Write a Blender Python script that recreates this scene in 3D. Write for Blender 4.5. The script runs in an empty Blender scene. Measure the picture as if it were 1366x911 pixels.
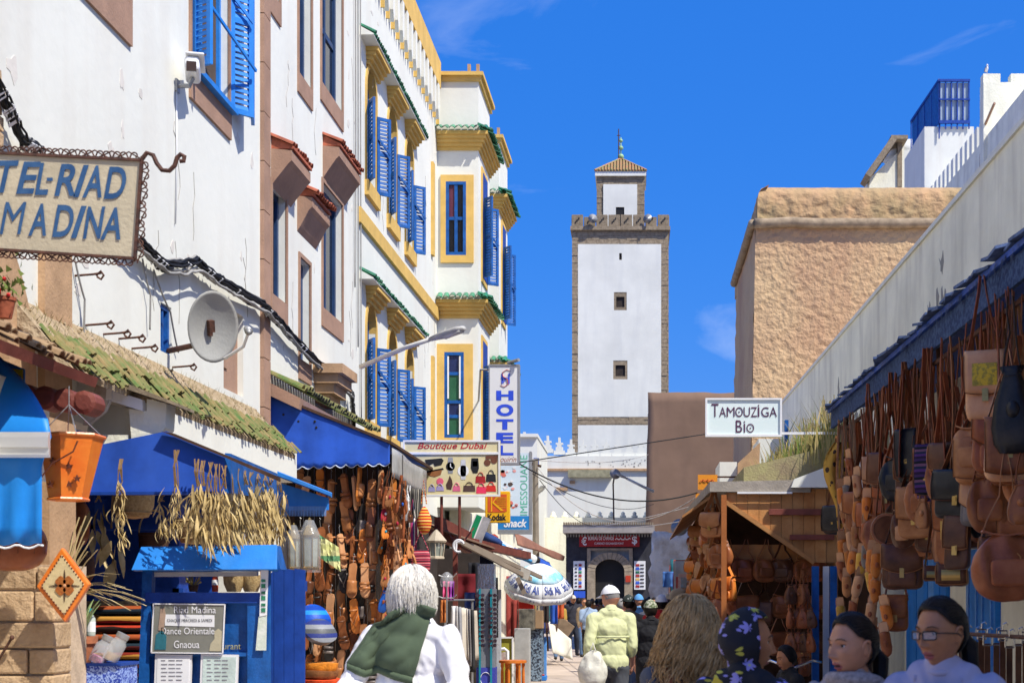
import bpy, bmesh, math, random
from math import sin, cos, tan, pi, radians, sqrt, atan2, exp
from mathutils import Vector, Matrix, noise
V=Vector
S=bpy.context.scene
COL=S.collection
RN=random.Random(11)
EYE=1.65
FPX, VX, HY=2000.0, 850.0, 797.0
cam_d=bpy.data.cameras.new('camera')
cam_d.sensor_width=36.0
cam_d.lens=36.0*FPX/1366.0
cam_d.shift_x=-(VX-683.0)/1366.0
cam_d.shift_y=(HY-455.5)/1366.0
cam_d.clip_start, cam_d.clip_end=0.1, 5000
cam_d.dof.use_dof=True
cam_d.dof.focus_distance=21.0
cam_d.dof.aperture_fstop=6.3
cam=bpy.data.objects.new('camera',cam_d)
cam.location=(0,0,EYE)
cam.rotation_euler=(pi/2,0,0)
COL.objects.link(cam)
S.camera=cam
SUN_DIR=V((-1.0,0.75,-1.65)).normalized()
sun_d=bpy.data.lights.new('sun','SUN')
sun_d.energy=4.5
sun_d.angle=radians(0.5)
sun_d.color=(1.0,0.95,0.86)
sun=bpy.data.objects.new('sun',sun_d)
sun.rotation_euler=SUN_DIR.to_track_quat('-Z','Y').to_euler()
sun.location=(20,-10,40)
COL.objects.link(sun)
world=bpy.data.worlds.new('World')
S.world=world
world.use_nodes=True
nt=world.node_tree
nt.nodes.clear()
wo=nt.nodes.new('ShaderNodeOutputWorld')
bg=nt.nodes.new('ShaderNodeBackground')
sky=nt.nodes.new('ShaderNodeTexSky')
sky.sky_type='NISHITA'
sky.sun_disc=False
toS=-SUN_DIR
sky.sun_elevation=math.asin(toS.z)
sky.sun_rotation=atan2(toS.x,toS.y)
sky.altitude=1500
sky.air_density=1.0
sky.dust_density=7.0
sky.ozone_density=4.0
hs=nt.nodes.new('ShaderNodeHueSaturation')
hs.inputs['Saturation'].default_value=1.45
hs.inputs['Value'].default_value=0.9
tc=nt.nodes.new('ShaderNodeTexCoord')
mp=nt.nodes.new('ShaderNodeMapping')
mp.inputs['Scale'].default_value=(5.0,5.0,15.0)
mp.inputs['Rotation'].default_value=(0,radians(14),0)
mp.inputs['Location'].default_value=(3.1,0.7,1.9)
cn=nt.nodes.new('ShaderNodeTexNoise')
cn.inputs['Scale'].default_value=1.15
cn.inputs['Detail'].default_value=8
cn.inputs['Roughness'].default_value=0.58
cn.inputs['Distortion'].default_value=0.5
cr=nt.nodes.new('ShaderNodeValToRGB')
cr.color_ramp.elements[0].position=0.60
cr.color_ramp.elements[0].color=(0,0,0,1)
cr.color_ramp.elements[1].position=0.86
cr.color_ramp.elements[1].color=(0.30,0.30,0.30,1)
cm=nt.nodes.new('ShaderNodeMixRGB')
cm.inputs['Color2'].default_value=(6.2,6.8,8.0,1)
L=nt.links.new
L(tc.outputs['Generated'],mp.inputs['Vector'])
L(mp.outputs['Vector'],cn.inputs['Vector'])
L(cn.outputs['Fac'],cr.inputs['Fac'])
L(sky.outputs['Color'],hs.inputs['Color'])
bl=nt.nodes.new('ShaderNodeMixRGB')
bl.inputs['Fac'].default_value=0.5
bl.inputs['Color2'].default_value=(0.30,1.62,7.0,1)
L(hs.outputs['Color'],bl.inputs['Color1'])
L(bl.outputs['Color'],cm.inputs['Color1'])
L(cr.outputs['Color'],cm.inputs['Fac'])
L(cm.outputs['Color'],bg.inputs['Color'])
bg.inputs['Strength'].default_value=0.122
L(bg.outputs['Background'],wo.inputs['Surface'])
S.view_settings.view_transform='Standard'
S.view_settings.look='None'
S.view_settings.gamma=1.0
S.view_settings.exposure=0.42
try:
 S.cycles.max_bounces=6
 S.cycles.transparent_max_bounces=12
except Exception:
 pass
def P(px,py,Y):
 return V(((px-VX)/FPX*Y,Y,EYE-(py-HY)/FPX*Y))
def XP(px,Y):return(px-VX)/FPX*Y
def ZP(py,Y):return EYE-(py-HY)/FPX*Y
def LX(Y):return-4.305+0.015*Y
def LY(px,o=0.0):return(8610-2000*o)/(880-px)
def RX(Y,b):return b-0.015*Y
def RY(px,b):return 2000.0*b/(px-820)
def WL(u,o,z):return V((LX(u)+o,u,z))
def lin(h):
 r=[]
 for k in(0,2,4):
  s=int(h[k:k+2],16)/255.0
  r.append(s/12.92 if s<=0.04045 else((s+0.055)/1.055)**2.4)
 return tuple(r)
MATS={}
def M(name,col,rough=0.8,col2=None,scale=4.0,var=0.18,bump=0.25,bscale=40.0,metal=0.0,rand=0.0,streak=0.0,streak_col=(0.25,0.2,0.14),spec=0.3,dist=0.0,lo=0.35,hi=0.65,trans=0.0,alpha=1.0,bdist=0.01,sheen=0):
 if name in MATS:return MATS[name]
 if isinstance(col,str):col=lin(col)
 if isinstance(col2,str):col2=lin(col2)
 m=bpy.data.materials.new(name)
 m.use_nodes=True
 t=m.node_tree
 b=t.nodes['Principled BSDF']
 b.inputs['Roughness'].default_value=rough
 b.inputs['Metallic'].default_value=metal
 b.inputs['Specular IOR Level'].default_value=spec
 if trans:b.inputs['Transmission Weight'].default_value=trans
 if alpha<1:b.inputs['Alpha'].default_value=alpha
 if sheen:b.inputs['Sheen Weight'].default_value=sheen
 if col2 is None:
  a_=tuple(c*(1-var)for c in col);c_=tuple(min(1,c*(1+var*0.7))for c in col)
 else:a_, c_=col, col2
 n, l=t.nodes, t.links
 co=n.new('ShaderNodeTexCoord')
 n1=n.new('ShaderNodeTexNoise')
 n1.inputs['Scale'].default_value=scale
 n1.inputs['Detail'].default_value=5
 n1.inputs['Roughness'].default_value=0.6
 n1.inputs['Distortion'].default_value=dist
 l.new(co.outputs['Object'],n1.inputs['Vector'])
 r=n.new('ShaderNodeValToRGB')
 r.color_ramp.elements[0].position=lo;r.color_ramp.elements[0].color=(*a_,1)
 r.color_ramp.elements[1].position=hi;r.color_ramp.elements[1].color=(*c_,1)
 l.new(n1.outputs['Fac'],r.inputs['Fac'])
 out=r.outputs['Color']
 if streak:
  mpp=n.new('ShaderNodeMapping');mpp.inputs['Scale'].default_value=(1,1,0.12)
  l.new(co.outputs['Object'],mpp.inputs['Vector'])
  n2=n.new('ShaderNodeTexNoise');n2.inputs['Scale'].default_value=2.2;n2.inputs['Detail'].default_value=7
  l.new(mpp.outputs['Vector'],n2.inputs['Vector'])
  r2=n.new('ShaderNodeValToRGB')
  r2.color_ramp.elements[0].position=0.5;r2.color_ramp.elements[0].color=(0,0,0,1)
  r2.color_ramp.elements[1].position=0.82;r2.color_ramp.elements[1].color=(streak,streak,streak,1)
  l.new(n2.outputs['Fac'],r2.inputs['Fac'])
  mx=n.new('ShaderNodeMixRGB');mx.inputs['Color2'].default_value=(*streak_col,1)
  l.new(r2.outputs['Color'],mx.inputs['Fac']);l.new(out,mx.inputs['Color1'])
  out=mx.outputs['Color']
 if rand:
  oi=n.new('ShaderNodeObjectInfo')
  mr=n.new('ShaderNodeMapRange');mr.inputs['To Min'].default_value=1-rand;mr.inputs['To Max'].default_value=1+rand*0.8
  l.new(oi.outputs['Random'],mr.inputs['Value'])
  h2=n.new('ShaderNodeHueSaturation')
  l.new(mr.outputs['Result'],h2.inputs['Value']);l.new(out,h2.inputs['Color'])
  out=h2.outputs['Color']
 l.new(out,b.inputs['Base Color'])
 if bump:
  n3=n.new('ShaderNodeTexNoise');n3.inputs['Scale'].default_value=bscale;n3.inputs['Detail'].default_value=6
  l.new(co.outputs['Object'],n3.inputs['Vector'])
  bp=n.new('ShaderNodeBump');bp.inputs['Strength'].default_value=bump;bp.inputs['Distance'].default_value=bdist
  l.new(n3.outputs['Fac'],bp.inputs['Height']);l.new(bp.outputs['Normal'],b.inputs['Normal'])
 MATS[name]=m
 return m
def add_stripes(m,cols,axis='Z',scale=10.0,wobble=0.3):
 """hard stripes of several cloth colours (woven, not shaded)"""
 t=m.node_tree;n, l=t.nodes, t.links
 b=n['Principled BSDF']
 co=n.new('ShaderNodeTexCoord');sx=n.new('ShaderNodeSeparateXYZ')
 l.new(co.outputs['Object'],sx.inputs['Vector'])
 nz=n.new('ShaderNodeTexNoise');nz.inputs['Scale'].default_value=3
 l.new(co.outputs['Object'],nz.inputs['Vector'])
 ma=n.new('ShaderNodeMath');ma.operation='MULTIPLY';ma.inputs[1].default_value=scale
 l.new(sx.outputs[axis],ma.inputs[0])
 mb_=n.new('ShaderNodeMath');mb_.operation='MULTIPLY_ADD';mb_.inputs[1].default_value=wobble
 l.new(nz.outputs['Fac'],mb_.inputs[0]);l.new(ma.outputs[0],mb_.inputs[2])
 fr=n.new('ShaderNodeMath');fr.operation='FRACT'
 l.new(mb_.outputs[0],fr.inputs[0])
 r=n.new('ShaderNodeValToRGB');r.color_ramp.interpolation='CONSTANT'
 e=r.color_ramp.elements
 while len(e)<len(cols):e.new(0.5)
 for k, c in enumerate(cols):
  e[k].position=k/len(cols);e[k].color=(*(lin(c)if isinstance(c,str)else c),1)
 l.new(fr.outputs[0],r.inputs['Fac']);l.new(r.outputs['Color'],b.inputs['Base Color'])
 return m
def rotm(rx=0,ry=0,rz=0):
 return Matrix.Rotation(rz,4,'Z')@Matrix.Rotation(ry,4,'Y')@Matrix.Rotation(rx,4,'X')
class MB:
 def __init__(s,xf=None):
  s.v=[];s.f=[];s.xf=xf;s.mi={};s.uv=None
 def add(s,vs,fs,mi=0):
  o=len(s.v)
  for p in vs:
   p=V(p)
   s.v.append(s.xf(*p)if s.xf else p)
  for f in fs:
   if mi:s.mi[len(s.f)]=mi
   s.f.append([i+o for i in f])
  return s
 def hexa(s,p):
  return s.add(p,[(0,3,2,1),(4,5,6,7),(0,1,5,4),(1,2,6,5),(2,3,7,6),(3,0,4,7)])
 def box(s,x0,x1,y0,y1,z0,z1):
  if x0>x1:x0, x1=x1, x0
  if y0>y1:y0, y1=y1, y0
  if z0>z1:z0, z1=z1, z0
  return s.hexa([(x0,y0,z0),(x1,y0,z0),(x1,y1,z0),(x0,y1,z0),(x0,y0,z1),(x1,y0,z1),(x1,y1,z1),(x0,y1,z1)])
 def obox(s,c,sx,sy,sz,m=None):
  c=V(c);m=m or Matrix()
  q=[(-1,-1,-1),(1,-1,-1),(1,1,-1),(-1,1,-1),(-1,-1,1),(1,-1,1),(1,1,1),(-1,1,1)]
  return s.hexa([c+m.to_3x3()@V((a*sx/2,b*sy/2,d*sz/2))for a,b,d in q])
 def beam(s,a,b,w,h,up=(0,0,1)):
  a, b=V(a), V(b);d=(b-a).normalized();up=V(up)
  sd=d.cross(up)
  if sd.length<1e-4:sd=d.cross(V((1,0,0)))
  sd.normalize();u=sd.cross(d).normalized()
  r=[]
  for q in(a,b):
   r.append([q-sd*w/2-u*h/2,q+sd*w/2-u*h/2,q+sd*w/2+u*h/2,q-sd*w/2+u*h/2])
  return s.add(r[0]+r[1],[(0,1,2,3),(7,6,5,4),(0,4,5,1),(1,5,6,2),(2,6,7,3),(3,7,4,0)])
 def tube(s,pts,r,n=6,caps=True,flat=1.0,closed=False):
  pts=[V(p)for p in pts];k=len(pts)
  rs=r if isinstance(r,(list,tuple))else[r]*k
  vs=[];last=None
  for i, p in enumerate(pts):
   if closed:d=pts[(i+1)%k]-pts[i-1]
   else:d=pts[min(i+1,k-1)]-pts[max(i-1,0)]
   if d.length<1e-9:d=V((0,0,1))
   d.normalize()
   if last is None:
    a=d.cross(V((0,0,1)))
    if a.length<0.05:a=d.cross(V((0,1,0)))
   else:a=last-d*last.dot(d)
   a.normalize();last=a;b=d.cross(a)
   for j in range(n):
    t=2*pi*j/n
    vs.append(p+a*cos(t)*rs[i]+b*sin(t)*rs[i]*flat)
  fs=[]
  for i in range(k if closed else k-1):
   i2=(i+1)%k
   for j in range(n):
    j2=(j+1)%n
    fs.append((i*n+j,i*n+j2,i2*n+j2,i2*n+j))
  if caps and not closed:
   fs.append(tuple(range(n))[::-1]);fs.append(tuple((k-1)*n+j for j in range(n)))
  return s.add(vs,fs)
 def lathe(s,prof,c=(0,0,0),n=16,sx=1.0,sy=1.0,m=None,ang=2*pi):
  c=V(c);vs=[];fs=[];full=abs(ang-2*pi)<1e-6
  nn=n if full else n+1
  for r, z in prof:
   for j in range(nn):
    t=ang*j/n
    p=V((r*cos(t)*sx,r*sin(t)*sy,z))
    if m:p=m@p
    vs.append(c+p)
  for i in range(len(prof)-1):
   for j in range(n):
    j2=(j+1)%nn
    fs.append((i*nn+j,i*nn+j2,(i+1)*nn+j2,(i+1)*nn+j))
  if full:
   if prof[0][0]>1e-5:fs.append(tuple(range(nn))[::-1])
   if prof[-1][0]>1e-5:fs.append(tuple((len(prof)-1)*nn+j for j in range(nn)))
  return s.add(vs,fs)
 def ell(s,c,rx,ry,rz,nu=12,nv=8,m=None):
  return s.lathe([(max(1e-6,sin(pi*i/nv)),-cos(pi*i/nv)*rz)for i in range(nv+1)],c,nu,rx,ry,m)
 def prism(s,poly,y0,y1,fn=None):
  """poly in (a,b); extruded y0..y1; fn(a,b,y) -> point, default x=a, z=b"""
  fn=fn or(lambda a,b,y:V((a,y,b)))
  n=len(poly)
  vs=[fn(a,b,y0)for a,b in poly]+[fn(a,b,y1)for a,b in poly]
  fs=[tuple(range(n)),tuple(range(n,2*n))[::-1]]
  for i in range(n):
   j=(i+1)%n
   fs.append((i,i+n,j+n,j))
  return s.add(vs,fs)
 def sheet(s,rows,th=0.0):
  """grid of points; th > 0 gives a real thickness"""
  nr, nc=len(rows), len(rows[0])
  g=[[V(p)for p in r]for r in rows]
  def nrm(i,j):
   a=g[min(i+1,nr-1)][j]-g[max(i-1,0)][j];b=g[i][min(j+1,nc-1)]-g[i][max(j-1,0)]
   n_=a.cross(b)
   return n_.normalized()if n_.length>1e-9 else V((0,0,1))
  vs=[p for r in g for p in r]
  fs=[(i*nc+j,i*nc+j+1,(i+1)*nc+j+1,(i+1)*nc+j)for i in range(nr-1)for j in range(nc-1)]
  if th:
   o=nr*nc
   vs+=[g[i][j]+nrm(i,j)*th for i in range(nr)for j in range(nc)]
   fs+=[tuple(k+o for k in f[::-1])for f in fs[:(nr-1)*(nc-1)]]
   ring=[(0,j)for j in range(nc)]+[(i,nc-1)for i in range(1,nr)]+[(nr-1,j)for j in range(nc-2,-1,-1)]+[(i,0)for i in range(nr-2,0,-1)]
   ids=[i*nc+j for i,j in ring]
   for k in range(len(ids)):
    a, b=ids[k], ids[(k+1)%len(ids)]
    fs.append((b,a,a+o,b+o))
  return s.add(vs,fs)
 def mesh(s,name,org=V((0,0,0)),smooth=False):
  me=bpy.data.meshes.new(name)
  me.from_pydata([p-org for p in s.v],[],s.f)
  if smooth:me.polygons.foreach_set('use_smooth',[True]*len(me.polygons))
  for k, m in s.mi.items():me.polygons[k].material_index=m
  bm=bmesh.new();bm.from_mesh(me)
  bmesh.ops.recalc_face_normals(bm,faces=bm.faces[:])
  bm.to_mesh(me);bm.free()
  if smooth is not True and smooth:
   try:me.set_sharp_from_angle(angle=radians(smooth))
   except Exception:pass
  me.update()
  return me
def raw(name,me,mats,parent=None,bevel=0):
 o=bpy.data.objects.new(name,me)
 for m in(mats if isinstance(mats,(list,tuple))else[mats]):me.materials.append(m)
 COL.objects.link(o)
 if parent:o.parent=parent
 if bevel:
  b=o.modifiers.new('bevel','BEVEL');b.width=bevel;b.segments=2;b.limit_method='ANGLE';b.angle_limit=radians(50)
 return o
def tag(o,label=None,cat=None,group=None,kind=None):
 if label:o['label']=label
 if cat:o['category']=cat
 if group:o['group']=group
 if kind:o['kind']=kind
 return o
def thing(name,label,cat,loc=(0,0,0),group=None):
 o=bpy.data.objects.new(name,None);o.empty_display_size=0.1
 o.location=loc;COL.objects.link(o)
 return tag(o,label,cat,group)
def root_of(o):
 while o.parent:o=o.parent
 return o
def part(parent,name,mb,mat,smooth=False,bevel=0,label=None,kind=None):
 me=mb.mesh(name,V(root_of(parent).location),smooth)
 return tag(raw(name,me,mat,parent,bevel),label,None,None,kind)
def single(name,label,cat,mb,mat,smooth=False,bevel=0,group=None,kind=None):
 xs=[p.x for p in mb.v];ys=[p.y for p in mb.v];zs=[p.z for p in mb.v]
 org=V(((min(xs)+max(xs))/2,(min(ys)+max(ys))/2,min(zs)))
 o=raw(name,mb.mesh(name,org,smooth),mat,None,bevel);o.location=org
 return tag(o,label,cat,group,kind)
def piece(parent,name,me,loc,rot=None,mat=None):
 o=bpy.data.objects.new(name,me);COL.objects.link(o);o.parent=parent
 o.location=V(loc)-V(root_of(parent).location)
 if rot:o.rotation_euler=rot
 if mat:
  o.material_slots[0].link='OBJECT';o.material_slots[0].material=mat
 return o
def dup(root,loc,rot=(0,0,0),label=None,group=None,mats=None,scale=1.0):
 r=root.copy();COL.objects.link(r);r.location=loc;r.rotation_euler=rot
 r.scale=(scale,)*3 if not isinstance(scale,tuple)else scale
 if label:r['label']=label
 if group:r['group']=group
 def rec(o,p):
  for ch in list(o.children):
   c=ch.copy();COL.objects.link(c);c.parent=p
   nm=ch.name.split('.')[0]
   if mats and nm in mats and mats[nm]and c.material_slots:
    c.material_slots[0].link='OBJECT';c.material_slots[0].material=mats[nm]
   rec(ch,c)
 rec(root,r)
 return r
def put(root,loc,rot=(0,0,0),mats=None,scale=1.0):
 root.location=loc;root.rotation_euler=rot
 root.scale=(scale,)*3 if not isinstance(scale,tuple)else scale
 if mats:
  def rec(o):
   for ch in o.children:
    nm=ch.name.split('.')[0]
    if nm in mats and mats[nm]and ch.material_slots:
     ch.material_slots[0].link='OBJECT';ch.material_slots[0].material=mats[nm]
    rec(ch)
  rec(root)
 return root
_tx={}
def text_raw(s,bold=0.0,shear=0.0,space=1.0):
 key=(s,bold,shear,space)
 if key in _tx:return _tx[key]
 c=bpy.data.curves.new('t','FONT');c.body=s;c.offset=bold;c.shear=shear;c.space_character=space
 c.resolution_u=4
 o=bpy.data.objects.new('t',c);COL.objects.link(o)
 bpy.context.view_layer.update()
 me=bpy.data.meshes.new_from_object(o.evaluated_get(bpy.context.evaluated_depsgraph_get()))
 vs=[v.co.copy()for v in me.vertices];fs=[tuple(p.vertices)for p in me.polygons]
 bpy.data.objects.remove(o);bpy.data.curves.remove(c);bpy.data.meshes.remove(me)
 _tx[key]=(vs,fs)
 return vs, fs
def letters(mb,s,x0,x1,z0,z1,y,bold=0.0,shear=0.0,space=1.0,tilt=0.0,fn=None):
 vs, fs=text_raw(s,bold,shear,space)
 if not vs:return mb
 ax=min(v.x for v in vs);bx=max(v.x for v in vs);ay=min(v.y for v in vs);by=max(v.y for v in vs)
 out=[]
 for v in vs:
  u=(v.x-ax)/max(1e-6,bx-ax);w=(v.y-ay)/max(1e-6,by-ay)
  x=x0+u*(x1-x0);z=z0+w*(z1-z0)+tilt*u
  out.append(fn(x,z)if fn else V((x,y,z)))
 return mb.add(out,fs)
whitewash=M('whitewash',(0.735,0.735,0.655),0.9,var=0.04,scale=0.9,bump=0.3,bscale=9,streak=0.36,streak_col=(0.55,0.48,0.39),bdist=0.012)
whitewash_old=M('weathered whitewash',(0.85,0.825,0.65),0.9,var=0.12,scale=0.8,bump=0.5,bscale=10,streak=0.6,streak_col=(0.36,0.32,0.27),bdist=0.03)
tan_plaster=M('tan plaster',(0.36,0.22,0.15),0.9,var=0.14,scale=3,bump=0.4)
tan_light=M('ochre plaster',(0.46,0.29,0.16),0.9,var=0.2,scale=4,bump=0.5)
yellow_paint=M('yellow ochre paint',(0.68,0.44,0.12),0.8,var=0.12,scale=3,bump=0.3)
blue_paint=M('blue paint',(0.008,0.092,0.33),0.5,var=0.3,scale=7,bump=0.35,streak=0.5,streak_col=(0.07,0.17,0.42))
blue_dark=M('deep blue paint',(0.010,0.055,0.30),0.55,var=0.25,scale=5,bump=0.2)
blue_bright=M('bright blue paint',(0.02,0.20,0.62),0.5,var=0.15,scale=4,bump=0.2,streak=0.5,streak_col=(0.12,0.3,0.6))
blue_pale=M('worn pale blue paint',(0.10,0.30,0.68),0.6,var=0.2,scale=8,bump=0.3,streak=0.5,streak_col=(0.45,0.5,0.55))
blue_cloth=M('blue canvas',(0.02,0.09,0.48),0.85,var=0.28,scale=2.2,bump=0.4,bscale=220,bdist=0.002,streak=0.4,streak_col=(0.07,0.15,0.45))
navy_paint=M('navy window frame',(0.02,0.05,0.13),0.45,var=0.2)
glass_dark=M('window glass',(0.012,0.018,0.03),0.08,var=0.1,bump=0.05,bscale=3,spec=0.6)
tile_green=M('green glazed tile',(0.03,0.20,0.10),0.35,var=0.4,scale=9,bump=0.2,rand=0.35)
tile_moss=M('mossy green tile',(0.07,0.13,0.03),0.8,col2=(0.24,0.17,0.07),scale=7,bump=0.5,rand=0.3)
tile_red=M('red clay tile',(0.36,0.10,0.05),0.75,var=0.35,scale=8,bump=0.4,rand=0.3)
stone_dark=M('grey brown stone',(0.22,0.17,0.11),0.95,col2=(0.34,0.27,0.18),scale=6,bump=0.7,bscale=20,rand=0.22,bdist=0.02)
stone_tan=M('tan ashlar stone',(0.40,0.27,0.15),0.95,col2=(0.56,0.40,0.24),scale=7,bump=0.8,bscale=30,rand=0.15,bdist=0.02)
mortar=M('lime mortar',(0.52,0.40,0.28),0.95,var=0.2,scale=9,bump=0.6)
iron=M('rusty wrought iron',(0.05,0.025,0.018),0.7,col2=(0.12,0.05,0.03),scale=20,bump=0.4)
black_rubber=M('black cable',(0.012,0.012,0.012),0.6,var=0.2,bump=0)
grey_metal=M('grey metal',(0.35,0.35,0.34),0.45,var=0.12,metal=0.5,bump=0.1)
white_metal=M('white painted metal',(0.75,0.75,0.74),0.4,var=0.05,bump=0.05)
wood_red=M('red brown painted wood',(0.17,0.045,0.03),0.6,var=0.25,scale=6,bump=0.3)
wood_dark=M('dark wood',(0.07,0.035,0.02),0.75,var=0.3,scale=6,bump=0.3)
wood_orange=M('varnished pine planks',(0.36,0.14,0.035),0.6,col2=(0.52,0.26,0.09),scale=3,bump=0.3,rand=0.2,streak=0.5,streak_col=(0.22,0.08,0.02))
interior_shade=M('painted interior shade',(0.04,0.03,0.025),0.9,var=0.3,bump=0.2)  # near-black base colour stands in for shade inside stalls and recesses
concrete=M('street paving',(0.48,0.39,0.31),0.9,var=0.16,scale=0.8,bump=0.4,bscale=30,streak=0.3,streak_col=(0.25,0.2,0.17))
paper=M('white paper',(0.78,0.79,0.78),0.7,var=0.04,bump=0.05)
black_print=M('black print',(0.015,0.015,0.015),0.6,var=0.1,bump=0)
white_print=M('white print',(0.8,0.8,0.8),0.6,var=0.05,bump=0)
red_print=M('dark red print',(0.36,0.02,0.02),0.6,var=0.1,bump=0)
blue_print=M('blue print',(0.03,0.10,0.55),0.6,var=0.1,bump=0)
brass=M('brass',(0.45,0.30,0.10),0.35,metal=0.9,var=0.2,bump=0.1)
# GROUND
g=MB()
g.sheet([[(x,y,0.0)for x in(-300,-40,-8,0,8,40,400)]for y in(-30,0,20,40,80,160,900)])
o_=raw('ground',g.mesh('ground'),concrete);tag(o_,kind='structure',label='pale worn street paving running between the stalls',cat=None)
# facade helpers
def facade(parent,name,u0,u1,z0,z1,holes,mat,thick=0.22,xf=WL,back=-6.0):
 us=sorted(set([u0,u1]+[h[0]for h in holes]+[h[1]for h in holes]))
 zs=sorted(set([z0,z1]+[h[2]for h in holes]+[h[3]for h in holes]))
 us=[u for u in us if u0<=u<=u1];zs=[z for z in zs if z0<=z<=z1]
 mb=MB(xf)
 for i in range(len(us)-1):
  for j in range(len(zs)-1):
   a, b, c, d=us[i], us[i+1], zs[j], zs[j+1]
   if any(h[0]<=(a+b)/2<=h[1]and h[2]<=(c+d)/2<=h[3]for h in holes):continue
   mb.add([(a,0,c),(b,0,c),(b,0,d),(a,0,d)],[(0,1,2,3)])
 for a, b, c, d in[h[:4]for h in holes]:
  t=-thick
  mb.add([(a,0,c),(b,0,c),(b,0,d),(a,0,d),(a,t,c),(b,t,c),(b,t,d),(a,t,d)],[(0,1,5,4),(1,2,6,5),(2,3,7,6),(3,0,4,7)])
 mb.add([(u0,0,z0),(u0,back,z0),(u0,back,z1),(u0,0,z1)],[(0,1,2,3)])
 mb.add([(u1,0,z0),(u1,back,z0),(u1,back,z1),(u1,0,z1)],[(0,1,2,3)])
 mb.add([(u0,0,z1),(u1,0,z1),(u1,back,z1),(u0,back,z1)],[(0,1,2,3)])
 return part(parent,name,mb,mat)
def window(parent,u0,u1,z0,z1,fm,gm,cols=2,rows=(0.5,),d=0.10,bar=0.05,xf=WL,name='window'):
 m=MB(xf)
 m.box(u0,u0+bar,-d-0.04,-d+0.03,z0,z1);m.box(u1-bar,u1,-d-0.04,-d+0.03,z0,z1)
 m.box(u0+bar,u1-bar,-d-0.04,-d+0.03,z0,z0+bar);m.box(u0+bar,u1-bar,-d-0.04,-d+0.03,z1-bar,z1)
 for k in range(1,cols):
  u=u0+(u1-u0)*k/cols
  m.box(u-bar/2,u+bar/2,-d-0.03,-d+0.02,z0+bar,z1-bar)
 for r in rows:
  z=z0+(z1-z0)*r
  m.box(u0+bar,u1-bar,-d-0.025,-d+0.015,z-bar/2,z+bar/2)
 w=part(parent,name,m,fm)
 us=[u0+(u1-u0)*k/cols for k in range(cols+1)]
 zs=[z0]+[z0+(z1-z0)*r for r in rows]+[z1]
 gl=gm if isinstance(gm,list)else[gm]
 k=0
 for i in range(cols):
  for j in range(len(zs)-1):
   g=MB(xf);g.box(us[i]+bar/2,us[i+1]-bar/2,-d-0.015,-d-0.005,zs[j]+bar/2,zs[j+1]-bar/2)
   part(w,'pane',g,gl[k%len(gl)]);k+=1
 return w
def surround(parent,u0,u1,z0,z1,mat,w=0.12,sill=0.2,o=0.03,xf=WL,top=True):
 m=MB(xf)
 m.box(u0-w,u0,-0.005,o,z0-sill,z1+(w if top else 0));m.box(u1,u1+w,-0.005,o,z0-sill,z1+(w if top else 0))
 m.box(u0,u1,-0.005,o,z0-sill,z0)
 if top:m.box(u0,u1,-0.005,o,z1,z1+w)
 return part(parent,'window_surround',m,mat)
def shutter(parent,p,q,z0,z1,mat,split=0.35,name='shutter',th=0.035,louv=True,stay=True):
 """leaf from hinge p=(x,y) to free edge q=(x,y)"""
 p, q=V((p[0],p[1],0)), V((q[0],q[1],0));w=(q-p).length;e=(q-p).normalized();n=V((-e.y,e.x,0))
 fn=lambda a, b, c:p+e*a+n*b+V((0,0,c))
 m=MB(fn);fr=min(0.06,w*0.2);h=z1-z0;zm=z0+h*split
 m.box(0,fr,0,th,z0,z1);m.box(w-fr,w,0,th,z0,z1)
 for z in(z0,zm,z1-fr):m.box(fr,w-fr,0.002,th-0.002,z,z+fr)
 s_=part(parent,name,m,mat)
 l=MB(fn)
 for a, b in((z0+fr,zm),(zm+fr,z1-fr)):
  k=max(2,int((b-a)/0.055))
  for i in range(k):
   z=a+(b-a)*i/k;dz=(b-a)/k
   l.hexa([(fr,0.004,z),(w-fr,0.004,z),(w-fr,0.016,z),(fr,0.016,z),(fr,th-0.016,z+dz*0.75),(w-fr,th-0.016,z+dz*0.75),(w-fr,th-0.004,z+dz*0.75),(fr,th-0.004,z+dz*0.75)])
 part(s_,'louvres',l,mat,kind='stuff')
 if stay:
  b=MB(fn);b.beam((0.02,-0.012,zm+0.25),(w-0.03,-0.05,zm+0.02),0.02,0.03);part(s_,'stay_bar',b,mat)
 return s_
def half_tile(r=0.055,ln=0.24,th=0.012,n=6):
 """one barrel tile, length along -Y from the origin"""
 m=MB();vs=[]
 for y, k in((0,0.85),(-ln,1.0)):
  for rr in(r*k,(r-th)*k):
   for j in range(n+1):
    t=pi*j/n;vs.append((cos(t)*rr,y,sin(t)*rr*0.8))
 c=n+1;fs=[]
 for j in range(n):
  fs+=[(j,j+1,2*c+j+1,2*c+j),(c+j,3*c+j,3*c+j+1,c+j+1),(2*c+j,2*c+j+1,3*c+j+1,3*c+j),(j,c+j,c+j+1,j+1)]
 fs+=[(0,2*c,3*c,c),(n,c+n,3*c+n,2*c+n)]
 m.add(vs,fs)
 return m
_hm={}
def tile_mesh(mat,r=0.055,ln=0.24):
 k=(mat.name,r,ln)
 if k not in _hm:
  me=half_tile(r,ln).mesh('roof_tile',smooth=40);me.materials.append(mat);_hm[k]=me
 return _hm[k]
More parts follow.
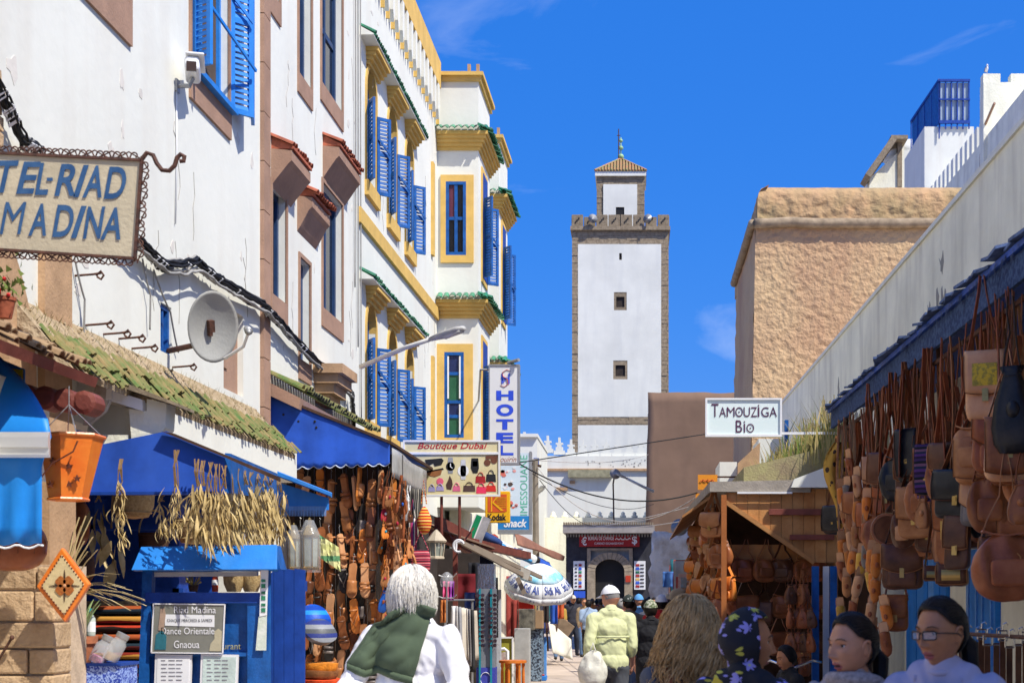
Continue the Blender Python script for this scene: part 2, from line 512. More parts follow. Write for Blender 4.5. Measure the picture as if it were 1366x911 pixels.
def tile_row(parent,a,b,down,mat,pitch=0.115,r=0.055,ln=0.24,drop=0.5,name='roof_tile',jit=0.06):
 """barrel tiles from a to b, each falling along the horizontal vector `down` at slope drop"""
 a, b, down=V(a), V(b), V(down).normalized();n=max(1,int((b-a).length/pitch))
 me=tile_mesh(mat,r,ln);rz=atan2(-down.x,down.y)+pi
 for i in range(n):
  p=a+(b-a)*((i+0.5)/n)
  piece(parent,name,me,p,(atan2(drop,1)+RN.uniform(-jit,jit),RN.uniform(-jit,jit),rz+RN.uniform(-jit,jit)))
def tile_field(mb,a,b,down,pitch,r,ln,drop,rows,over=0.72,jit=0.02):
 a, b, down=V(a), V(b), V(down).normalized();t=half_tile(r,ln,n=4)
 rz=atan2(-down.x,down.y)+pi;n=max(1,int((b-a).length/pitch));nd=(down+V((0,0,-drop))).normalized()
 for k in range(rows):
  for i in range(n):
   p=a+(b-a)*((i+0.5)/n)+nd*(ln*over*k)+V((RN.uniform(-jit,jit),RN.uniform(-jit,jit),RN.uniform(0,jit)))
   m=Matrix.Translation(p)@rotm(atan2(drop,1)+RN.uniform(-.1,.1),RN.uniform(-.1,.1),rz+RN.uniform(-.12,.12))
   mb.add([m@q for q in t.v],t.f)
 return mb
# LEFT: white riad, nearest
riad=thing('riad_building','tall white plastered building with blue shutters and tan pilaster, nearest on the left','building',(LX(11)-3,11,0))
holesA=[(10.95,12.12,6.45,8.1),(13.75,14.95,6.52,8.2),(12.93,13.22,3.78,4.2),(14.8,15.5,3.72,4.55),(10.15,15.3,0.0,2.95)]
facade(riad,'wall',5.0,16.15,0,12.2,holesA,whitewash)
window(riad,10.95,12.12,6.45,8.1,blue_bright,glass_dark)
surround(riad,10.95,12.12,6.45,8.1,tan_plaster,w=0.06,sill=0.33,o=0.025)
window(riad,13.75,14.95,6.52,8.2,blue_bright,M('brown curtain',(0.10,0.07,0.05),0.9),cols=2,rows=())
surround(riad,13.75,14.95,6.52,8.2,tan_plaster,w=0.05,sill=0.3,o=0.025)
window(riad,12.93,13.22,3.78,4.2,blue_paint,blue_dark,cols=2,rows=(),bar=0.04,d=0.05)
m=MB(WL);m.box(13.7,15.0,0.0,0.09,6.47,6.52);part(riad,'window_sill',m,blue_bright)
X0=lambda u, o=0:(LX(u)+o,u)
shutter(riad,X0(14.97,0.02),X0(15.16,0.20),6.5,8.15,blue_bright,0.55)
shutter(riad,X0(15.17,0.20),X0(15.42,0.14),6.5,8.15,blue_bright,0.55,stay=False)
shutter(riad,X0(13.74,0.02),X0(13.62,0.22),6.5,8.15,blue_bright,0.55)
m=MB(WL);m.beam((13.85,0.03,7.3),(15.1,0.24,6.95),0.02,0.03);part(riad,'shutter_stay',m,blue_bright)
m=MB(WL);m.box(14.8,15.5,-0.10,-0.06,3.72,4.55);m.box(14.95,15.1,-0.06,-0.045,3.95,4.25);part(riad,'blind_panel',m,tan_plaster)
m=MB(WL)
zz=0.0
while zz<12.2:
 m.box(16.15,16.42,-0.3,0.045,zz,min(12.2,zz+0.52));zz+=0.53
part(riad,'pilaster',m,tan_plaster)
m=MB(WL);m.box(10.38,10.86,-0.01,0.05,2.9,4.2);part(riad,'pilaster',m,tan_light)
m=MB(WL)
arc=[(9.1+1.12*cos(t),3.05+1.2*sin(t))for t in[pi/2*k/16 for k in range(17)]]
arc2=[(9.1+0.70*cos(t),3.05+0.8*sin(t))for t in[pi/2*k/16 for k in range(17)]]
m.prism(arc+arc2[::-1],0.0,0.06,lambda a,b,y:V((a,y,b)));part(riad,'arch_band',m,tan_light)
m=MB(WL)
for k in range(5):m.obox((9.66+RN.uniform(-.03,.05),0.01,4.62+k*0.1),0.16,0.06,0.085,rotm(RN.uniform(-.1,.1),RN.uniform(-.1,.1),0))
part(riad,'exposed_stone',m,stone_tan)
m=MB(WL)
m.add([(10.15,-2.4,0.02),(15.3,-2.4,0.02),(15.3,-2.4,2.95),(10.15,-2.4,2.95)],[(0,1,2,3)])
m.add([(10.15,-2.4,2.94),(15.3,-2.4,2.94),(15.3,-.2,2.94),(10.15,-.2,2.94)],[(0,1,2,3)])
m.add([(15.29,-2.4,0),(15.29,-.2,0),(15.29,-.2,2.95),(15.29,-2.4,2.95)],[(0,1,2,3)])
m.add([(10.16,-2.4,0),(10.16,-.2,0),(10.16,-.2,2.95),(10.16,-2.4,2.95)],[(0,1,2,3)])
part(riad,'shop_room',m,blue_dark)
U0, U1=9.9, 15.95
m=MB(WL)
m.hexa([(U0,0,3.5),(U1,0,3.5),(U1,0.42,3.12),(U0,0.42,3.12),(U0,0,3.66),(U1,0,3.66),(U1,0.43,3.16),(U0,0.43,3.16)])
part(riad,'ledge',m,M('mossy crumbling render',(0.30,0.22,0.12),0.95,col2=(0.44,0.34,0.22),scale=5,bump=0.9,bscale=18,bdist=0.04))
m=MB(WL);m.box(11.3,U1+0.02,0.28,0.425,2.88,3.12);m.box(U1+.02,U1+0.1,0.02,0.42,2.88,3.2);part(riad,'fascia',m,whitewash)
m=MB()
tile_field(m,WL(U0,0.22,3.43),WL(U1,0.22,3.43),(1,0,0),0.052,0.027,0.15,1.15,3,jit=.03)
part(riad,'ledge_tiles',m,tile_moss,smooth=40,kind='stuff')
m=MB(WL)
for k in range(1100):
 u=RN.uniform(U0,U1);o=RN.uniform(0.02,0.42);z=3.67-o*1.16
 a=RN.uniform(0,6.28);ln=RN.uniform(.02,.07)
 m.add([(u,o,z),(u+.012,o,z),(u+cos(a)*.04,o+sin(a)*.03,z+ln)],[(0,1,2)])
part(riad,'dry_moss',m,M('dry moss and straw',(0.16,0.17,0.04),0.95,col2=(0.45,0.33,0.15),scale=6,bump=0),kind='stuff')
m=MB(WL)
for k in range(60):
 u=RN.uniform(U0,U1);s_=RN.uniform(.006,.018)
 o_c=RN.uniform(0.02,.3);m.obox((u,o_c,3.665-o_c*1.16),s_*3,s_*1.2,s_,rotm(.6+RN.uniform(-.3,.3),RN.uniform(-.3,.3),RN.uniform(0,3)))
part(riad,'crumbled_render',m,M('mossy crumbling render',''),kind='stuff')
def weather(parent,u0,u1,z0,z1,n,seed,avoid=()):
 rr=random.Random(seed);A, B=MB(WL), MB(WL)
 for k in range(n):
  u, z=rr.uniform(u0,u1), rr.uniform(z0,z1)
  if any(a-.25<u<b+.25 and c-.4<z<d+.25 for a,b,c,d in avoid):continue
  if k%3:
   w, h=rr.uniform(.02,.10), rr.uniform(.02,.12);q=9;A.prism([(u+w*rr.uniform(.4,1.2)*cos(2*pi*j/q),z+h*rr.uniform(.4,1.2)*sin(2*pi*j/q))for j in range(q)],-.003,.003,lambda a,b,y:V((a,y,b)))
  else:
   p=[(u,.003,z)]
   for j in range(7):p.append((p[-1][0]+rr.uniform(-.06,.06),.003,p[-1][2]-rr.uniform(.04,.14)))
   B.tube(p,.0028,3)
 part(parent,'patched_plaster',A,M('greyer patched lime',(.66,.62,.55),.95,var=.1),kind='stuff');part(parent,'plaster_cracks',B,M('hairline crack',(.38,.35,.31),.95,bump=0),kind='stuff')
weather(riad,9.6,16,3.9,8.2,60,1,holesA)
# LEFT: second white building with navy windows
bldb=thing('white_building','white building with slim navy windows under red tiled canopies beside the tan pilaster','building',(LX(18.8)-3,18.8,0))
win=[(16.62,17.25,5.02,6.25),(17.9,18.42,4.5,5.72),(19.12,20.3,5.35,6.95),(16.35+.05,16.95,8.35,9.9),(17.85,18.5,7.9,9.6),(19.05,20.3,8.2,9.9)]
facade(bldb,'wall',16.42,21.3,0,12.4,win,whitewash)
for k, (a,b,c,d)in enumerate(win):
 w=window(bldb,a,b,c,d,navy_paint,glass_dark,cols=1 if k in(0,1,3,4)else 2,rows=()if k!=5 else(0.5,),bar=0.07,d=0.11)
 surround(bldb,a,b,c,d,tan_plaster,w=0.05,sill=0.24,o=0.02)
weather(bldb,16.5,21.2,4.2,9.5,40,2,win)
for(a,b,z,o)in((16.6,17.5,6.62,0.23),(17.8,18.75,6.42,0.18),(19.15,20.5,7.42,0.21)):
 c=MB(WL)
 c.prism([(0.0,z),(o,z-0.02),(o,z-0.13),(o-0.04,z-0.17),(0.04,z-0.36),(0.0,z-0.42)],a,b,lambda p,q,y:V((y,p,q)))
 cn_=part(bldb,'window_canopy',c,tan_plaster)
 tile_row(cn_,WL(a-.03,-0.02,z+0.15),WL(b+.03,-0.02,z+0.15),(1,0,0),tile_red,pitch=0.1,r=0.055,ln=0.29,drop=0.4)
 m=MB(WL);m.prism([(0.0,z),(o+.02,z),(o+.02,z+0.03),(0.0,z+0.14)],a+.01,b-.01,lambda p,q,y:V((y,p,q)));part(cn_,'bed',m,tile_red)
m=MB(WL);m.hexa([(16.45,0,3.88),(21.1,0,3.88),(21.1,0.34,3.72),(16.45,0.34,3.72),(16.45,0,4.02),(21.1,0,4.02),(21.1,0.36,3.84),(16.45,0.36,3.84)]);part(bldb,'ledge',m,tan_plaster)
tile_row(bldb,WL(16.45,0.0,4.12),WL(21.0,0.0,4.12),(1,0,0),tile_moss,pitch=0.12,r=0.062,ln=0.42,drop=0.45)
m=MB(WL)
for k, (w_,zz)in enumerate(((0.10,4.20),(0.18,4.32),(0.26,4.44),(0.34,4.56))):m.box(18.8-w_*.6,19.3+w_*.6,-0.01,0.1+w_*0.8,zz-.12,zz-.004)
part(bldb,'corbel',m,tan_light)
# LEFT: hotel with yellow trim
hotel=thing('hotel_building','white building with yellow trim, green tiled cornices and blue louvred shutters','building',(LX(28)-3,28,0))
arch=[(22.35,7.75,9.5),(24.1,7.7,9.5),(25.75,7.65,9.5),(22.35,4.25,6.0),(24.1,4.2,5.95),(25.75,4.15,5.95)]
AW=0.36
hh=[(u-AW,u+AW,a,b)for u,a,b in arch]
facade(hotel,'wall',21.3,40.0,0,11.45,hh,whitewash)
for u, a, b in arch:
 r=AW;zc=b-r
 pts=[(u+r*cos(t),zc+(b-zc)*sin(t))for t in[pi*k/12 for k in range(13)]]
 m=MB(WL)
 m.prism([(u+r,b)]+pts[:7],-0.2,0.0,lambda p,q,y:V((p,y,q)));m.prism(pts[6:]+[(u-r,b)],-0.2,0.0,lambda p,q,y:V((p,y,q)))
 part(hotel,'arch_spandrel',m,yellow_paint)
 window(hotel,u-r,u+r,a,b,blue_paint,glass_dark,cols=2,rows=(0.68,),d=0.13)
 m=MB(WL)
 ou=[(u+(r+.09)*cos(t),zc+(b-zc+.09)*sin(t))for t in[pi*k/12 for k in range(13)]]
 m.prism([(u+r+.09,a)]+ou+[(u-r-.09,a)]+[(u-r,a)]+pts[::-1]+[(u+r,a)],-0.003,0.02,lambda p,q,y:V((p,y,q)))
 m.box(u-r-.12,u+r+.12,0.0,0.06,a-.22,a)
 part(hotel,'arch_frame',m,yellow_paint)
 hz=a+1.18
 shutter(hotel,X0(u-r,0.03),X0(u-r-.2,0.14),a,hz,blue_paint,0.5,stay=False)
 shutter(hotel,X0(u+r,0.03),X0(u+r+.15,0.21),a,hz,blue_paint,0.5)
for zt in(9.72,6.22):
 for u in(22.45,24.15,25.8):
  m=MB(WL)
  for k in range(4):m.box(u-.44-.02*k,u+.44+.02*k,-0.005,0.05+.045*k,zt-.24+.06*k,zt-.24+.06*(k+1)-.002)
  part(hotel,'window_cornice',m,yellow_paint)
 tile_row(hotel,WL(21.5,-0.02,zt+.16),WL(26.5,-0.02,zt+.16),(1,0,0),tile_green,pitch=0.11,r=0.055,ln=0.27,drop=0.55)
 m=MB(WL);m.prism([(0,zt),(.2,zt),(.2,zt+.02),(0,zt+.13)],21.5,26.5,lambda p,q,y:V((y,p,q)));part(hotel,'tile_bed',m,whitewash)
weather(hotel,21.6,28.9,4,11.2,36,3,hh)
m=MB(WL);m.box(21.35,28.98,0.0,0.05,7.0,7.22);part(hotel,'string_course',m,yellow_paint)
m=MB(WL);m.box(21.3,28.9,-0.25,0.09,11.45,11.95);part(hotel,'parapet_band',m,yellow_paint)
for k in range(17):
 u=21.6+k*.44;m=MB(WL);m.prism([(u-.085,11.45),(u+.085,11.45),(u+.085,10.95),(u,10.78),(u-.085,10.95)],0.001,.09,lambda p,q,y:V((p,y,q)));part(hotel,'parapet_pendant',m,whitewash)
 m=MB(WL);m.box(u+.2,u+.235,0.0,.06,10.75,11.45);part(hotel,'parapet_rib',m,yellow_paint)
m=MB(WL);m.box(28.2,28.4,0.0,.05,8.1,9.85);part(hotel,'slim_niche',m,yellow_paint)
m=MB(WL);m.box(28.2,28.4,0.0,.05,4.4,6.2);part(hotel,'slim_niche',m,yellow_paint)
def bay(y0,y1,of,ztop,rows,detail):
 b=MB(WL);b.box(y0,y1,-0.05,of,3.4,ztop);part(hotel,'bay_wall',b,whitewash)
 def ring(z0_,z1_,p,mat,name):
  c=MB(WL);c.box(y0-p,y1+p,-0.04,of+p,z0_,z1_);return part(hotel,name,c,mat)
 for zt in rows:
  for k in range(5):ring(zt-.33+.066*k,zt-.33+.066*(k+1)-.001,.04+.04*k,yellow_paint,'bay_cornice')
  tile_row(hotel,WL(y0-.02,0.0,zt+.13),WL(y0-.02,of+.2,zt+.13),(0,-1,0),tile_green,pitch=.115,r=.06,ln=.3,drop=.42)
  tile_row(hotel,WL(y0-.2,of-.0,zt+.13),WL(y1+.2,of-.0,zt+.13),(1,0,0),tile_green,pitch=.115,r=.06,ln=.3,drop=.42)
 ring(ztop,ztop+.10,.05,yellow_paint,'bay_parapet');ring(ztop+.1,ztop+.17,.10,yellow_paint,'bay_parapet')
 for o in(of-.22,of-.05):
  c=MB(WL);c.box(y0+.05,y0+.11,o,o+.06,ztop+.17,ztop+.36);part(hotel,'parapet_post',c,tan_light)
bay(29.0,30.9,0.80,11.62,(10.62,7.38),True)
bay(32.7,34.5,0.80,11.55,(10.4,6.75),False)
xw=lambda px:XP(px,29.0)
pane_cols=[M('navy pane',(0.02,0.03,0.10),0.15),M('green pane',(0.03,0.12,0.06),0.2),M('maroon curtain behind glass',(0.12,0.03,0.05),0.4),M('black pane',(0.01,0.01,0.012),0.15)]
for(xa,xb,ya,yb,bx0,bx1,by0,by1,low)in((588,632,234,351,595,622,243,341,0),(580,631,459,588,593,619,470,584,1)):
 za, zb=ZP(yb,29), ZP(ya,29);c0, c1, e0, e1=xw(bx0), xw(bx1), ZP(by1,29), ZP(by0,29)
 m=MB();
 for q in((xw(xa),c0,za,zb),(c1,xw(xb),za,zb),(c0,c1,za,e0),(c0,c1,e1,zb)):m.box(q[0],q[1],28.96,29.02,q[2],q[3])
 part(hotel,'window_surround',m,yellow_paint)
 fx=lambda a, b, c:V((a,29.02-0.05+(-b)*0.0+(0.05+b*-0.3),c))
 fw=lambda u, o, z:V((u,28.99-o-.10,z))
 window(hotel,c0,c1,e0,e1,blue_paint,[pane_cols[1],pane_cols[0],pane_cols[1],pane_cols[0]]if low else[pane_cols[3],pane_cols[2],pane_cols[3],pane_cols[3]],cols=1 if low else 2,rows=(0.25,0.42,0.75)if low else(0.5,),xf=fw,bar=.06)
 if low:
  m=MB();
  for r_ in(.0,.42):m.box(c0+.06,c0+.09,28.95,28.97,e0+.06+(e1-e0)*r_,e0+(e1-e0)*(.39 if r_==0 else .95));m.box(c1-.09,c1-.06,28.95,28.97,e0+.06+(e1-e0)*r_,e0+(e1-e0)*(.39 if r_==0 else .95))
  part(hotel,'inner_frame',m,white_metal)
for yb0, yb1, za, zb in((29.5,30.2,7.95,10.0),(29.5,30.2,4.4,6.7),(33.2,33.8,7.8,9.9),(33.2,33.8,4.3,6.4)):
 m=MB(WL);m.box(yb0-.1,yb1+.1,.80,.83,za-.1,zb+.1);part(hotel,'window_surround',m,yellow_paint)
 m=MB(WL);m.box(yb0,yb1,.825,.84,za,zb);part(hotel,'window',m,blue_dark)
 shutter(hotel,X0(yb0,0.85),X0(yb0-.2,1.02),za,zb-.5,blue_paint,.5,stay=False)
 shutter(hotel,X0(yb1,0.85),X0(yb1+.15,1.05),za,zb-.5,blue_paint,.5)
m=MB(WL);m.box(30,42,0.1,0.4,0,3.4);part(hotel,'ground_storey',m,whitewash_old)
def cable(name,label,pts,r=0.012,mat=black_rubber,sag=0.0,seg=10,group=None,n=5):
 m=MB();out=[]
 for a, b in zip(pts[:-1],pts[1:]):
  a, b=V(a), V(b)
  for k in range(seg):t=k/seg;out.append(a.lerp(b,t)-V((0,0,sag*4*t*(1-t))))
 out.append(V(pts[-1]));m.tube(out,r,n)
 return single(name,label,'cable',m,mat,True,group=group)
for k, (u,zt,zb)in enumerate(((21.05,12.2,6.0),(21.22,12.2,5.2),(21.4,12.2,4.2))):
 cable('conduit',('first','second','third')[k]+' thin grey conduit from the tan pilaster, on the white wall edge by the hotel',[WL(u,.03,zt),WL(u+.03,.03,(zt+zb)/2),WL(u-.02+.05*k,.03,zb)],.010,M('old grey conduit',(0.3,0.29,0.27),0.8),group='conduits on the left wall')
# MINARET (92 m down the street)
YM=92.0
def fb(m,pa,pb,ya,yb,Y,y0,y1):
 m.box(XP(pa,Y),XP(pb,Y),y0,y1,ZP(yb,Y),ZP(ya,Y));return m
minaret=thing('minaret','tall square white minaret with stone edges, lantern and green finial balls','minaret',(XP(827,YM),YM+3,0))
m=MB();m.box(XP(763,YM),XP(892,YM),YM+.1,YM+6,0,ZP(304,YM));part(minaret,'shaft',m,stone_dark)
pan=M('minaret limewash',(0.73,0.73,0.65),0.9,var=0.08,scale=.5,bump=.3,bscale=5,streak=.45,streak_col=(.55,.56,.53))
hz=[(819,836,390,414),(818,837,481,506),(826,829.5,338,347)]
def panel(px0,px1,y0,y1,holes,name):
 xs=sorted({px0,px1}|{v for h in holes for v in h[:2]});ys=sorted({y0,y1}|{v for h in holes for v in h[2:]})
 m=MB()
 for i in range(len(xs)-1):
  for j in range(len(ys)-1):
   if any(h[0]<=(xs[i]+xs[i+1])/2<=h[1]and h[2]<=(ys[j]+ys[j+1])/2<=h[3]for h in holes):continue
   fb(m,xs[i],xs[i+1],ys[j],ys[j+1],YM,YM-.04,YM+.1)
 return part(minaret,name,m,pan)
panel(771,882,326,556,hz,'white_panel');panel(771,882,567,640,[],'white_panel')
for h in hz:
 m=MB();fb(m,h[0],h[1],h[2],h[3],YM,YM+.085,YM+.095);part(minaret,'window_recess',m,interior_shade)
 if h[1]-h[0]>5:
  m=MB();a, b, c, d=h
  fb(m,a,a+3,c,d,YM,YM-.02,YM+.08);fb(m,b-3,b,c,d,YM,YM-.02,YM+.08);fb(m,a+3,b-3,c,c+6,YM,YM-.02,YM+.08)
  fb(m,a+3,b-3,d-4,d,YM,YM-.03,YM+.08)
  part(minaret,'window_frame',m,stone_dark)
def blocks(mb,px0,px1,y0,y1,Y,bw,bh,yf,prouds=.05):
 yy=y0;row=0
 while yy<y1-.5:
  h=min(bh*RN.uniform(.8,1.2),y1-yy);xx=px0-(bw/2 if row%2 and px1-px0>bw*1.5 else 0)
  while xx<px1-.3:
   w=bw*RN.uniform(.75,1.25);a, b=max(xx,px0), min(xx+w,px1)
   if b-a>.4:fb(mb,a+.12,b-.12,yy+.1,yy+h-.1,Y,yf-RN.uniform(.01,prouds),yf+.2)
   xx+=w
  yy+=h;row+=1
 return mb
m=MB()
for q in((763,771,326,640),(882,892,326,640),(763,892,305.5,326),(771,882,556,567)):blocks(m,*q,YM,9 if q[1]-q[0]<20 else 12,5,YM)
part(minaret,'edge_stones',m,stone_dark,kind='stuff')
m=MB();fb(m,761,894,303,308,YM,YM-.25,YM+6.2);part(minaret,'cornice',m,stone_dark)
m=MB()
w8=(893-762)/8
for side in range(3):
 for k in range(8):
  if side==0:fb(m,762+k*w8+.6,762+(k+1)*w8-.6,287+(3 if k in(1,6)else 0),303,YM,YM-.1,YM+.3)
  else:
   px=762 if side==1 else 888
   fb(m,px,px+5,287,303,YM,YM+.3+k*.7,YM+.9+k*.7)
part(minaret,'parapet',m,stone_dark,bevel=.02)
m=MB()
for k in range(8):
 x=762+(k+.5)*w8
 for q in range(3):fb(m,x-3+q*2.2,x-1.6+q*2.2,296-q*2.5,298.5-q*2.5,YM,YM-.13,YM-.1)
part(minaret,'parapet_slots',m,black_print)
m=MB();fb(m,795,860,222,303,YM,YM+1.6,YM+4.6);part(minaret,'lantern',m,stone_dark)
m=MB();fb(m,804,821,237,300,YM,YM+1.5,YM+1.6);fb(m,832.5,850,237,300,YM,YM+1.5,YM+1.6);fb(m,821,832.5,237,268,YM,YM+1.5,YM+1.6);part(minaret,'lantern_panel',m,pan)
m=MB();r=5.75;
m.prism([(XP(827+r*cos(t),YM),ZP(270-4*sin(t),YM))for t in[pi*k/8 for k in range(9)]]+[(XP(821.2,YM),ZP(300,YM)),(XP(832.3,YM),ZP(300,YM))],YM+1.56,YM+1.59);part(minaret,'doorway',m,black_print)
m=MB()
for q in((795,804,226,303),(850,860,226,303),(804,850,226,237)):blocks(m,*q,YM,8,4,YM+1.6)
part(minaret,'lantern_stones',m,stone_dark,kind='stuff')
m=MB();fb(m,793,862,219.5,226,YM,YM+1.4,YM+4.8);part(minaret,'lantern_cornice',m,whitewash)
ax, az=XP(827.5,YM), ZP(193,YM);x0, x1, z0=XP(792.5,YM), XP(862.5,YM), ZP(220,YM)
m=MB();m.add([(x0,YM+1.35,z0),(x1,YM+1.35,z0),(x1,YM+4.85,z0),(x0,YM+4.85,z0),(ax,YM+3.1,az)],[(0,1,4),(1,2,4),(2,3,4),(3,0,4),(0,3,2,1)])
rf=part(minaret,'roof',m,M('weathered roof tile',(0.26,0.10,0.05),.8,col2=(0.16,0.17,0.06),scale=9,bump=.4))
m=MB()
for k in range(17):
 t=(k+.5)/17;xb=x0+(x1-x0)*t;top=1-abs(2*t-1)
 a=V((xb,YM+1.33,z0+.04));b=V((xb,YM+1.33+1.75*top,z0+.04+(az-z0)*top))
 m.tube([a,b],.06,5)
for t_ in(0,1):m.tube([(x0 if t_==0 else x1,YM+1.35,z0+.05),(ax,YM+3.1,az+.05)],.07,5)
part(rf,'tile_rows',m,M('weathered tile rows',(0.50,0.20,0.10),.75,col2=(0.22,0.26,0.10),scale=6,lo=.4,hi=.6,bump=.4),kind='stuff')
m=MB()
for y, r_ in((189.5,.20),(177.5,.16),(167.5,.13)):m.ell((ax,YM+3.1,ZP(y,YM)),r_,r_,r_*.9,12,8)
m.tube([(ax,YM+3.1,az-.1),(ax,YM+3.1,ZP(163,YM))],.035,6);part(minaret,'finial',m,M('pale green glazed ball',(0.28,0.44,0.22),.35),smooth=True)
m=MB();m.tube([(XP(824.5,YM),YM+3.0,az-.3),(XP(824.5,YM),YM+3.0,ZP(152,YM))],.035,5);m.tube([(XP(822,YM),YM+3.0,ZP(161,YM)),(XP(827,YM),YM+3.0,ZP(161,YM))],.03,5);part(minaret,'mast',m,iron)
for px in(790,865):
 m=MB();m.lathe([(0.02,0),(.18,.05),(.3,.14)],P(px,293,YM-.3),12,m=rotm(radians(80),0,radians(20 if px<800 else-30)))
 single('satellite_dish','small grey satellite dish on the minaret parapet, %s of the lantern'%('left' if px<800 else 'right'),'satellite dish',m,grey_metal,True,group='dishes on the minaret')
# WHITE WALL WITH STEPPED MERLONS below the minaret
YW=84.0
mw=thing('crenellated_wall','white wall with stepped merlons along its top, below the minaret','wall',(XP(790,YW),YW,0))
m=MB();fb(m,640,900,608,797,YW,YW,YW+1.0);m.box(XP(640,YW),XP(900,YW),YW,YW+1,0,EYE);part(mw,'wall',m,whitewash)
sp=MB()
def merlon(cx,zb,Y):
 q=MB()
 for w, h0, h1 in((.62,0,.22),(.40,.22,.42),(.24,.42,.56),(.40,.56,.66),(.12,.66,.95)):q.box(cx-w/2,cx+w/2,Y,Y+.35,zb+h0,zb+h1)
 return q
mm=merlon(0,0,0).mesh('merlon');mm.materials.append(whitewash)
for k in range(16):
 px=699+k*15.6
 if px>885:break
 piece(mw,'merlon',mm,(XP(px,YW),YW+.2,ZP(608-(.0 if k>4 else 2.5*(4-k)),YW)))
m=MB();fb(m,758,817,627,637,YW,YW-.35,YW);part(mw,'mossy_ledge',m,M('mossy stone',(0.30,0.28,0.18),.95,var=.3,bump=.6))
m=MB();fb(m,727,870,625,628,YW,YW-.15,YW);fb(m,742,757,650,654,YW,YW-.12,YW);fb(m,760,767,641,645,YW,YW-.12,YW);part(mw,'moulding',m,tan_light)
m=MB()
for k in range(40):
 px=RN.uniform(780,862);py=RN.uniform(612,622);s_=RN.uniform(.5,2.2)
 fb(m,px,px+s_*.8,py,py+s_,YW,YW-.012,YW)
part(mw,'peeled_spots',m,M('bare grey plaster',(.3,.29,.26),.95),kind='stuff')
YV=76.0
lw=thing('low_white_wall','lower white yard wall with small knobs, before the wall with merlons','wall',(XP(790,YV),YV,0))
m=MB();m.box(XP(722,YV),XP(872,YV),YV,YV+.6,0,ZP(690,YV));part(lw,'wall',m,whitewash_old)
for k in range(9):
 px=738+k*15.5;m=MB();m.lathe([(.16,0),(.16,.1),(.09,.12),(.11,.22),(.03,.3)],P(px,690,YV+.3),8);part(lw,'knob',m,whitewash_old,True)
m=MB();m.box(XP(690,YV),XP(727,YV),YV-6,YV+2,0,ZP(598,YV));fb(m,700,728,596,600,YV,YV-6.2,YV+2)
wt=single('white_house','narrow white house behind the tall snack sign, left of the minaret','building',m,whitewash)
for(a,b)in((690,700),(702,711)):
 m=MB();fb(m,709+(a-690)*.0,718,612,625,YV-6.1,YV-6.1,YV-6.0)
m=MB();fb(m,712,719,611,622,YV-6,YV-6.08,YV-6.02);w_=part(wt,'window',m,blue_dark)
m=MB();fb(m,713,718,612,622,YV-6,YV-6.11,YV-6.08);part(w_,'pane',m,tile_green)
# BROWN RAMPART AND BUREAU DE CHANGE
YB=75.0
m=MB()
rows=[]
for i in range(26):
 z=ZP(530,YB)*i/25;r_=[]
 for j in range(30):
  x=XP(865,YB)+(XP(1075,YB)-XP(865,YB))*j/29+(.25*(1-i/25)*-1 if j==0 else 0)
  r_.append((x,YB+.03*noise.noise(V((x*.9,z*.9,3)))-.15*(1-i/25),z))
 rows.append(r_)
m.sheet(rows,-1.5)
bw=single('brown_rampart','smooth brown rendered rampart to the right of the minaret foot','wall',m,M('brown render',(0.215,0.135,0.09),.95,var=.15,scale=.4,bump=.5,bscale=4,streak=.35,streak_col=(.16,.10,.07)),True)
m=MB();m.tube([(XP(864,YB),YB-.3,ZP(556,YB)),(XP(1075,YB),YB-.3,ZP(560,YB))],.12,8);part(bw,'roll_moulding',m,M('brown render',''),True)
YC=68.0
bu=thing('exchange_office','dark tiled exchange office front with arched stone doorway and red sign','building',(XP(813,YC),YC+2,0))
dk=M('dark grey shopfront',(0.035,0.035,0.042),.6,var=.3,bump=.3)
m=MB();hx0, hx1, hz1=XP(783,YC), XP(844,YC), ZP(731,YC)
m.box(XP(755,YC),hx0,YC,YC+5,0,ZP(712,YC));m.box(hx1,XP(871,YC),YC,YC+5,0,ZP(712,YC));m.box(hx0,hx1,YC,YC+5,hz1,ZP(712,YC));part(bu,'front',m,dk)
m=MB();fb(m,752,873,701,711.5,YC,YC-.8,YC+5.2);part(bu,'roof',m,M('grey roof fascia',(.34,.31,.28),.8,var=.15))
m=MB()
for k in range(40):fb(m,752.5+k*3,754.4+k*3,697.5,701,YC,YC-.85,YC-.3)
part(bu,'roof_tiles',m,stone_dark,kind='stuff')
m=MB()
for k in range(30):fb(m,757+k*3.8,758.6+k*3.8,712,716,YC,YC-.3,YC-.05)
part(bu,'dentils',m,M('pale dentils',(.3,.29,.27),.8),kind='stuff')
m=MB();fb(m,773,853,713.5,729,YC,YC-.22,YC-.02);sg=part(bu,'sign_board',m,red_print)
m=MB();f_=YC-.235
letters(m,'BUREAU DE CHANGE',XP(785,YC),XP(819,YC),ZP(720.3,YC),ZP(715.6,YC),f_,bold=.01)
letters(m,'CURRENCY EXCHANGE POINT',XP(793,YC),XP(832,YC),ZP(726.2,YC),ZP(723.4,YC),f_)
letters(m,'€',XP(776,YC),XP(783,YC),ZP(727.5,YC),ZP(716,YC),f_,bold=.02)
letters(m,'$',XP(843,YC),XP(850,YC),ZP(727,YC),ZP(715,YC),f_,bold=.02)
ar=[(821,0),(823,1.4),(824.5,.2),(827,.2),(828,1.6),(829.5,.1),(832.5,.1),(833.5,1.9),(835,.2),(838,.3),(839.5,1.5),(841,.4)]
m.tube([(XP(a,YC),f_,ZP(719.8-b*1.6,YC))for a,b in ar],.022,4)
part(sg,'lettering',m,white_print)
m=MB();st=M('pale ochre door stone',(0.33,0.27,0.19),.9,var=.25,scale=5,bump=.5)
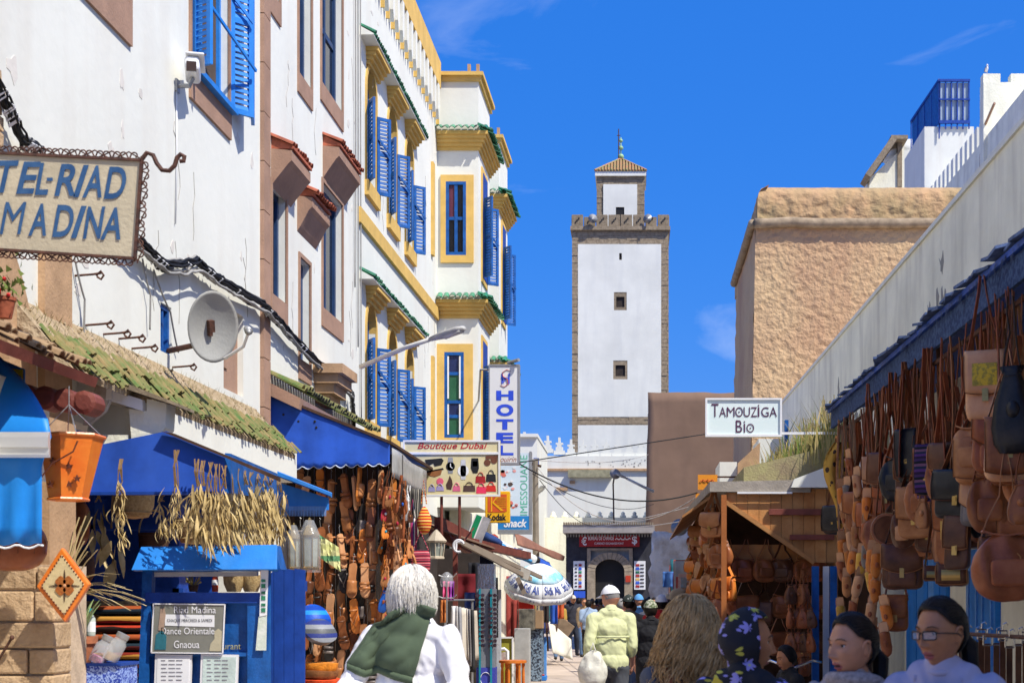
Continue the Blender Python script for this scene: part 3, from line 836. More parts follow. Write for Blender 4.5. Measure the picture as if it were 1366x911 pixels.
cx, hw=XP(813.5,YC), XP(833,YC)-XP(813.5,YC);zs=ZP(762,YC);zt=ZP(745.5,YC)
for sx_ in(-1,1):
 fb(m,*(sorted((813.5+sx_*30.3,813.5+sx_*25.5))),731,797,YC,YC-.1,YC+.6);m.box(*(sorted((cx+sx_*(hw+.36),cx+sx_*(30.3*.034)))),YC-.1,YC+.6,0,EYE)
 m.box(*(sorted((cx+sx_*hw,cx+sx_*(hw+.36)))),YC-.14,YC+.62,0,zs)
fb(m,788,839,731,734,YC,YC-.1,YC+.6)
part(bu,'door_stone',m,st)
m=MB();n_=13
for k in range(n_):
 t0, t1=pi*(k+.04)/n_, pi*(k+.96)/n_;ri, ro=hw, hw+.36;hgt=(zt-zs)/hw
 m.prism([(cx+r*cos(t),zs+r*sin(t)*hgt)for r,t in((ri,t0),(ro,t0),(ro,t1),(ri,t1))],YC-.16+RN.uniform(0,.02),YC+.5)
part(bu,'arch_stones',m,st,kind='stuff')
m=MB();fb(m,788,839,734,764,YC,YC+.25,YC+.3)
part(bu,'arch_panel',m,M('worn white panel',(.62,.62,.6),.9,var=.2,scale=4))
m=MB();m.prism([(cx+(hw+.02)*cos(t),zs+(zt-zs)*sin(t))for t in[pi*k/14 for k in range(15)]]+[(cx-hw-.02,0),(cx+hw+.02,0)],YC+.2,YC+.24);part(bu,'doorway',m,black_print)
for(a,b,c,d)in((765,780,748,786),(846,861,748,786)):
 m=MB();fb(m,a,b,c,d,YC,YC-.1,YC-.02);pp=part(bu,'rate_board',m,paper)
 for r_ in range(7):
  m=MB();yy=c+4+r_*(d-c-5)/7
  fb(m,a+(7 if a<800 else 2),a+(11 if a<800 else 7),yy,yy+3,YC,YC-.12,YC-.1);part(pp,'flag',m,[red_print,blue_print,tile_green,red_print,yellow_paint,blue_print,red_print][r_])
  m=MB();fb(m,a+(2 if a<800 else 8),a+(5 if a<800 else 13),yy+.6,yy+2.2,YC,YC-.12,YC-.1);part(pp,'figures',m,black_print)
m=MB();fb(m,766,781,788,797,YC,YC-.3,YC-.25);part(bu,'blue_board',m,blue_print)
m=MB();fb(m,834.5,841.5,767.5,776,YC,YC-.19,YC-.15);part(bu,'red_plaque',m,M('orange red plaque',(.5,.05,.02),.6))
YR=48.0
m=MB();rows=[]
for i in range(14):
 r_=[]
 for j in range(18):
  x=XP(869,YR)+(XP(935,YR)-XP(869,YR))*j/17;tz=ZP(712+3*noise.noise(V((j*.5,0,1)))+(6 if j==0 else 0)+(2*sin(j)),YR)
  z=tz*i/13;r_.append((x,YR+.05*noise.noise(V((x*2,z*2,0))),z))
 rows.append(r_)
m.sheet(rows,-.7)
rw=single('ruined_wall','old flaking whitewashed rubble wall with a small square hole','wall',m,M('flaking rubble',(.66,.63,.58),.95,col2=(.42,.35,.28),scale=1.7,lo=.5,hi=.72,bump=.8,bscale=6,bdist=.06),True)
m=MB();fb(m,881,886,726,732,YR,YR-.22,YR-.05);part(rw,'hole',m,black_print)
m=MB();fb(m,879.5,881,724,734,YR,YR-.24,YR-.04);fb(m,886,887.5,724,734,YR,YR-.24,YR-.04);fb(m,881,886,724,726,YR,YR-.24,YR-.04);part(rw,'brick_frame',m,tile_red)
# RIGHT: bastion
YS=44.0
ochre_render=M('rough pink render',(0.46,0.285,0.16),.95,col2=(0.56,0.39,0.21),scale=.35,var=.2,bump=1.0,bscale=12,bdist=.05,streak=.35,streak_col=(.58,.42,.22))
bs=thing('stone_bastion','massive rough rendered bastion with a roll moulding, pinkish ochre','building',(8,YS+4,0))
bx=XP(1008,YS);zm=ZP(299,YS);zt=ZP(246,YS)
def rough(name,fn,ni,nj,amp,fr,mat,seed):
 m=MB();rows=[]
 for i in range(ni+1):
  r_=[]
  for j in range(nj+1):
   p, n=fn(j/nj,i/ni)
   d=noise.fractal(p*fr+V((seed,0,0)),0.9,2.1,5)*amp+noise.noise(p*fr*.25)*amp*.25
   r_.append(p+n*d)
  rows.append(r_)
 m.sheet(rows);return part(bs,name,m,mat,True)
rough('front_wall',lambda s,t:(V((bx+s*12-.25*(1-t)*(1-s),YS-.3*(1-t),zm*t)),V((0,-1,0))),270,280,.032,7.0,ochre_render,0)
rough('side_wall',lambda s,t:(V((bx-.25*(1-t),YS+s*8.5,zm*t)),V((-1,0,0))),60,40,.04,3.0,ochre_render,9)
mossy=M('mossy ochre render',(0.33,0.25,0.12),.95,col2=(0.50,0.31,0.16),scale=.7,bump=.9,bscale=4,bdist=.1)
rough('parapet_front',lambda s,t:(V((bx+.05+s*12+.2*t**6*(1-s),YS+.02+.35*t**8,zm+(zt-zm)*t)),V((0,-1,0))),60,240,.035,4,mossy,4)
rough('parapet_side',lambda s,t:(V((bx+.05+.35*t**8,YS+.05+s*8.5,zm+(zt-zm)*t)),V((-1,0,0))),30,60,.03,4,mossy,7)
m=MB();m.box(bx+.3,bx+12,YS+.5,YS+14,zt-.6,zt-.02);m.box(bx+.2,bx+12,YS+.3,YS+8.3,0,zt-.6);part(bs,'core',m,mossy)
m=MB();q=[]
for k in range(60):x=bx-.04+12*k/59;q.append((x,YS-.10+.03*noise.noise(V((x*2,0,0))),zm+.05*noise.noise(V((x,5,0)))))
m.tube(q,.15,10);q=[(bx-.1,YS-.05+.2*k,zm+.04*noise.noise(V((k*.4,9,0))))for k in range(43)];m.tube(q,.13,10);part(bs,'roll_moulding',m,M('grey roll moulding',(.33,.25,.16),.95,var=.3,bump=.7,bscale=8),True)
bc=16.4
XC=lambda u, o, z:V((RX(u,bc)-o,u,z))
cw=thing('rampart_wall','high old white rampart with small white merlons rising behind the ochre bastion','wall',(RX(70,bc),70,0))
zc_=22.0
m=MB(XC);m.box(57.5,84,-4,0,0,zc_);part(cw,'wall',m,whitewash_old)
tm=MB();tm.box(-.2,.2,-.26,.26,0,.95);tme=tm.mesh('merlon');tme.materials.append(whitewash)
for k in range(13):piece(cw,'merlon',tme,XC(67.2+k*.95,-.2,zc_-.01))
m=MB();fb(m,1312,1440,110,420,66,66,66.7);part(cw,'corner_tower',m,whitewash_old)
for a_, b_ in((1312,1335),(1349,1372)):
 m=MB();fb(m,a_,b_,98,110.2,66,66.05,66.6);part(cw,'tower_merlon',m,whitewash_old)
m=MB(XC);m.tube([(64.5,.06,zc_+.9),(66.0,.07,zc_+.5),(66.9,.06,zc_-.6),(67.3,.07,zc_-6.5)],.06,5);part(cw,'drain_pipe',m,tan_plaster)
m=MB(XC);m.box(79,84.2,-1,.12,zc_-3.2,zc_-.6);part(cw,'patched_stone',m,M('patchy brown render',(.42,.33,.24),.95,col2=(.7,.66,.58),scale=1.2,bump=.6))
YE=88.0
m=MB();m.box(XP(1206,YE),XP(1260,YE),YE,YE+8,0,ZP(200,YE));cb=single('castle_house','white house with a shallow dome behind the ochre bastion','building',m,whitewash)
m=MB();m.hexa([(XP(1158,YE),YE,ZP(300,YE)),(XP(1206,YE),YE,ZP(300,YE)),(XP(1206,YE),YE+6,ZP(300,YE)),(XP(1158,YE),YE+6,ZP(300,YE)),(XP(1160,YE),YE,ZP(238,YE)),(XP(1206,YE),YE,ZP(196,YE)),(XP(1206,YE),YE+6,ZP(196,YE)),(XP(1160,YE),YE+6,ZP(238,YE))]);part(cb,'side_wing',m,whitewash_old)
m=MB();m.lathe([(.02,1.15),(.7,1.05),(1.3,.7),(1.6,0.0)],(XP(1222,YE),YE+2.0,ZP(200,YE)-.02),20);part(cb,'dome',m,whitewash,True)
m=MB();m.beam(P(1154,241,YE-.3),P(1190,190,YE-.3),2.2,.34);m.box(XP(1186,YE),XP(1208,YE),YE-.8,YE+4,ZP(191,YE),ZP(186,YE));m.box(XP(1197,YE),XP(1203,YE),YE-.1,YE+.3,ZP(250,YE),ZP(191,YE));part(cb,'stone_eaves',m,stone_dark,kind='stuff')
YG=78.0
cg=thing('roof_cage','blue metal cage with pale panels on the rampart roof','cage',P(1264,205,YG));m=MB()
for k in range(6):
 px=1253+k*7.8;m.box(XP(px,YG),XP(px+1.6,YG),YG,YG+.08,ZP(172,YG),ZP(106,YG))
fb(m,1253,1294,106,109,YG,YG-.04,YG+.1);fb(m,1253,1294,132,134,YG,YG-.04,YG+.06);fb(m,1253,1294,161,165,YG,YG-.04,YG+.1)
for k in range(5):m.box(XP(1253-k*4.2,YG)-.03,XP(1253-k*4.2,YG)+.03,YG+k*1.1,YG+k*1.1+.06,ZP(185,YG),ZP(107+k*5,YG+0))
m.beam((XP(1253,YG),YG,ZP(107,YG)),(XP(1236,YG),YG+4.4,ZP(127,YG)),.1,.14)
part(cg,'bars',m,blue_dark,kind='stuff')
m=MB();m.box(XP(1234,YG),XP(1300,YG),YG+.15,YG+6,ZP(320,YG),ZP(168,YG));part(cg,'roof_house',m,whitewash)
m=MB();m.add([(XP(1252,YG),YG+.1,ZP(165,YG)),(XP(1237,YG),YG+4.3,ZP(168,YG)),(XP(1237,YG),YG+4.3,ZP(128,YG)),(XP(1252,YG),YG+.1,ZP(109,YG)),(XP(1252,YG)+.05,YG+.1,ZP(165,YG)),(XP(1237,YG)+.05,YG+4.3,ZP(168,YG)),(XP(1237,YG)+.05,YG+4.3,ZP(128,YG)),(XP(1252,YG)+.05,YG+.1,ZP(109,YG))],[(0,1,2,3),(7,6,5,4),(0,4,5,1),(1,5,6,2),(2,6,7,3),(3,7,4,0)]);part(cg,'side_panel',m,blue_paint)
m=MB();fb(m,1254,1292,110,164,YG,YG+.1,YG+.14);part(cg,'panel',m,M('pale translucent panel',(.36,.44,.50),.5,var=.1))
def gull(px,py,Y,lab):
 t=thing('seagull',lab,'bird',P(px,py,Y));c=V(t.location)
 m=MB();m.ell(c+V((0,0,.17)),.075,.17,.085,10,8,rotm(radians(-20),0,0));m.ell(c+V((0,-.13,.30)),.05,.06,.055,10,8);m.tube([c+V((0,-.09,.2)),c+V((0,-.13,.29))],.045,8);part(t,'body',m,white_print,True)
 m=MB();m.tube([c+V((0,-.18,.29)),c+V((0,-.25,.28))],[.015,.004],6);part(t,'beak',m,yellow_paint)
 for s_ in(-1,1):
  m=MB();m.ell(c+V((s_*.06,.05,.18)),.02,.18,.06,8,6,rotm(radians(-22),0,0));part(t,'wing',m,grey_metal,True)
  m=MB();m.tube([c+V((s_*.03,0,.1)),c+V((s_*.03,0,0))],.008,5);part(t,'leg',m,yellow_paint)
gull(1316,98,66.6,'white gull standing on the rampart edge above the merlons')
# RIGHT: plain white wall with sloping sight line
b1=4.76
XR=lambda u, o, z:V((RX(u,b1)-o,u,z))
m=MB(XR);m.box(4.5,43.2,-.45,0,0,7.15);wl=single('plain_wall','long plain white plastered wall above the leather stalls on the right','wall',m,whitewash_old)
m=MB(XR);m.box(4.5,43.2,-.5,.035,7.15,7.22);part(wl,'coping',m,whitewash)
m=MB();m.box(3.0,12,-9,4.05,0,6.4);single('shade_house','unseen white house added at the near right to shade the foreground','building',m,whitewash_old)  # unseen block added beside the camera so the nearest people stand in shade
m=MB(XR);rr=random.Random(5)
for k in range(16):
 u, z=(22.5+rr.uniform(-.9,.9),5.7+rr.uniform(-.35,.35))if k<9 else(rr.uniform(17,38),rr.uniform(4.6,6.9))
 w_, h_, n_=rr.uniform(.06,.2), rr.uniform(.08,.3), 11
 m.prism([(u+w_*rr.uniform(.3,1.2)*cos(2*pi*j/n_),z+h_*rr.uniform(.3,1.2)*sin(2*pi*j/n_))for j in range(n_)],-.002,.004,lambda a,b,y:V((a,y,b)))
part(wl,'bare_patches',m,M('bare grey plaster',''),kind='stuff')
b2=3.4
X2=lambda u, o, z:V((RX(u,b2)-o,u,z))
sh=thing('shop_wall','low white shop front with blue doors behind the hanging leather bags','building',(RX(12,b2),12,0))
m=MB(X2);m.box(4.6,17.6,-.35,0,0,3.86);part(sh,'wall',m,whitewash_old)
for(a,b,z0_,z1_)in((13.2,14.3,.1,2.1),(9.9,11.0,.1,2.3)):
 m=MB(X2);m.box(a,b,0.0,.05,z0_,z1_);dr=part(sh,'door',m,blue_bright)
 for i in range(2):
  for zz0, zz1 in((z0_+.15,z0_+.8),(z0_+.95,z1_-.15)):
   m=MB(X2);w_=(b-a)/2;u0_=a+i*w_+.09;u1_=a+(i+1)*w_-.09
   for q in((u0_,u0_+.05,zz0,zz1),(u1_-.05,u1_,zz0,zz1),(u0_+.05,u1_-.05,zz0,zz0+.05),(u0_+.05,u1_-.05,zz1-.05,zz1)):m.box(q[0],q[1],.05,.065,q[2],q[3])
   part(dr,'panel_moulding',m,blue_pale)
for k in range(7):
 m=MB(X2);a=15.2+k*.3;m.box(a,a+.28,0,.04+.004*(k%2),.2,2.35);part(sh,'door_plank',m,blue_bright if k!=2 else blue_pale)
# goods: bags, slippers
def sq(mb,c,rx,ry,rz,e1=.5,e2=.5,nu=20,nv=10,fn=None,m=None):
 """rounded box (superellipsoid)"""
 sg=lambda v, e:math.copysign(abs(v)**e,v)
 c=V(c);vs=[];fs=[]
 for i in range(nv+1):
  a=-pi/2+pi*i/nv
  for j in range(nu):
   b=2*pi*j/nu
   p=V((rx*sg(cos(a),e1)*sg(cos(b),e2),ry*sg(cos(a),e1)*sg(sin(b),e2),rz*sg(sin(a),e1)))
   if fn:p=fn(p)
   if m:p=m@p
   vs.append(c+p)
 for i in range(nv):
  for j in range(nu):
   j2=(j+1)%nu;fs.append((i*nu+j,i*nu+j2,(i+1)*nu+j2,(i+1)*nu+j))
 return mb.add(vs,fs)
def ribbon(mb,pts,w,th=.004,side=(0,1,0)):
 pts=[V(p)for p in pts];s_=V(side).normalized();vs=[];fs=[]
 for i, p in enumerate(pts):
  d=(pts[min(i+1,len(pts)-1)]-pts[max(i-1,0)]).normalized();n=d.cross(s_).normalized()
  for a, b in((-1,-1),(1,-1),(1,1),(-1,1)):vs.append(p+s_*a*w/2+n*b*th/2)
 for i in range(len(pts)-1):
  for j in range(4):fs.append((i*4+j,i*4+(j+1)%4,i*4+4+(j+1)%4,i*4+4+j))
 fs+=[(3,2,1,0),tuple((len(pts)-1)*4+j for j in range(4))]
 return mb.add(vs,fs)
def leather(name,col,col2,rough=.36,**k):return M(name,col,rough,col2=col2,scale=7,bump=.35,bscale=60,rand=.22,spec=.26,bdist=.004,**k)
L_tan=leather('tan leather',(0.33,0.125,0.04),(0.48,0.21,0.08))
L_brown=leather('brown leather',(0.20,0.06,0.02),(0.34,0.12,0.04))
L_dark=leather('dark brown leather',(0.075,0.028,0.014),(0.14,0.055,0.025))
L_red=leather('chestnut leather',(0.24,0.062,0.02),(0.36,0.11,0.04))
L_black=leather('black leather',(0.012,0.011,0.011),(0.035,0.032,0.03))
L_pink=leather('pale natural leather',(0.50,0.24,0.11),(0.62,0.34,0.17))
L_grey=leather('grey leather',(0.12,0.10,0.09),(0.24,0.21,0.19))
L_orange=leather('orange leather',(0.52,0.13,0.02),(0.62,0.22,0.04))
L_must=leather('mustard leather',(0.50,0.26,0.03),(0.60,0.36,0.07))
L_yell=M('yellow embroidery',(0.60,0.42,0.04),.8,col2=(.3,.25,.05),scale=40,lo=.45,hi=.55,bump=.5,bscale=120)
tapestry=add_stripes(M('purple striped tapestry',(.1,.05,.15),.9),['2a1836','51306b','1e2740','6b4a63','14161f','3e2a55'],'Z',9)
def make_bag(kind,strap,w,h,d,body,flapm=None,strapm=None,label=None,group=None,deco=None,seed=0):
 """hangs from the origin; front towards -Y"""
 rr=random.Random(seed);t=thing('leather_bag',label,'bag',(0,0,0),group);flapm=flapm or body;strapm=strapm or body
 zt=-strap;dent=lambda p:p+V((0,.012*noise.noise(p*14+V((seed,0,0))),.012*noise.noise(p*11+V((0,seed,0)))))
 if kind in('satchel','flap','square'):
  fnb=lambda p:dent(V((p.x*(1+.10*(-p.z/h)),p.y*(1+.5*(-p.z/h)),p.z)))
  m=MB();sq(m,(0,0,zt-h/2),w/2,d/2,h/2,.35,.3,28,14,fnb);part(t,'body',m,body,True)
  fl=MB();rows=[];n=12;reach=.62 if kind!='flap' else .9
  for i in range(n+1):
   k=i/n;r_=[]
   for j in range(9):
    x=(j/8-.5)*w*1.03;drop=reach*h*(1-(.22 if kind=='satchel' else .06)*(2*j/8-1)**2)
    if k<.3:a=k/.3*pi/2;p=V((x,d*.35-d*.86*sin(a)*1.0-.008,zt+.012*cos(a)+.004))
    else:p=V((x,-d*.5-.014-.02*sin((k-.3)*4),zt-(k-.3)/.7*drop))
    r_.append(p+V((0,.004*noise.noise(p*12+V((seed,3,0))),0)))
   rows.append(r_)
  fl.sheet(rows,.006);f_=part(t,'flap',fl,flapm,True);m=MB();ed=[r_[0]for r_ in rows[4:]]+rows[-1][1:]+[r_[-1]for r_ in rows[4:-1]][::-1];m.tube([p+V((0,-.005,0))for p in ed],.0035,4);part(f_,'stitched_edge',m,L_dark if body is not L_dark else L_tan)
  if deco:
   m=MB();rows=[[(x*w*.62,-d*.5-.026-.02*sin((k-.3)*4),zt-(k-.3)/.7*reach*h*.93)for x in(-.5,0,.5)]for k in(.5,.6,.7,.8,.9)];m.sheet(rows,-.006);part(f_,'embroidered_panel',m,deco)
  m=MB();m.box(-.018,.018,-d*.5-.034,-d*.5-.022,zt-h*.5,zt-h*.72);m.box(-.012,.012,-d*.5-.04,-d*.5-.034,zt-h*.55,zt-h*.63);part(f_,'buckle',m,brass)
  if kind=='satchel':
   m=MB();sq(m,(0,-d*.55,zt-h*.74),w*.36,.02,h*.18,.3,.3,16,8);part(t,'pocket',m,body,True)
  ex=w*.48
 elif kind in('hobo','duffel'):
  def fnb(p):
   k=p.z/h
   q=V((p.x*(1-.25*max(0,k*2)),p.y*(1-.5*max(0,k*1.6)),p.z+(abs(p.x)/w)**2*h*(.35 if kind=='hobo' else .12)*(1 if p.z>0 else .3)))
   q.y+=.018*sin(p.x*34+p.z*12+seed)*(1-abs(k));return dent(q)
  m=MB();sq(m,(0,0,zt-h/2),w/2,d/2,h/2,.75,.7,36,20,fnb);bd=part(t,'body',m,body,True)
  m=MB();ribbon(m,[(x*w,-d*.02,zt-.01+.05*(2*x)**2*(h/.3))for x in(-.34,-.2,0,.2,.34)],d*.4,.01);part(t,'zip_band',m,flapm)
  m=MB();sq(m,(0,-d*.46,zt-h*.58),w*.27,.025,h*.2,.35,.35,18,8);part(t,'pocket',m,flapm,True)
  m=MB();m.tube([(w*.1+.02*sin(k),-d*.5,zt-h*.3-.02*k)for k in range(4)],.004,4);part(t,'tassel',m,strapm)
  ex=w*.36
 elif kind=='drum':
  R_=h/2;m=MB();q=rotm(pi/2,0,0)
  m.lathe([(.01,-d/2),(R_*.96,-d/2),(R_,-d/2+.012),(R_,d/2-.012),(R_*.96,d/2),(.01,d/2)],(0,0,zt-R_),28,m=q);part(t,'body',m,body,35)
  m=MB();m.lathe([(R_*.82,0),(R_*.82,.008),(R_*.88,.008),(R_*.88,0)],(0,-d/2,zt-R_),28,m=q);part(t,'stitched_ring',m,flapm,35)
  m=MB();m.lathe([(R_+.003,d*.1),(R_+.003,d*.2)],(0,0,zt-R_),28,m=q);part(t,'zip',m,brass)
  ex=R_*.7
 else:
  m=MB();H=h
  prof=[(.004,-H),(w*.32,-H*.99),(w*.46,-H*.88),(w*.5,-H*.7),(w*.42,-H*.42),(w*.26,-H*.2),(w*.18,-H*.1),(w*.27,0)]
  vs0=len(m.v);m.lathe(prof,(0,0,zt),18,1,d/w)
  m.v=[p+V((.008*sin(9*atan2(p.y,p.x)+seed),.008*cos(7*atan2(p.y,p.x)),0))for p in m.v];part(t,'body',m,body,True)
  m=MB();m.tube([(w*.2*cos(k*pi/5),d*.2*sin(k*pi/5),zt-H*.11)for k in range(10)],.005,5,closed=True);part(t,'drawstring',m,flapm)
  m=MB();m.ell((0,-d*.45,zt-H*.5),w*.16,.018,H*.1,10,6);part(t,'front_pocket',m,flapm,True)
  ex=w*.2
 m=MB();sw=.034 if kind!='pouch' else .02
 for s_ in(-1,1):
  off=s_*RN.uniform(.004,.02)
  ribbon(m,[(off,0,.02),(off+s_*ex*.12,.003,-strap*.2),(s_*ex*.35+.02*rr.uniform(-1,1),.006,-strap*.5),(s_*ex*.72,.002,-strap*.8),(s_*ex,0,zt-.03)],sw*rr.uniform(.9,1.5),.004,(.25,1,0))
 part(t,'strap',m,strapm)
 return t
def make_slipper(label,group):
 t=thing('slipper',label,'slipper',(0,0,0),group)
 out=[(.0,0),(.030,-.01),(.040,-.05),(.036,-.10),(.040,-.16),(.044,-.20),(.036,-.235),(.015,-.262),(0,-.275)]
 poly=out+[(-x,z)for x,z in out[::-1][1:-1]]
 m=MB();m.prism(poly,-.004,.006);part(t,'sole',m,L_tan)
 m=MB();rows=[]
 for k in range(10):
  z=-.09-.183*k/9;hw=.043*(1-max(0,(k-5)/4.2)**2)**.5 if k<9 else .004
  rows.append([(hw*cos(a),-.004-(.042-.022*k/9)*sin(a),z+.02*(sin(a)-.5)*(1 if k==0 else 0))for a in[pi*j/8 for j in range(9)]])
 m.sheet(rows,.003);u=part(t,'upper',m,L_orange,True)
 m=MB();m.ell((0,-.04,-.17),.016,.006,.022,8,6);part(u,'stitched_motif',m,L_red,True)
 m=MB();m.sheet([[(x*.036,-.006-.01*(1-x*x)*0,-.008-.085*k/4)for x in(-.9,-.3,.3,.9)]for k in range(5)],-.003);part(t,'insole',m,L_pink)
 return t
b3=2.3
X3=lambda u, o, z:V((RX(u,b3)+o,u,z))
aw=thing('bag_stall_awning','dark blue ragged awning of the leather stall along the right wall','awning',(RX(12,2.8),12,3.7))
m=MB(X3);m.hexa([(5.5,0,3.64),(16.2,0,3.64),(16.2,1.2,3.84),(5.5,1.2,3.84),(5.5,0,3.68),(16.2,0,3.68),(16.2,1.2,3.9),(5.5,1.2,3.9)]);part(aw,'roof',m,blue_dark)
shingle=M('faded navy shingle',(0.03,0.055,0.14),.8,col2=(.09,.14,.26),scale=9,bump=.5,rand=.3)
sm=MB();sm.hexa([(-.1,-.05,-.012),(.1,-.05,-.02),(.1,.14,.02),(-.1,.14,.012),(-.095,-.05,.006),(.1,-.05,.0),(.1,.14,.034),(-.1,.14,.03)]);sme=sm.mesh('shingle');sme.materials.append(shingle)
u=5.6;k=0
while u<16.2:
 for r_ in range(2):
  piece(aw,'shingle',sme,X3(u+r_*.08,.02+r_*.12+RN.uniform(-.03,.02),3.70+r_*.035+RN.uniform(-.012,.015)),(RN.uniform(-.15,.1),RN.uniform(-.1,.1),-pi/2+RN.uniform(-.2,.2)))
 u+=.185;k+=1
m=MB(X3);m.box(5.5,16.15,.03,.06,3.47,3.64);part(aw,'valance',m,M('woven navy netting',(.012,.03,.10),.9,col2=(.04,.08,.18),scale=30,lo=.45,hi=.55,bump=.6,bscale=70))
m=MB(X3)
for k in range(200):
 u=RN.uniform(5.6,16.1);a=RN.uniform(.04,.12);m.add([(u,.0,3.66),(u+.02,.0,3.66),(u+RN.uniform(-.05,.05),RN.uniform(-.05,.03),3.66-a)],[(0,1,2)])
part(aw,'frayed_edge',m,shingle,kind='stuff')
m=MB(X3);m.tube([(5.5,.12,3.42),(16.1,.12,3.42)],.018,6);m.tube([(5.5,.22,2.75),(16.1,.22,2.75)],.018,6)
for u in(7.2,11.4,15.9):m.tube([(u,.16,3.6),(u,.2,2.2)],.02,6)
part(aw,'hanging_rail',m,iron)
def bagp(kind,px,y0,y1,y2,wpx,mat,lab,yaw=-25,o=0.0,d=None,**kw):
 b=2.28+o;Y=2000*b/(px-820);s_=Y/FPX
 h=(y2-y1)*s_;w=wpx*s_
 t=make_bag(kind,(y1-y0)*s_,w,h,d or max(.05,min(.16,w*.4)),mat,label=lab,group='leather bags hung along the right hand stall',seed=int(px+y1),**kw)
 t.location=(RX(Y,b),Y,ZP(y0,Y));t.rotation_euler=(RN.uniform(-.04,.04),RN.uniform(-.05,.05),radians(yaw+RN.uniform(-8,8)))
 return t
bagp('square',1312,372,472,562,52,L_pink,'pale natural leather satchel with a yellow embroidered panel on its flap',-20,-.05,deco=L_yell,strapm=L_red)
bagp('pouch',1347,400,488,605,58,L_black,'limp black leather pouch beside the embroidered satchel',-20,-.04)
bagp('flap',1345,470,560,642,64,L_pink,'natural leather satchel with carved flap, right below the black pouch',-15,-.02,flapm=L_brown)
bagp('hobo',1290,480,570,640,52,L_tan,'rounded tan shoulder bag next to the embroidered satchel',-30,-.03,strapm=L_red)
bagp('drum',1258,500,595,648,36,L_red,'chestnut round bag left of the tan shoulder bag',-50,0)
bagp('duffel',1340,610,712,802,96,L_red,'big chestnut leather duffel bag hanging lowest at the right',-12,-.06,d=.2,strapm=L_tan)
bagp('satchel',1304,560,640,702,34,L_grey,'small grey satchel with a pale flap over the duffel bag',-20,.05,flapm=L_pink)
bagp('pouch',1362,560,640,700,40,L_brown,'brown pouch at the right border above the duffel bag',-20,0.02)
bagp('flap',1236,468,595,668,30,tapestry,'purple striped tapestry bag with flap and leather strap',-30,0,strapm=L_red)
bagp('flap',1206,486,575,645,30,L_black,'black carved leather bag left of the tapestry bag',-30,0,strapm=L_brown)
bagp('square',1217,470,600,660,22,L_grey,'slim grey bag squeezed behind the tapestry bag',-40,.1,strapm=L_brown)
bagp('drum',1180,520,684,728,46,L_brown,'round brown drum bag at mid height over the orange slippers',-15,-.03,d=.12)
bagp('hobo',1203,600,682,732,34,L_dark,'dark brown bag with pale piping right beside the drum bag',-30,0,flapm=L_pink)
bagp('satchel',1205,640,728,786,54,L_dark,'large dark satchel hanging beneath the drum bag',-15,.08)
bagp('square',1195,700,796,842,32,L_brown,'plain brown satchel, lowest one above the dark haired girl',-15,.12)
bagp('flap',1158,515,612,645,16,L_pink,'small pale card shaped bag left of the black carved bag',-15,-.03,strapm=L_red)
bagp('hobo',1188,500,600,662,34,L_red,'slouchy chestnut bag hanging above the drum bag',-30,.03)
bagp('pouch',1250,610,690,750,24,L_tan,'long tan pouch under the tapestry bag',-30,.05)
bagp('square',1260,560,640,752,30,L_brown,'tall brown tooled bag right of the tan pouch',-35,.02)
bagp('square',1283,580,690,760,34,L_dark,'dark brown tall bag left of the duffel bag',-35,.06)
bagp('flap',1270,640,752,782,40,L_dark,'dark studded clutch hanging low beside the duffel bag',-15,.1,deco=brass)
bagp('flap',1246,650,758,776,22,L_dark,'small studded dark purse left of the studded clutch',-15,.1,deco=brass)
bagp('pouch',1232,590,665,705,22,L_tan,'tan square purse with ties in the middle of the bag wall',-35,-.02)
bagp('satchel',1258,500,600,660,26,L_dark,'narrow dark satchel behind the chestnut round bag',-40,.1)
bagp('square',1330,640,720,790,40,L_dark,'dark bag tucked behind the duffel bag',-20,.12)
fill=[L_brown,L_red,L_dark,L_tan,L_brown,L_red,L_dark,L_black]
ordw=['first','second','third','fourth','fifth','sixth','seventh','eighth','ninth','tenth','eleventh','twelfth','thirteenth','fourteenth','fifteenth','sixteenth','seventeenth','eighteenth','nineteenth','twentieth','twenty-first','twenty-second','twenty-third','twenty-fourth','twenty-fifth','twenty-sixth','twenty-seventh','twenty-eighth','twenty-ninth','thirtieth']
kinds=['satchel','hobo','flap','pouch','square','hobo','satchel','pouch']
for k in range(22):
 px=1360-k*11.4+RN.uniform(-4,4);Y=2000*2.44/(px-820);s_=FPX/Y
 y0=797-(3.4-EYE)*s_;ln=RN.uniform(.62,1.0)*s_;hh_=RN.uniform(.26,.36)*s_
 cn2=['brown','chestnut','dark brown','tan','brown','chestnut','dark brown','black'][(k*3)%8];kd=kinds[(k*5+1)%8]
 bagp(kd,px,y0,y0+ln,y0+ln+hh_,RN.uniform(.22,.32)*s_,fill[(k*3)%8],cn2+' leather '+{'hobo':'shoulder bag','flap':'flap bag','square':'square bag'}.get(kd,kd)+' in upper back row, '+ordw[k]+' from near end',RN.uniform(-50,-15),.16,strapm=[L_tan,L_red,L_brown][k%3])
for k in range(20):
 px=1356-k*10.4+RN.uniform(-4,4);Y=2000*2.52/(px-820);s_=FPX/Y
 y0=797-(2.72-EYE)*s_;ln=RN.uniform(.30,.5)*s_;hh_=RN.uniform(.26,.36)*s_
 cn2=['brown','chestnut','dark brown','tan','brown','chestnut','dark brown','black'][(k*5)%8];kd=kinds[(k*3+2)%8]
 bagp(kd,px,y0,y0+ln,y0+ln+hh_,RN.uniform(.22,.3)*s_,fill[(k*5)%8],cn2+' leather '+{'hobo':'shoulder bag','flap':'flap bag','square':'square bag'}.get(kd,kd)+' in lower back row, '+ordw[k]+' from near end',RN.uniform(-50,-15),.24,strapm=[L_red,L_tan,L_brown][k%3])
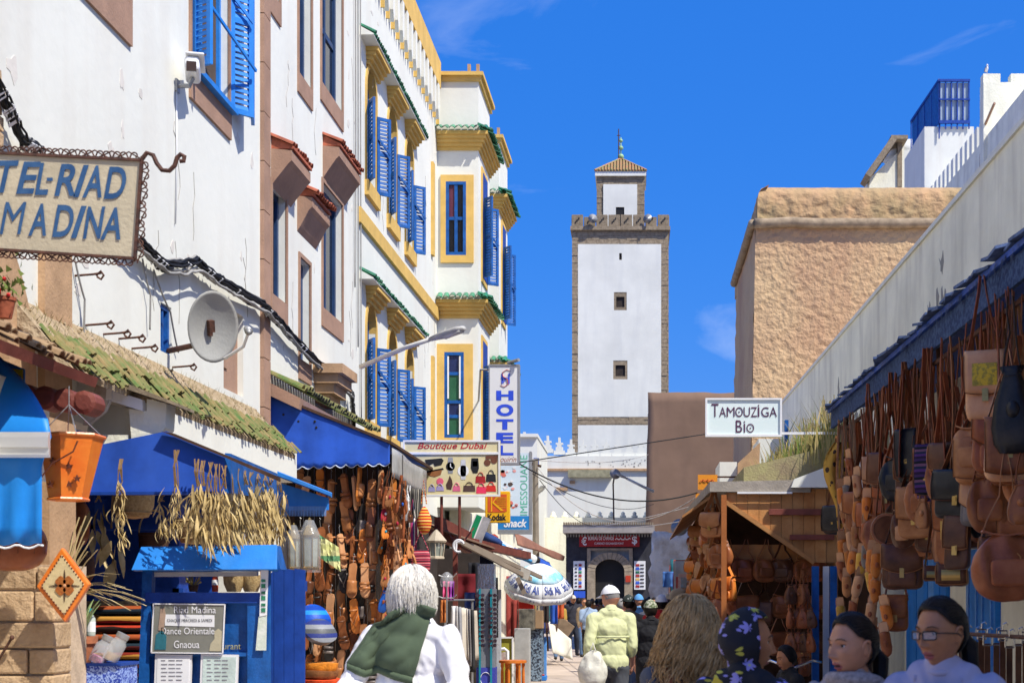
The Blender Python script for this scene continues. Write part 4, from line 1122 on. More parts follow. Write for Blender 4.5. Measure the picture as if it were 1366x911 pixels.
for k in range(18):
 px=1362-k*12.5+RN.uniform(-4,4);Y=2000*2.36/(px-820);s_=FPX/Y;zt_=RN.uniform(2.62,3.3)
 y0=797-(zt_-EYE)*s_;ln=RN.uniform(.3,.55)*s_;hh_=RN.uniform(.28,.40)*s_;q_=(k*5)%7
 kd=['hobo','square','satchel','hobo','flap'][k%5];nm_=['dark brown','brown','black','chestnut','dark brown','brown','tan'][q_]
 bagp(kd,px,y0,y0+ln,y0+ln+hh_,RN.uniform(.26,.36)*s_,[L_dark,L_brown,L_black,L_red,L_dark,L_brown,L_tan][q_],nm_+' leather '+{'hobo':'slouch bag','flap':'flap bag','square':'square bag'}.get(kd,kd)+' in the middle row, '+ordw[k]+' from near end',RN.uniform(-45,-15),.08,strapm=[L_brown,L_red,L_dark][k%3])
straps=thing('strap_bundle','long loose leather straps dangling from the awning rail among the bags','straps',X3(11,.1,2.5))
for k in range(95):
 u=RN.uniform(7.9,15.6);o=RN.uniform(-.05,.15);l_=RN.uniform(.5,1.15);w_=RN.uniform(.03,.085);x=RN.uniform(-.05,.05)
 m=MB(X3);p=[(u+x*t,o+.02*sin(t*3+k),3.44-l_*t)for t in(0,.2,.4,.6,.8,1)]
 m.add([],[]);ribbon(m,p,w_,.005,(1,.4,0));part(straps,'strap',m,[L_tan,L_brown,L_red,L_red,L_brown][k%5])
m=MB();rows=[]
for i in range(14):
 k=i/13;xa, xb=1106-22*sin(pi*min(1,k*1.3))*(1-k)-2*k+6*k, 1124+2*k
 rows.append([V((XP(xa+(xb-xa)*j/7,16.0)+0,15.6+.04*sin(j*1.7+k*4),ZP(595+112*k,16.0)))for j in range(8)])
m.sheet(rows,.006)
spot=M('mustard cloth with dark spots',(.52,.30,.05),.9)
tn=spot.node_tree;vo=tn.nodes.new('ShaderNodeTexVoronoi');vo.inputs['Scale'].default_value=11;rp=tn.nodes.new('ShaderNodeValToRGB')
rp.color_ramp.interpolation='CONSTANT';rp.color_ramp.elements[0].color=(.05,.03,.02,1);rp.color_ramp.elements[1].position=.32;rp.color_ramp.elements[1].color=(.52,.30,.05,1)
co_=tn.nodes.new('ShaderNodeTexCoord');tn.links.new(co_.outputs['Object'],vo.inputs['Vector']);tn.links.new(vo.outputs['Distance'],rp.inputs['Fac']);tn.links.new(rp.outputs['Color'],tn.nodes['Principled BSDF'].inputs['Base Color'])
single('spotted_scarf','mustard scarf with dark spots hanging at the far end of the leather stall','scarf',m,spot,True)
sl0=make_slipper('x','pointed slippers hung at the end of the leather stall');first=True
smat=[(L_orange,'orange'),(L_must,'mustard'),(L_red,'red brown'),(L_tan,'tan'),(L_pink,'pale'),(L_grey,'grey'),(L_orange,'orange')]
cols_=[(1121,640),(1132,600),(1144,625),(1157,650),(1150,720),(1164,718),(1172,722),(1128,720),(1140,790),(1166,790),(1176,795),(1118,795)]
for ci, (px,y0)in enumerate(cols_):
 for r_ in range(2 if ci>3 else 4):
  Y=2000*2.30/(px-820)-.25;mt, nm=smat[(ci*2+r_*3)%7]if ci not in(5,6)else(L_orange,'bright orange red')
  lab=nm+' leather slipper, '+ordw[r_]+' from the top in the '+ordw[ci]+' string of slippers'
  a=dict(loc=P(px+RN.uniform(-2,2),y0+r_*32+RN.uniform(-4,4),Y),rot=(RN.uniform(-.1,.2),RN.uniform(-.2,.2),RN.uniform(-1.0,.4)),mats={'upper':mt,'sole':L_tan},scale=1.12)
  if first:sl0['label']=lab;put(sl0,a['loc'],a['rot'],a['mats'],a['scale']);sl0_done=True;first=False
  else:dup(sl0,a['loc'],a['rot'],lab,None,a['mats'],a['scale'])
br=thing('belt_rack','rack of dark leather belts with metal buckles below the bags','rack',(2.5,9.6,0))
for k in range(22):
 p=V((2.05+.05*(k%3)+.018*k,9.9-.11*k,1.38+.02*sin(k*2)))
 m=MB();ribbon(m,[p,p-V((0,0,.4)),p-V((.01,0,.9))],.038,.006,(1,.2,0));b_=part(br,'belt',m,L_dark)
 m=MB();w_=.026
 for q in((-w_,0,-.03,-.03),(-w_,0,.03,.03)):m.tube([p+V((-w_,-.008,q[2]+.02)),p+V((w_,-.008,q[2]+.02))],.005,5)
 for s_ in(-1,1):m.tube([p+V((s_*w_,-.008,-.01)),p+V((s_*w_,-.008,.05))],.005,5)
 m.tube([p+V((0,0,.05)),p+V((0,-.01,.09)),p+V((.02,-.01,.10)),p+V((.03,-.01,.085))],.004,5);part(b_,'buckle',m,M('polished steel',(.6,.6,.58),.25,metal=1,bump=0))
m=MB();m.tube([(2.0,10.05,1.42),(2.5,7.5,1.42)],.014,6);m.tube([(2.02,9.95,1.42),(2.02,9.95,0)],.018,6);m.tube([(2.42,7.9,1.42),(2.42,7.9,0)],.018,6);part(br,'rail',m,iron)
YK=17.8
ws=thing('wooden_stall','orange plank stall with sloping hatch and flat grey roof, hung with bags','stall',(1.8,20,0))
for k in range(10):
 xa, xb=968+k*14.9, 968+(k+1)*14.9-.5
 dz=lambda x:min(750,667+(x-965)*(81/118.0))
 za=652 if xa>1055 else 657
 poly=[(XP(xa,YK),ZP(za,YK)),(XP(xb,YK),ZP(za,YK)),(XP(xb,YK),ZP(dz(xb),YK)),(XP(xa,YK),ZP(dz(xa),YK))]
 m=MB();m.prism(poly,YK-RN.uniform(0,.012),YK+.03);part(ws,'plank',m,wood_orange)
for(a,b,c,d)in((1025,1108,679,687),(1053,1112,713,720)):
 m=MB();m.box(XP(a,YK),XP(b,YK),YK-.06,YK-.015,ZP(d,YK),ZP(c,YK));part(ws,'batten',m,wood_red,bevel=.004)
m=MB();m.beam(P(966,668,YK-.02),P(1086,750,YK-.02),.05,.05);part(ws,'hatch_edge',m,wood_orange)
m=MB();m.box(XP(962,YK),XP(969,YK),YK-.05,YK+.05,0,ZP(660,YK));part(ws,'post',m,M('orange varnished post',(.36,.12,.03),.5,var=.2,scale=4))
m=MB();m.box(XP(1114,YK),XP(1118,YK),YK,YK+.08,0,ZP(655,YK));part(ws,'post',m,wood_orange)
m=MB();m.box(.98,1.06,24.9,25,0,2.9);part(ws,'post',m,wood_orange)
m=MB();m.hexa([(.86,17.74,ZP(656,YK)),(2.05,17.74,ZP(657,YK)),(2.05,25.2,3.08),(.80,25.2,3.0),(.86,17.74,ZP(643,YK)),(2.05,17.74,ZP(640,YK)),(2.05,25.2,3.2),(.80,25.2,3.1)]);part(ws,'roof',m,M('grey felt roof',(.33,.29,.24),.9,var=.2,bump=.5))
m=MB();m.box(XP(983,YK),XP(1056,YK),17.71,17.735,ZP(659,YK),ZP(656.5,YK));part(ws,'roof_trim',m,white_metal)
m=MB();m.hexa([(.55,18.2,2.62),(.9,18.2,2.86),(.9,25.2,2.86),(.55,25.2,2.62),(.55,18.2,2.65),(.9,18.2,2.9),(.9,25.2,2.9),(.55,25.2,2.65)]);part(ws,'eave',m,wood_orange)
m=MB();m.box(1.9,2.9,25.0,25.1,0,3.0);m.box(2.75,2.85,17.9,25,0,3.0);m.box(1.05,2.75,20.6,20.66,0,2.9);part(ws,'back_wall',m,wood_dark)
m=MB();m.box(1.02,2.7,18.35,18.39,1.95,2.3);part(ws,'inner_shelf',m,wood_orange)
for px in(1083,1107):
 m=MB();m.box(XP(px,17.7),XP(px+9,17.7),17.66,17.74,0,ZP(755,17.7));part(ws,'door_post',m,blue_paint)
m=MB();m.box(XP(1098,17.8),XP(1106,17.8),17.8,17.83,0,ZP(755,17.8));part(ws,'white_post',m,white_metal)
m=MB();m.hexa([(XP(1054,YK),17.66,ZP(651,YK)),(2.7,17.66,ZP(651,YK)),(2.7,18.6,ZP(648,YK)),(XP(1054,YK),18.6,ZP(648,YK)),(XP(1058,YK),17.66,ZP(640,YK)),(2.7,17.66,ZP(604,YK)),(2.7,18.6,ZP(604,YK)),(XP(1058,YK),18.6,ZP(640,YK))]);part(ws,'white_eave',m,whitewash)
protos=[make_bag('satchel',.22,.26,.24,.08,L_tan,label='x',seed=1),make_bag('flap',.28,.2,.26,.06,L_tan,label='x',seed=2),make_bag('hobo',.2,.3,.26,.1,L_tan,label='x',seed=3),make_bag('pouch',.16,.18,.26,.1,L_tan,label='x',seed=4)]
used=[False]*4
def hang(k,loc,rot,mat,lab,group,sc=1.0):
 mats={n:mat for n in('body','flap','pocket','front_pocket','zip_band','strap')}
 if not used[k]:
  used[k]=True;p=protos[k];p['label']=lab;p['group']=group;put(p,loc,rot,mats,sc);return p
 return dup(protos[k],loc,rot,lab,group,mats,sc)
pal=[(L_tan,'tan'),(L_orange,'orange tan'),(L_pink,'natural'),(L_brown,'brown'),(L_red,'chestnut')]
kn=['satchel','flap bag','shoulder bag','pouch']
for c in range(13):
 for r_ in range(4):
  Y=18.0+c*.54+RN.uniform(-.1,.1);z=2.86-r_*.36+RN.uniform(-.06,.06);k=(c*3+r_*2+c//3)%4;mt, nm=pal[(c*2+r_*3)%5]
  hang(k,(1.02-.0075*(Y-17.8)+.03-.14*RN.random(),Y,z),(RN.uniform(-.1,.1),RN.uniform(-.1,.1),radians(RN.uniform(-85,-10))),mt,'%s %s on plank stall street side, row %s, %s from near post'%(nm,kn[k],['one','two','three','four'][r_],ordw[c]),'bags on the street side of the plank stall',RN.uniform(.9,1.25))
for c in range(6):
 for r_ in range(3):
  x=1.12+c*.22+RN.uniform(-.04,.04);z=(2.34,1.9,1.45)[r_]-.0;k=(c+r_*2+1)%4;mt, nm=pal[(c*3+r_*2+3)%5]
  hang(k if r_ else 2,(x,18.25+.12*r_+RN.uniform(-.05,.05),z),(0,RN.uniform(-.1,.1),RN.uniform(-.4,.4)),[L_brown,L_red,L_brown,L_dark][(c+r_)%4],'%s %s inside the plank stall, %s shelf, %s from left'%(['brown','chestnut','brown','dark'][(c+r_)%4],kn[k if r_ else 2],['top','middle','bottom'][r_],ordw[c]),'bags inside the plank stall',1.1)
for c in range(4):
 for r_ in range(4):
  k=3;mt, nm=pal[(c+r_*2)%5]
  hang(k,(XP(1052+c*8.5,17.5),17.45+RN.uniform(-.1,.1),1.95-r_*.28),(0,RN.uniform(-.2,.2),RN.uniform(-1,1)),[L_dark,L_red,L_brown,L_red][(c+r_)%4],'small %s purse by blue post, %s string, %s from top'%(['dark','chestnut','brown','chestnut'][(c+r_)%4],ordw[c],ordw[r_]),'purses by the blue door post',.9)
YT=19.0
tz_=thing('shop_sign','pale green shop sign with dark capitals above the plank stall roof','sign',P(992,582,YT))
m=MB();fb(m,941,1043,531,582.5,YT,YT,YT+.07);part(tz_,'board',m,M('pale green sign board',(.66,.78,.74),.5,col2=(.74,.80,.78),scale=1.5,bump=.05))
m=MB()
for q in((941,1043,531,533.5),(941,1043,579.5,582.5),(941,943.5,533.5,579.5),(1040.5,1043,533.5,579.5)):fb(m,*q,YT,YT-.02,YT+.001)
part(tz_,'frame',m,white_metal)
m=MB();y_=YT-.006;pr=M('aubergine print',(.09,.03,.07),.6)
letters(m,'T',XP(949,YT),XP(958.5,YT),ZP(556,YT),ZP(538.5,YT),y_)
xs=[959.5,969,979.5,990.5,1000,1010.5,1014.5,1025,1036.5]
for c_, a, b in zip('AMOUZIGA',[959.5,969.5,981,992,1001.5,1011,1015.5,1026.5],[968.5,980,991,1000.5,1010,1013,1025.5,1036.5]):letters(m,c_,XP(a,YT),XP(b,YT),ZP(556,YT),ZP(543,YT),y_)
letters(m,'B',XP(981.5,YT),XP(990,YT),ZP(577,YT),ZP(560.5,YT),y_);letters(m,'I',XP(992.2,YT),XP(994,YT),ZP(577,YT),ZP(565,YT),y_);letters(m,'O',XP(995.8,YT),XP(1006,YT),ZP(577,YT),ZP(565,YT),y_)
for cx_, cy_ in((993.1,562.6),(1012,540.8),(986,549.5),(1001,571)):m.prism([(XP(cx_+1.0*cos(t),YT),ZP(cy_+1.0*sin(t),YT))for t in[pi*k/4 for k in range(8)]],y_,y_+.004)
part(tz_,'lettering',m,pr)
m=MB();m.beam(P(1042,578,YT+.03),(RX(YT,b2),YT+.03,ZP(577,YT)),.03,.03);part(tz_,'bracket',m,white_metal)
for(a,b,c,d,lab)in((931,957,633,653,'upper orange shop sign sticking out before the brown rampart'),(928,938,658,675,'lower orange sign, half hidden by the plank stall roof')):
 t=thing('orange_sign',lab,'sign',P((a+b)/2,d,27),'orange signs');m=MB();fb(m,a,b,c,d,27,27,27.06);part(t,'board',m,M('orange enamel',(.72,.27,.02),.5,var=.06))
 m=MB()
 if b-a>15:
  m.tube([P(a+3+2*k,c+8+1.5*sin(k*2.2),26.985)for k in range(10)],.008,4)
  m.tube([P(a+12+1.6*k,c+13.5+1.2*sin(k*2.5),26.985)for k in range(5)],.008,4)
 else:m.tube([P(a+2+1.2*k,c+8+sin(k*2.2),26.985)for k in range(5)],.008,4)
 part(t,'writing',m,red_print);m=MB();m.beam(P(b,c+3,27.03),(2.9,27.03,ZP(c+3,27)),.03,.03);part(t,'arm',m,iron)
m=MB();m.hexa([(1.35,19.0,2.9),(3.2,19.0,2.9),(3.2,30,2.9),(1.35,30,2.9),(1.35,19.0,3.3),(3.2,19,3.75),(3.2,30,3.9),(1.35,30,3.35)]);single('low_roof','low mud roof overgrown with dry grass behind the plank stall','roof',m,M('earth roof',(.28,.22,.13),.95,col2=(.36,.33,.15),scale=4,bump=.8))
m=MB();fb(m,960,983,616,646,28,28,29.5);single('white_shed','small white rooftop box behind the plank stall','shed',m,whitewash)
m=MB();m.hexa([P(984,650,26),P(1012,650,26),P(1012,650,29),P(984,650,29),P(984,618,26),P(1014,590,26),P(1014,592,29),P(984,620,29)]);m2=single('ochre_gable','small ochre and white gable beside the rooftop box','wall',m,tan_light)
m=MB();fb(m,1012,1050,585,650,29.5,29.5,31);fb(m,1046,1052,560,600,29.4,29.4,29.5);single('roof_parapet','white parapet block below the pale green shop sign','wall',m,whitewash)
m=MB();fb(m,1047,1052,560,600,29.3,29.3,29.4);single('blue_window','narrow blue window right of the pale green sign','window',m,blue_paint)
def grass(mb,c,n,h,sp,rr):
 for k in range(n):
  a=rr.uniform(0,6.28);b=V(c)+V((rr.gauss(0,sp),rr.gauss(0,sp),0));hh_=h*rr.uniform(.4,1.2);ln=rr.uniform(.1,.6)*hh_;w=.008*rr.uniform(.8,2)
  t=b+V((cos(a)*ln,sin(a)*ln,hh_));md=b+V((cos(a)*ln*.3,sin(a)*ln*.3,hh_*.6))
  mb.add([b,b+V((w,0,0)),md+V((w,0,0)),md,t],[(0,1,2,3),(3,2,4)])
gr1=M('dry grass',(.22,.19,.05),.9,col2=(.42,.31,.13),scale=3,bump=0);gr2=M('green weeds',(.10,.17,.03),.9,col2=(.2,.24,.06),scale=3,bump=0)
rr=random.Random(3)
for k in range(17):
 px=1000+k*7.2;Y=29-k*.64;py=655-k*2.2
 t=thing('roof_weed',('green' if k%3==0 else 'dry straw coloured')+' weed clump on the low roof, '+ordw[k]+' from the rampart side','plant',P(px,py,Y),'weeds on the low roof')
 m=MB();grass(m,(t.location.x,Y,t.location.z),90,.34+.026*k,.16,rr);part(t,'foliage',m,gr2 if k%3==0 else gr1,kind='stuff')
 m=MB()
 for j in range(5):a=V((t.location.x+rr.gauss(0,.1),Y,t.location.z));m.tube([a,a+V((rr.uniform(-.1,.1),rr.uniform(-.1,.1),.4+.03*k))],.006,4)
 part(t,'stem',m,gr1)
# LEFT: cables, camera, dish, hooks on the wall
def hank(name,label,pts,n,r,sp,seed,sag=.0):
 rr=random.Random(seed);t=thing(name,label,'cables',pts[0])
 for k in range(n):
  o=V((rr.uniform(0,sp),rr.uniform(-sp,sp),rr.uniform(-sp,sp)));m=MB();q=[]
  for a, b in zip(pts[:-1],pts[1:]):
   for j in range(8):s_=j/8;q.append(V(a).lerp(V(b),s_)+o+V((0,0,-4*sag*s_*(1-s_)))+V((rr.uniform(0,.012),rr.uniform(-.014,.014),rr.uniform(-.014,.014))))
  q.append(V(pts[-1])+o);m.tube(q,r*rr.uniform(.6,1.5),5);part(t,'cable',m,black_rubber if k%5 else M('old grey conduit',''),True)
 m=MB()
 for k in range(14):
  i=rr.randrange(len(pts)-1);p=V(pts[i]).lerp(V(pts[i+1]),rr.random());m.tube([p+V((0,-.01,-sp)),p+V((sp+.02,0,0)),p+V((0,.01,sp)),p+V((-.01,0,0))],.008,4,closed=True)
 part(t,'cable_ties',m,white_metal,kind='stuff');return t
q=[]
for px, py in((-40,40),(4,130),(30,190),(60,205)):Y=LY(px,.08);q.append(WL(Y,.06,ZP(py,Y)))
hank('cable_bundle','black cable bundle descending the white wall at the upper left corner',q,8,.012,.05,1)
q=[]
for px, py in((150,290),(195,335),(220,357),(262,352),(300,380),(350,408),(372,430),(400,462),(440,500),(468,525)):Y=LY(px,.08);q.append(WL(Y,.06,ZP(py,Y)))
hank('cable_bundle','thick sagging bundle of black cables across the white wall over the satellite dish',q,14,.010,.055,2,.01)
q=[]
for px, py in((468,525),(470,560),(469,590)):Y=LY(px,.06);q.append(WL(Y,.05,ZP(py,Y)))
hank('cable_bundle','short upright cable bundle by the stone corbel',q,4,.014,.035,3)
for j, (a,b)in enumerate((((205,360),(238,470)),((190,345),(200,440)),((100,345),(112,450)))):
 Y0, Y1=LY(a[0],.03), LY(b[0],.03);cable('loose_wire',['pale wire falling from the cable bundle toward the green ledge','thin wire left of the pale wire under the name board','thin looping wire beneath the hanging name board, left of the others'][j],[WL(Y0,.03,ZP(a[1],Y0)),WL((Y0+Y1)/2+.05,.05,ZP((a[1]+b[1])/2,(Y0+Y1)/2)),WL(Y1,.03,ZP(b[1],Y1))],.008,M('old grey conduit',''),.02)
m=MB();Yc=LY(237,.02);m.tube([WL(Yc,.01,ZP(115,Yc)),WL(Yc,.012,ZP(200,Yc)),WL(Yc-.03,.01,ZP(300,Yc))],.007,5);single('camera_wire','white wire running down the wall from the security camera','cable',m,white_metal,True)
Yc=13.35;sc_=thing('security_camera','white security camera on a wall arm beside the blue shutter window','camera',WL(Yc,0,ZP(105,Yc)))
c=P(257,94,Yc)
m=MB();m.obox(c,.13,.30,.13,rotm(radians(-8),0,radians(14)));part(sc_,'body',m,white_metal,bevel=.03)
m=MB();m.obox(c+V((.02,.02,.075)),.16,.36,.02,rotm(radians(-8),0,radians(14)));part(sc_,'hood',m,white_metal,bevel=.008)
m=MB();m.obox(c+V((.035,-.155,-.02)),.085,.02,.085,rotm(radians(-8),0,radians(14)));part(sc_,'lens',m,M('amber lens glass',(.05,.03,.02),.1))
m=MB();m.tube([c-V((0,0,.07)),c+V((-.03,0,-.14)),WL(Yc,.0,c.z-.14)],.022,6);m.obox(WL(Yc,.01,c.z-.14),.02,.09,.11);part(sc_,'bracket',m,grey_metal)
Yd=12.75;dc=P(284,436,Yd);sd=thing('satellite_dish','large grey satellite dish on a rusty arm fixed to the white wall','satellite dish',WL(Yd,0,dc.z-.2))
m=MB();mt_=rotm(0,0,radians(20))@rotm(radians(68),0,0)
prof=[(.01,.075)]+[(.29*k/10,.075-.075*(k/10)**2)for k in range(1,11)];prof2=[(r,z-.012)for r,z in prof[::-1]]
mt_=rotm(0,0,radians(44))@rotm(radians(-74),0,radians(0))@rotm(0,0,radians(-12))
m.lathe(prof+prof2,dc,32,.80,1.05,m=mt_);part(sd,'reflector',m,M('grey dish enamel',(.34,.34,.315),.5,var=.06,streak=.2),True)
m=MB();b_=dc+mt_@V((0,0,.10));m.obox(b_-mt_.to_3x3()@V((0,0,.04)),.05,.10,.10,mt_);m.obox(b_-V((0,0,.06)),.03,.05,.14,mt_);part(sd,'mount',m,iron,kind='stuff')
wp=WL(LY(225),.0,ZP(468,LY(225)));m=MB();m.tube([wp,V((b_.x-.04,b_.y,wp.z+.01)),b_+V((-.03,0,0))],.026,8);m.beam(b_+V((-.02,0,.06)),b_+V((-.05,0,-.22)),.04,.05);part(sd,'arm',m,iron)
lo=dc+mt_@V((0,.33,0));lo2=P(332,442,Yd-.35);m=MB();m.tube([P(300,478,Yd-.02),P(325,462,Yd-.2),lo2],.014,6);part(sd,'feed_arm',m,white_metal)
m=MB();m.tube([lo2,lo2+V((-.03,.05,.03))],[.035,.028],10);m.tube([lo2,lo2+V((.01,-.05,-.02))],.022,8);part(sd,'receiver',m,grey_metal,True)
for k, (px,py)in enumerate(((118,368),(132,434),(155,446),(175,452),(192,465),(245,490))):
 Y=LY(px,.1);p=WL(Y,.0,ZP(py,Y));t=thing('wall_hook','small black iron hook on the white wall, '+ordw[k]+' from the name board','hook',p,'iron hooks on the white wall')
 m=MB();m.tube([p,p+V((.13,0,.01)),p+V((.2,-.02,.015))],.009,5);part(t,'pin',m,iron)
 m=MB();m.tube([p+V((.16,-.01,.0)),p+V((.2,-.02,.03)),p+V((.22,-.02,.0)),p+V((.2,-.02,-.03)),p+V((.17,-.015,-.01))],.009,5);part(t,'hook',m,iron)
# hanging name board with scrolls
YN=8.0
nb=thing('hanging_sign','cream hand painted name board with blue letters in a wrought iron scroll frame','sign',P(90,345,YN))
m=MB();pl=lambda px, py, y=YN:P(px,py,y)
bl_=[(-170,196),(189,214),(180,345),(-170,322)]
m.prism([(pl(*q).x,pl(*q).z)for q in bl_],YN,YN+.035);part(nb,'board',m,M('cream painted board',(.50,.43,.29),.85,var=.12,scale=3,bump=.4,streak=.35,streak_col=(.45,.36,.22)))
m=MB()
for a, b in zip(bl_,bl_[1:]+bl_[:1]):m.beam(pl(*a,YN-.002),pl(*b,YN-.002),.014,.02,(0,1,0))
part(nb,'frame',m,iron)
m=MB();bp_=M('faded blue lettering',(.02,.07,.17),.8,col2=(.04,.11,.23),scale=14,bump=0)
def brow(s,pxs,yt,yb,slope):
 for ch, (a,b)in zip(s,pxs):
  if ch==' ':continue
  ft=lambda x, z:V((x,YN-.006,z))
  hgt=0
  y0=yt+slope*(a-0);y1=yb+slope*(a-0)
  if ch=='-':letters(m,ch,XP(a,YN),XP(b,YN),ZP((y0+y1)/2+2,YN),ZP((y0+y1)/2-2.5,YN),YN-.006,bold=.02);continue
  if ch=='I':m.prism([(XP(a,YN),ZP(y1,YN)),(XP(a+7,YN),ZP(y1,YN)),(XP(b,YN),ZP(y0,YN)),(XP(b-7,YN),ZP(y0,YN))],YN-.006,YN-.003);continue
  letters(m,ch,XP(a,YN),XP(b,YN),ZP(y1,YN),ZP(y0,YN),YN-.006,bold=(0 if ch=='M' else .018),shear=.28)
brow('HOTEL-RIAD',[(-78,-44),(-40,-6),(-4,26),(22,55),(47,65),(63,71),(73,101),(98,119),(110,136),(139,169)],215,258,.058)
brow('MADINA',[(0,36),(38,62),(70,99),(95,116),(111,141),(134,161)],270,313,.055)
part(nb,'lettering',m,bp_)
m=MB()
def scroll(c,s1,s2,up,sz):
 """pair of volutes along the edge from c, direction s1, outward s2"""
 for sg_ in(1,-1):
  q=[]
  for k in range(22):
   a=k/21*4.3;r=sz*.26*(1-.62*k/21);cc=c+s1*sg_*sz*.38+s2*sz*.24
   q.append(cc+(s1*sg_*-cos(a)+s2*sin(a))*r)
  q=[c+s1*sg_*sz*-.35*0+s2*0]+q;m.tube(q,.0042,5)
 m.tube([c-s1*sz*.9+s2*.002,c-s1*sz*.45+s2*sz*.22,c+s2*sz*.48,c+s1*sz*.45+s2*sz*.22,c+s1*sz*.9+s2*.002],.0042,5)
for k in range(9):
 t=k/8;scroll(pl(-10+182*t-0,204+9*t,YN),V((1,0,-.05)),V((0,0,1)),1,.085)
 scroll(pl(-6+172*t,333.5+11*t,YN),V((1,0,-.05)),V((0,0,-1)),1,.085)
for k in range(5):t=k/4;scroll(pl(188.5-7*t,228+104*t,YN),V((.05,0,-1)),V((1,0,.03)),1,.085)
m.tube([pl(-200,190),pl(-170,196)],.014,6)
q=[pl(189,213)]+[pl(x,y)for x,y in((196,204),(204,207),(209,218),(216,227),(226,228),(233,221),(236,211),(241,206),(246,209),(245,215),(240,215))]
m.tube(q,.0125,7)
part(nb,'scrollwork',m,iron,kind='stuff')
m=MB();m.tube([pl(-175,188),(LX(YN)-.02,YN,pl(0,190).z)],.02,6);part(nb,'bracket',m,iron)
# near corner: stone pier, tiled roof, blue awning, lamp
pier=thing('stone_pier','tan ashlar stone pier at the lower left corner','pillar',(-4.1,9.6,0))
m=MB();m.box(-5.2,XP(73,9.5)-.02,9.54,10.1,0,1.86);part(pier,'mortar_core',m,mortar)
z=0.0;k=0
while z<1.84:
 h=RN.uniform(.15,.24);h=min(h,1.85-z);x=-5.2+(.1 if k%2 else 0)
 while x<XP(73,9.5)-.03:
  w=RN.uniform(.22,.42);x2=min(x+w,XP(73,9.5))
  if XP(73,9.5)-x2<.1:x2=XP(73,9.5)
  m=MB();m.box(x+.006,x2-.006,9.5+RN.uniform(-.012,.02),9.8,z+.006,z+h-.006)
  if x2>-4.95:part(pier,'stone',m,stone_tan,bevel=.012)
  x=x2
 z+=h;k+=1
m=MB();m.box(-4.6,XP(70,9.6),9.55,10.0,1.85,2.8);part(pier,'plaster',m,tan_light)
m=MB();m.box(XP(60,10.05),XP(83,10.05),10.02,10.12,0,2.6);part(pier,'door_jamb',m,whitewash_old)
m=MB();m.tube([P(-2,880,9.45),P(16,850,9.43)],.008,6);m.ell(P(16,850,9.43),.016,.016,.016,8,6);part(pier,'iron_bar',m,iron)
m=MB();m.box(XP(70,9.99),XP(77,9.99),9.995,10.01,ZP(708,10),ZP(684,10));part(pier,'tile_plaque',m,M('small patterned tile',(.55,.52,.42),.5,col2=(.2,.25,.3),scale=60,lo=.45,hi=.55))
nr=thing('tiled_porch','dark tiled porch roof edge at the left border over the blue awning','roof',(LX(8),8,2.9))
m=MB(WL);m.hexa([(6.5,0,3.25),(9.15,0,3.25),(9.15,.86,2.93),(6.5,.86,2.93),(6.5,0,3.33),(9.15,0,3.33),(9.15,.88,2.99),(6.5,.88,2.99)]);part(nr,'boards',m,wood_red)
m=MB();tile_field(m,WL(6.5,.46,3.19),WL(9.15,.46,3.19),(1,0,0),.085,.045,.24,.4,2);part(nr,'tile_rows',m,M('old earth coloured tile',(.24,.15,.08),.9,col2=(.35,.24,.13),scale=8,bump=.6),40,kind='stuff')
m=MB(WL);m.box(6.5,9.1,.05,.6,2.35,2.9);part(nr,'porch_beam',m,whitewash_old)
m=MB()
for k in range(5):m.lathe([(.07,-.04),(.07,.12),(.045,.13)],P(18+k*26,528+k*3,8.9),12,m=rotm(radians(90),0,0))
part(nr,'tile_ends',m,wood_red)
t=thing('flower_pot','small clay pot with red flowers on the tiled porch roof at the left border','plant',P(6,420,8.6));c=V(t.location)
m=MB();m.lathe([(.04,0),(.06,.1),(.065,.1),(.065,.12),(.05,.12)],c-V((0,0,.02)),12);part(t,'pot',m,tile_red,40)
m=MB();rr=random.Random(8)
for k in range(60):p=c+V((rr.gauss(0,.06),rr.gauss(0,.05),.15+rr.gauss(0,.05)));a=rr.uniform(0,6);m.add([p,p+V((.03*cos(a),.02,.02)),p+V((.02*cos(a+1),-.02,.04))],[(0,1,2)])
part(t,'foliage',m,gr2,kind='stuff')
m=MB()
for k in range(7):m.ell(c+V((rr.gauss(0,.05),-.05,.17+rr.gauss(0,.04))),.014,.014,.012,6,4)
part(t,'flowers',m,M('red petals',(.6,.03,.03),.6),kind='stuff')
gb=thing('timber_bracket','white painted timber box end of the green tiled ledge','bracket',P(180,590,11))
YGb=11.0
def pol(pts,Y,d):m=MB();m.prism([(XP(a,Y),ZP(b,Y))for a,b in pts],Y,Y+d);return m
part(gb,'board',pol([(148,520),(190,533),(190,548),(148,535)],YGb-.05,.06),white_metal)
part(gb,'side_panel',pol([(196,532),(222,538),(220,570),(205,592),(190,599),(176,596),(172,545),(196,548)],YGb,.22),whitewash_old)
part(gb,'back_panel',pol([(125,535),(175,545),(175,590),(112,592)],YGb+.2,.04),whitewash_old)
part(gb,'profile_board',pol([(146,500),(148,530),(140,548),(118,566),(110,567),(122,530),(130,508)],YGb-.06,.05),M('peeling brown and white board',(.30,.2,.13),.8,col2=(.6,.58,.55),scale=5))
part(gb,'end_post',pol([(143,500),(149,502),(149,532),(141,533)],YGb-.075,.02),white_metal)
part(gb,'rail',pol([(120,580),(172,580),(172,592),(116,592)],YGb+.02,.06),whitewash_old)
part(gb,'soffit_strip',pol([(148,503),(232,536),(232,540),(148,512)],YGb-.1,.5),stone_dark)
m=MB();m.ell(P(180,602,YGb+.05),.04,.04,.036,14,8);t=single('lamp_bulb','round white lamp under the white timber box','lamp',m,M('milky lamp glass',(.75,.75,.73),.15),True)
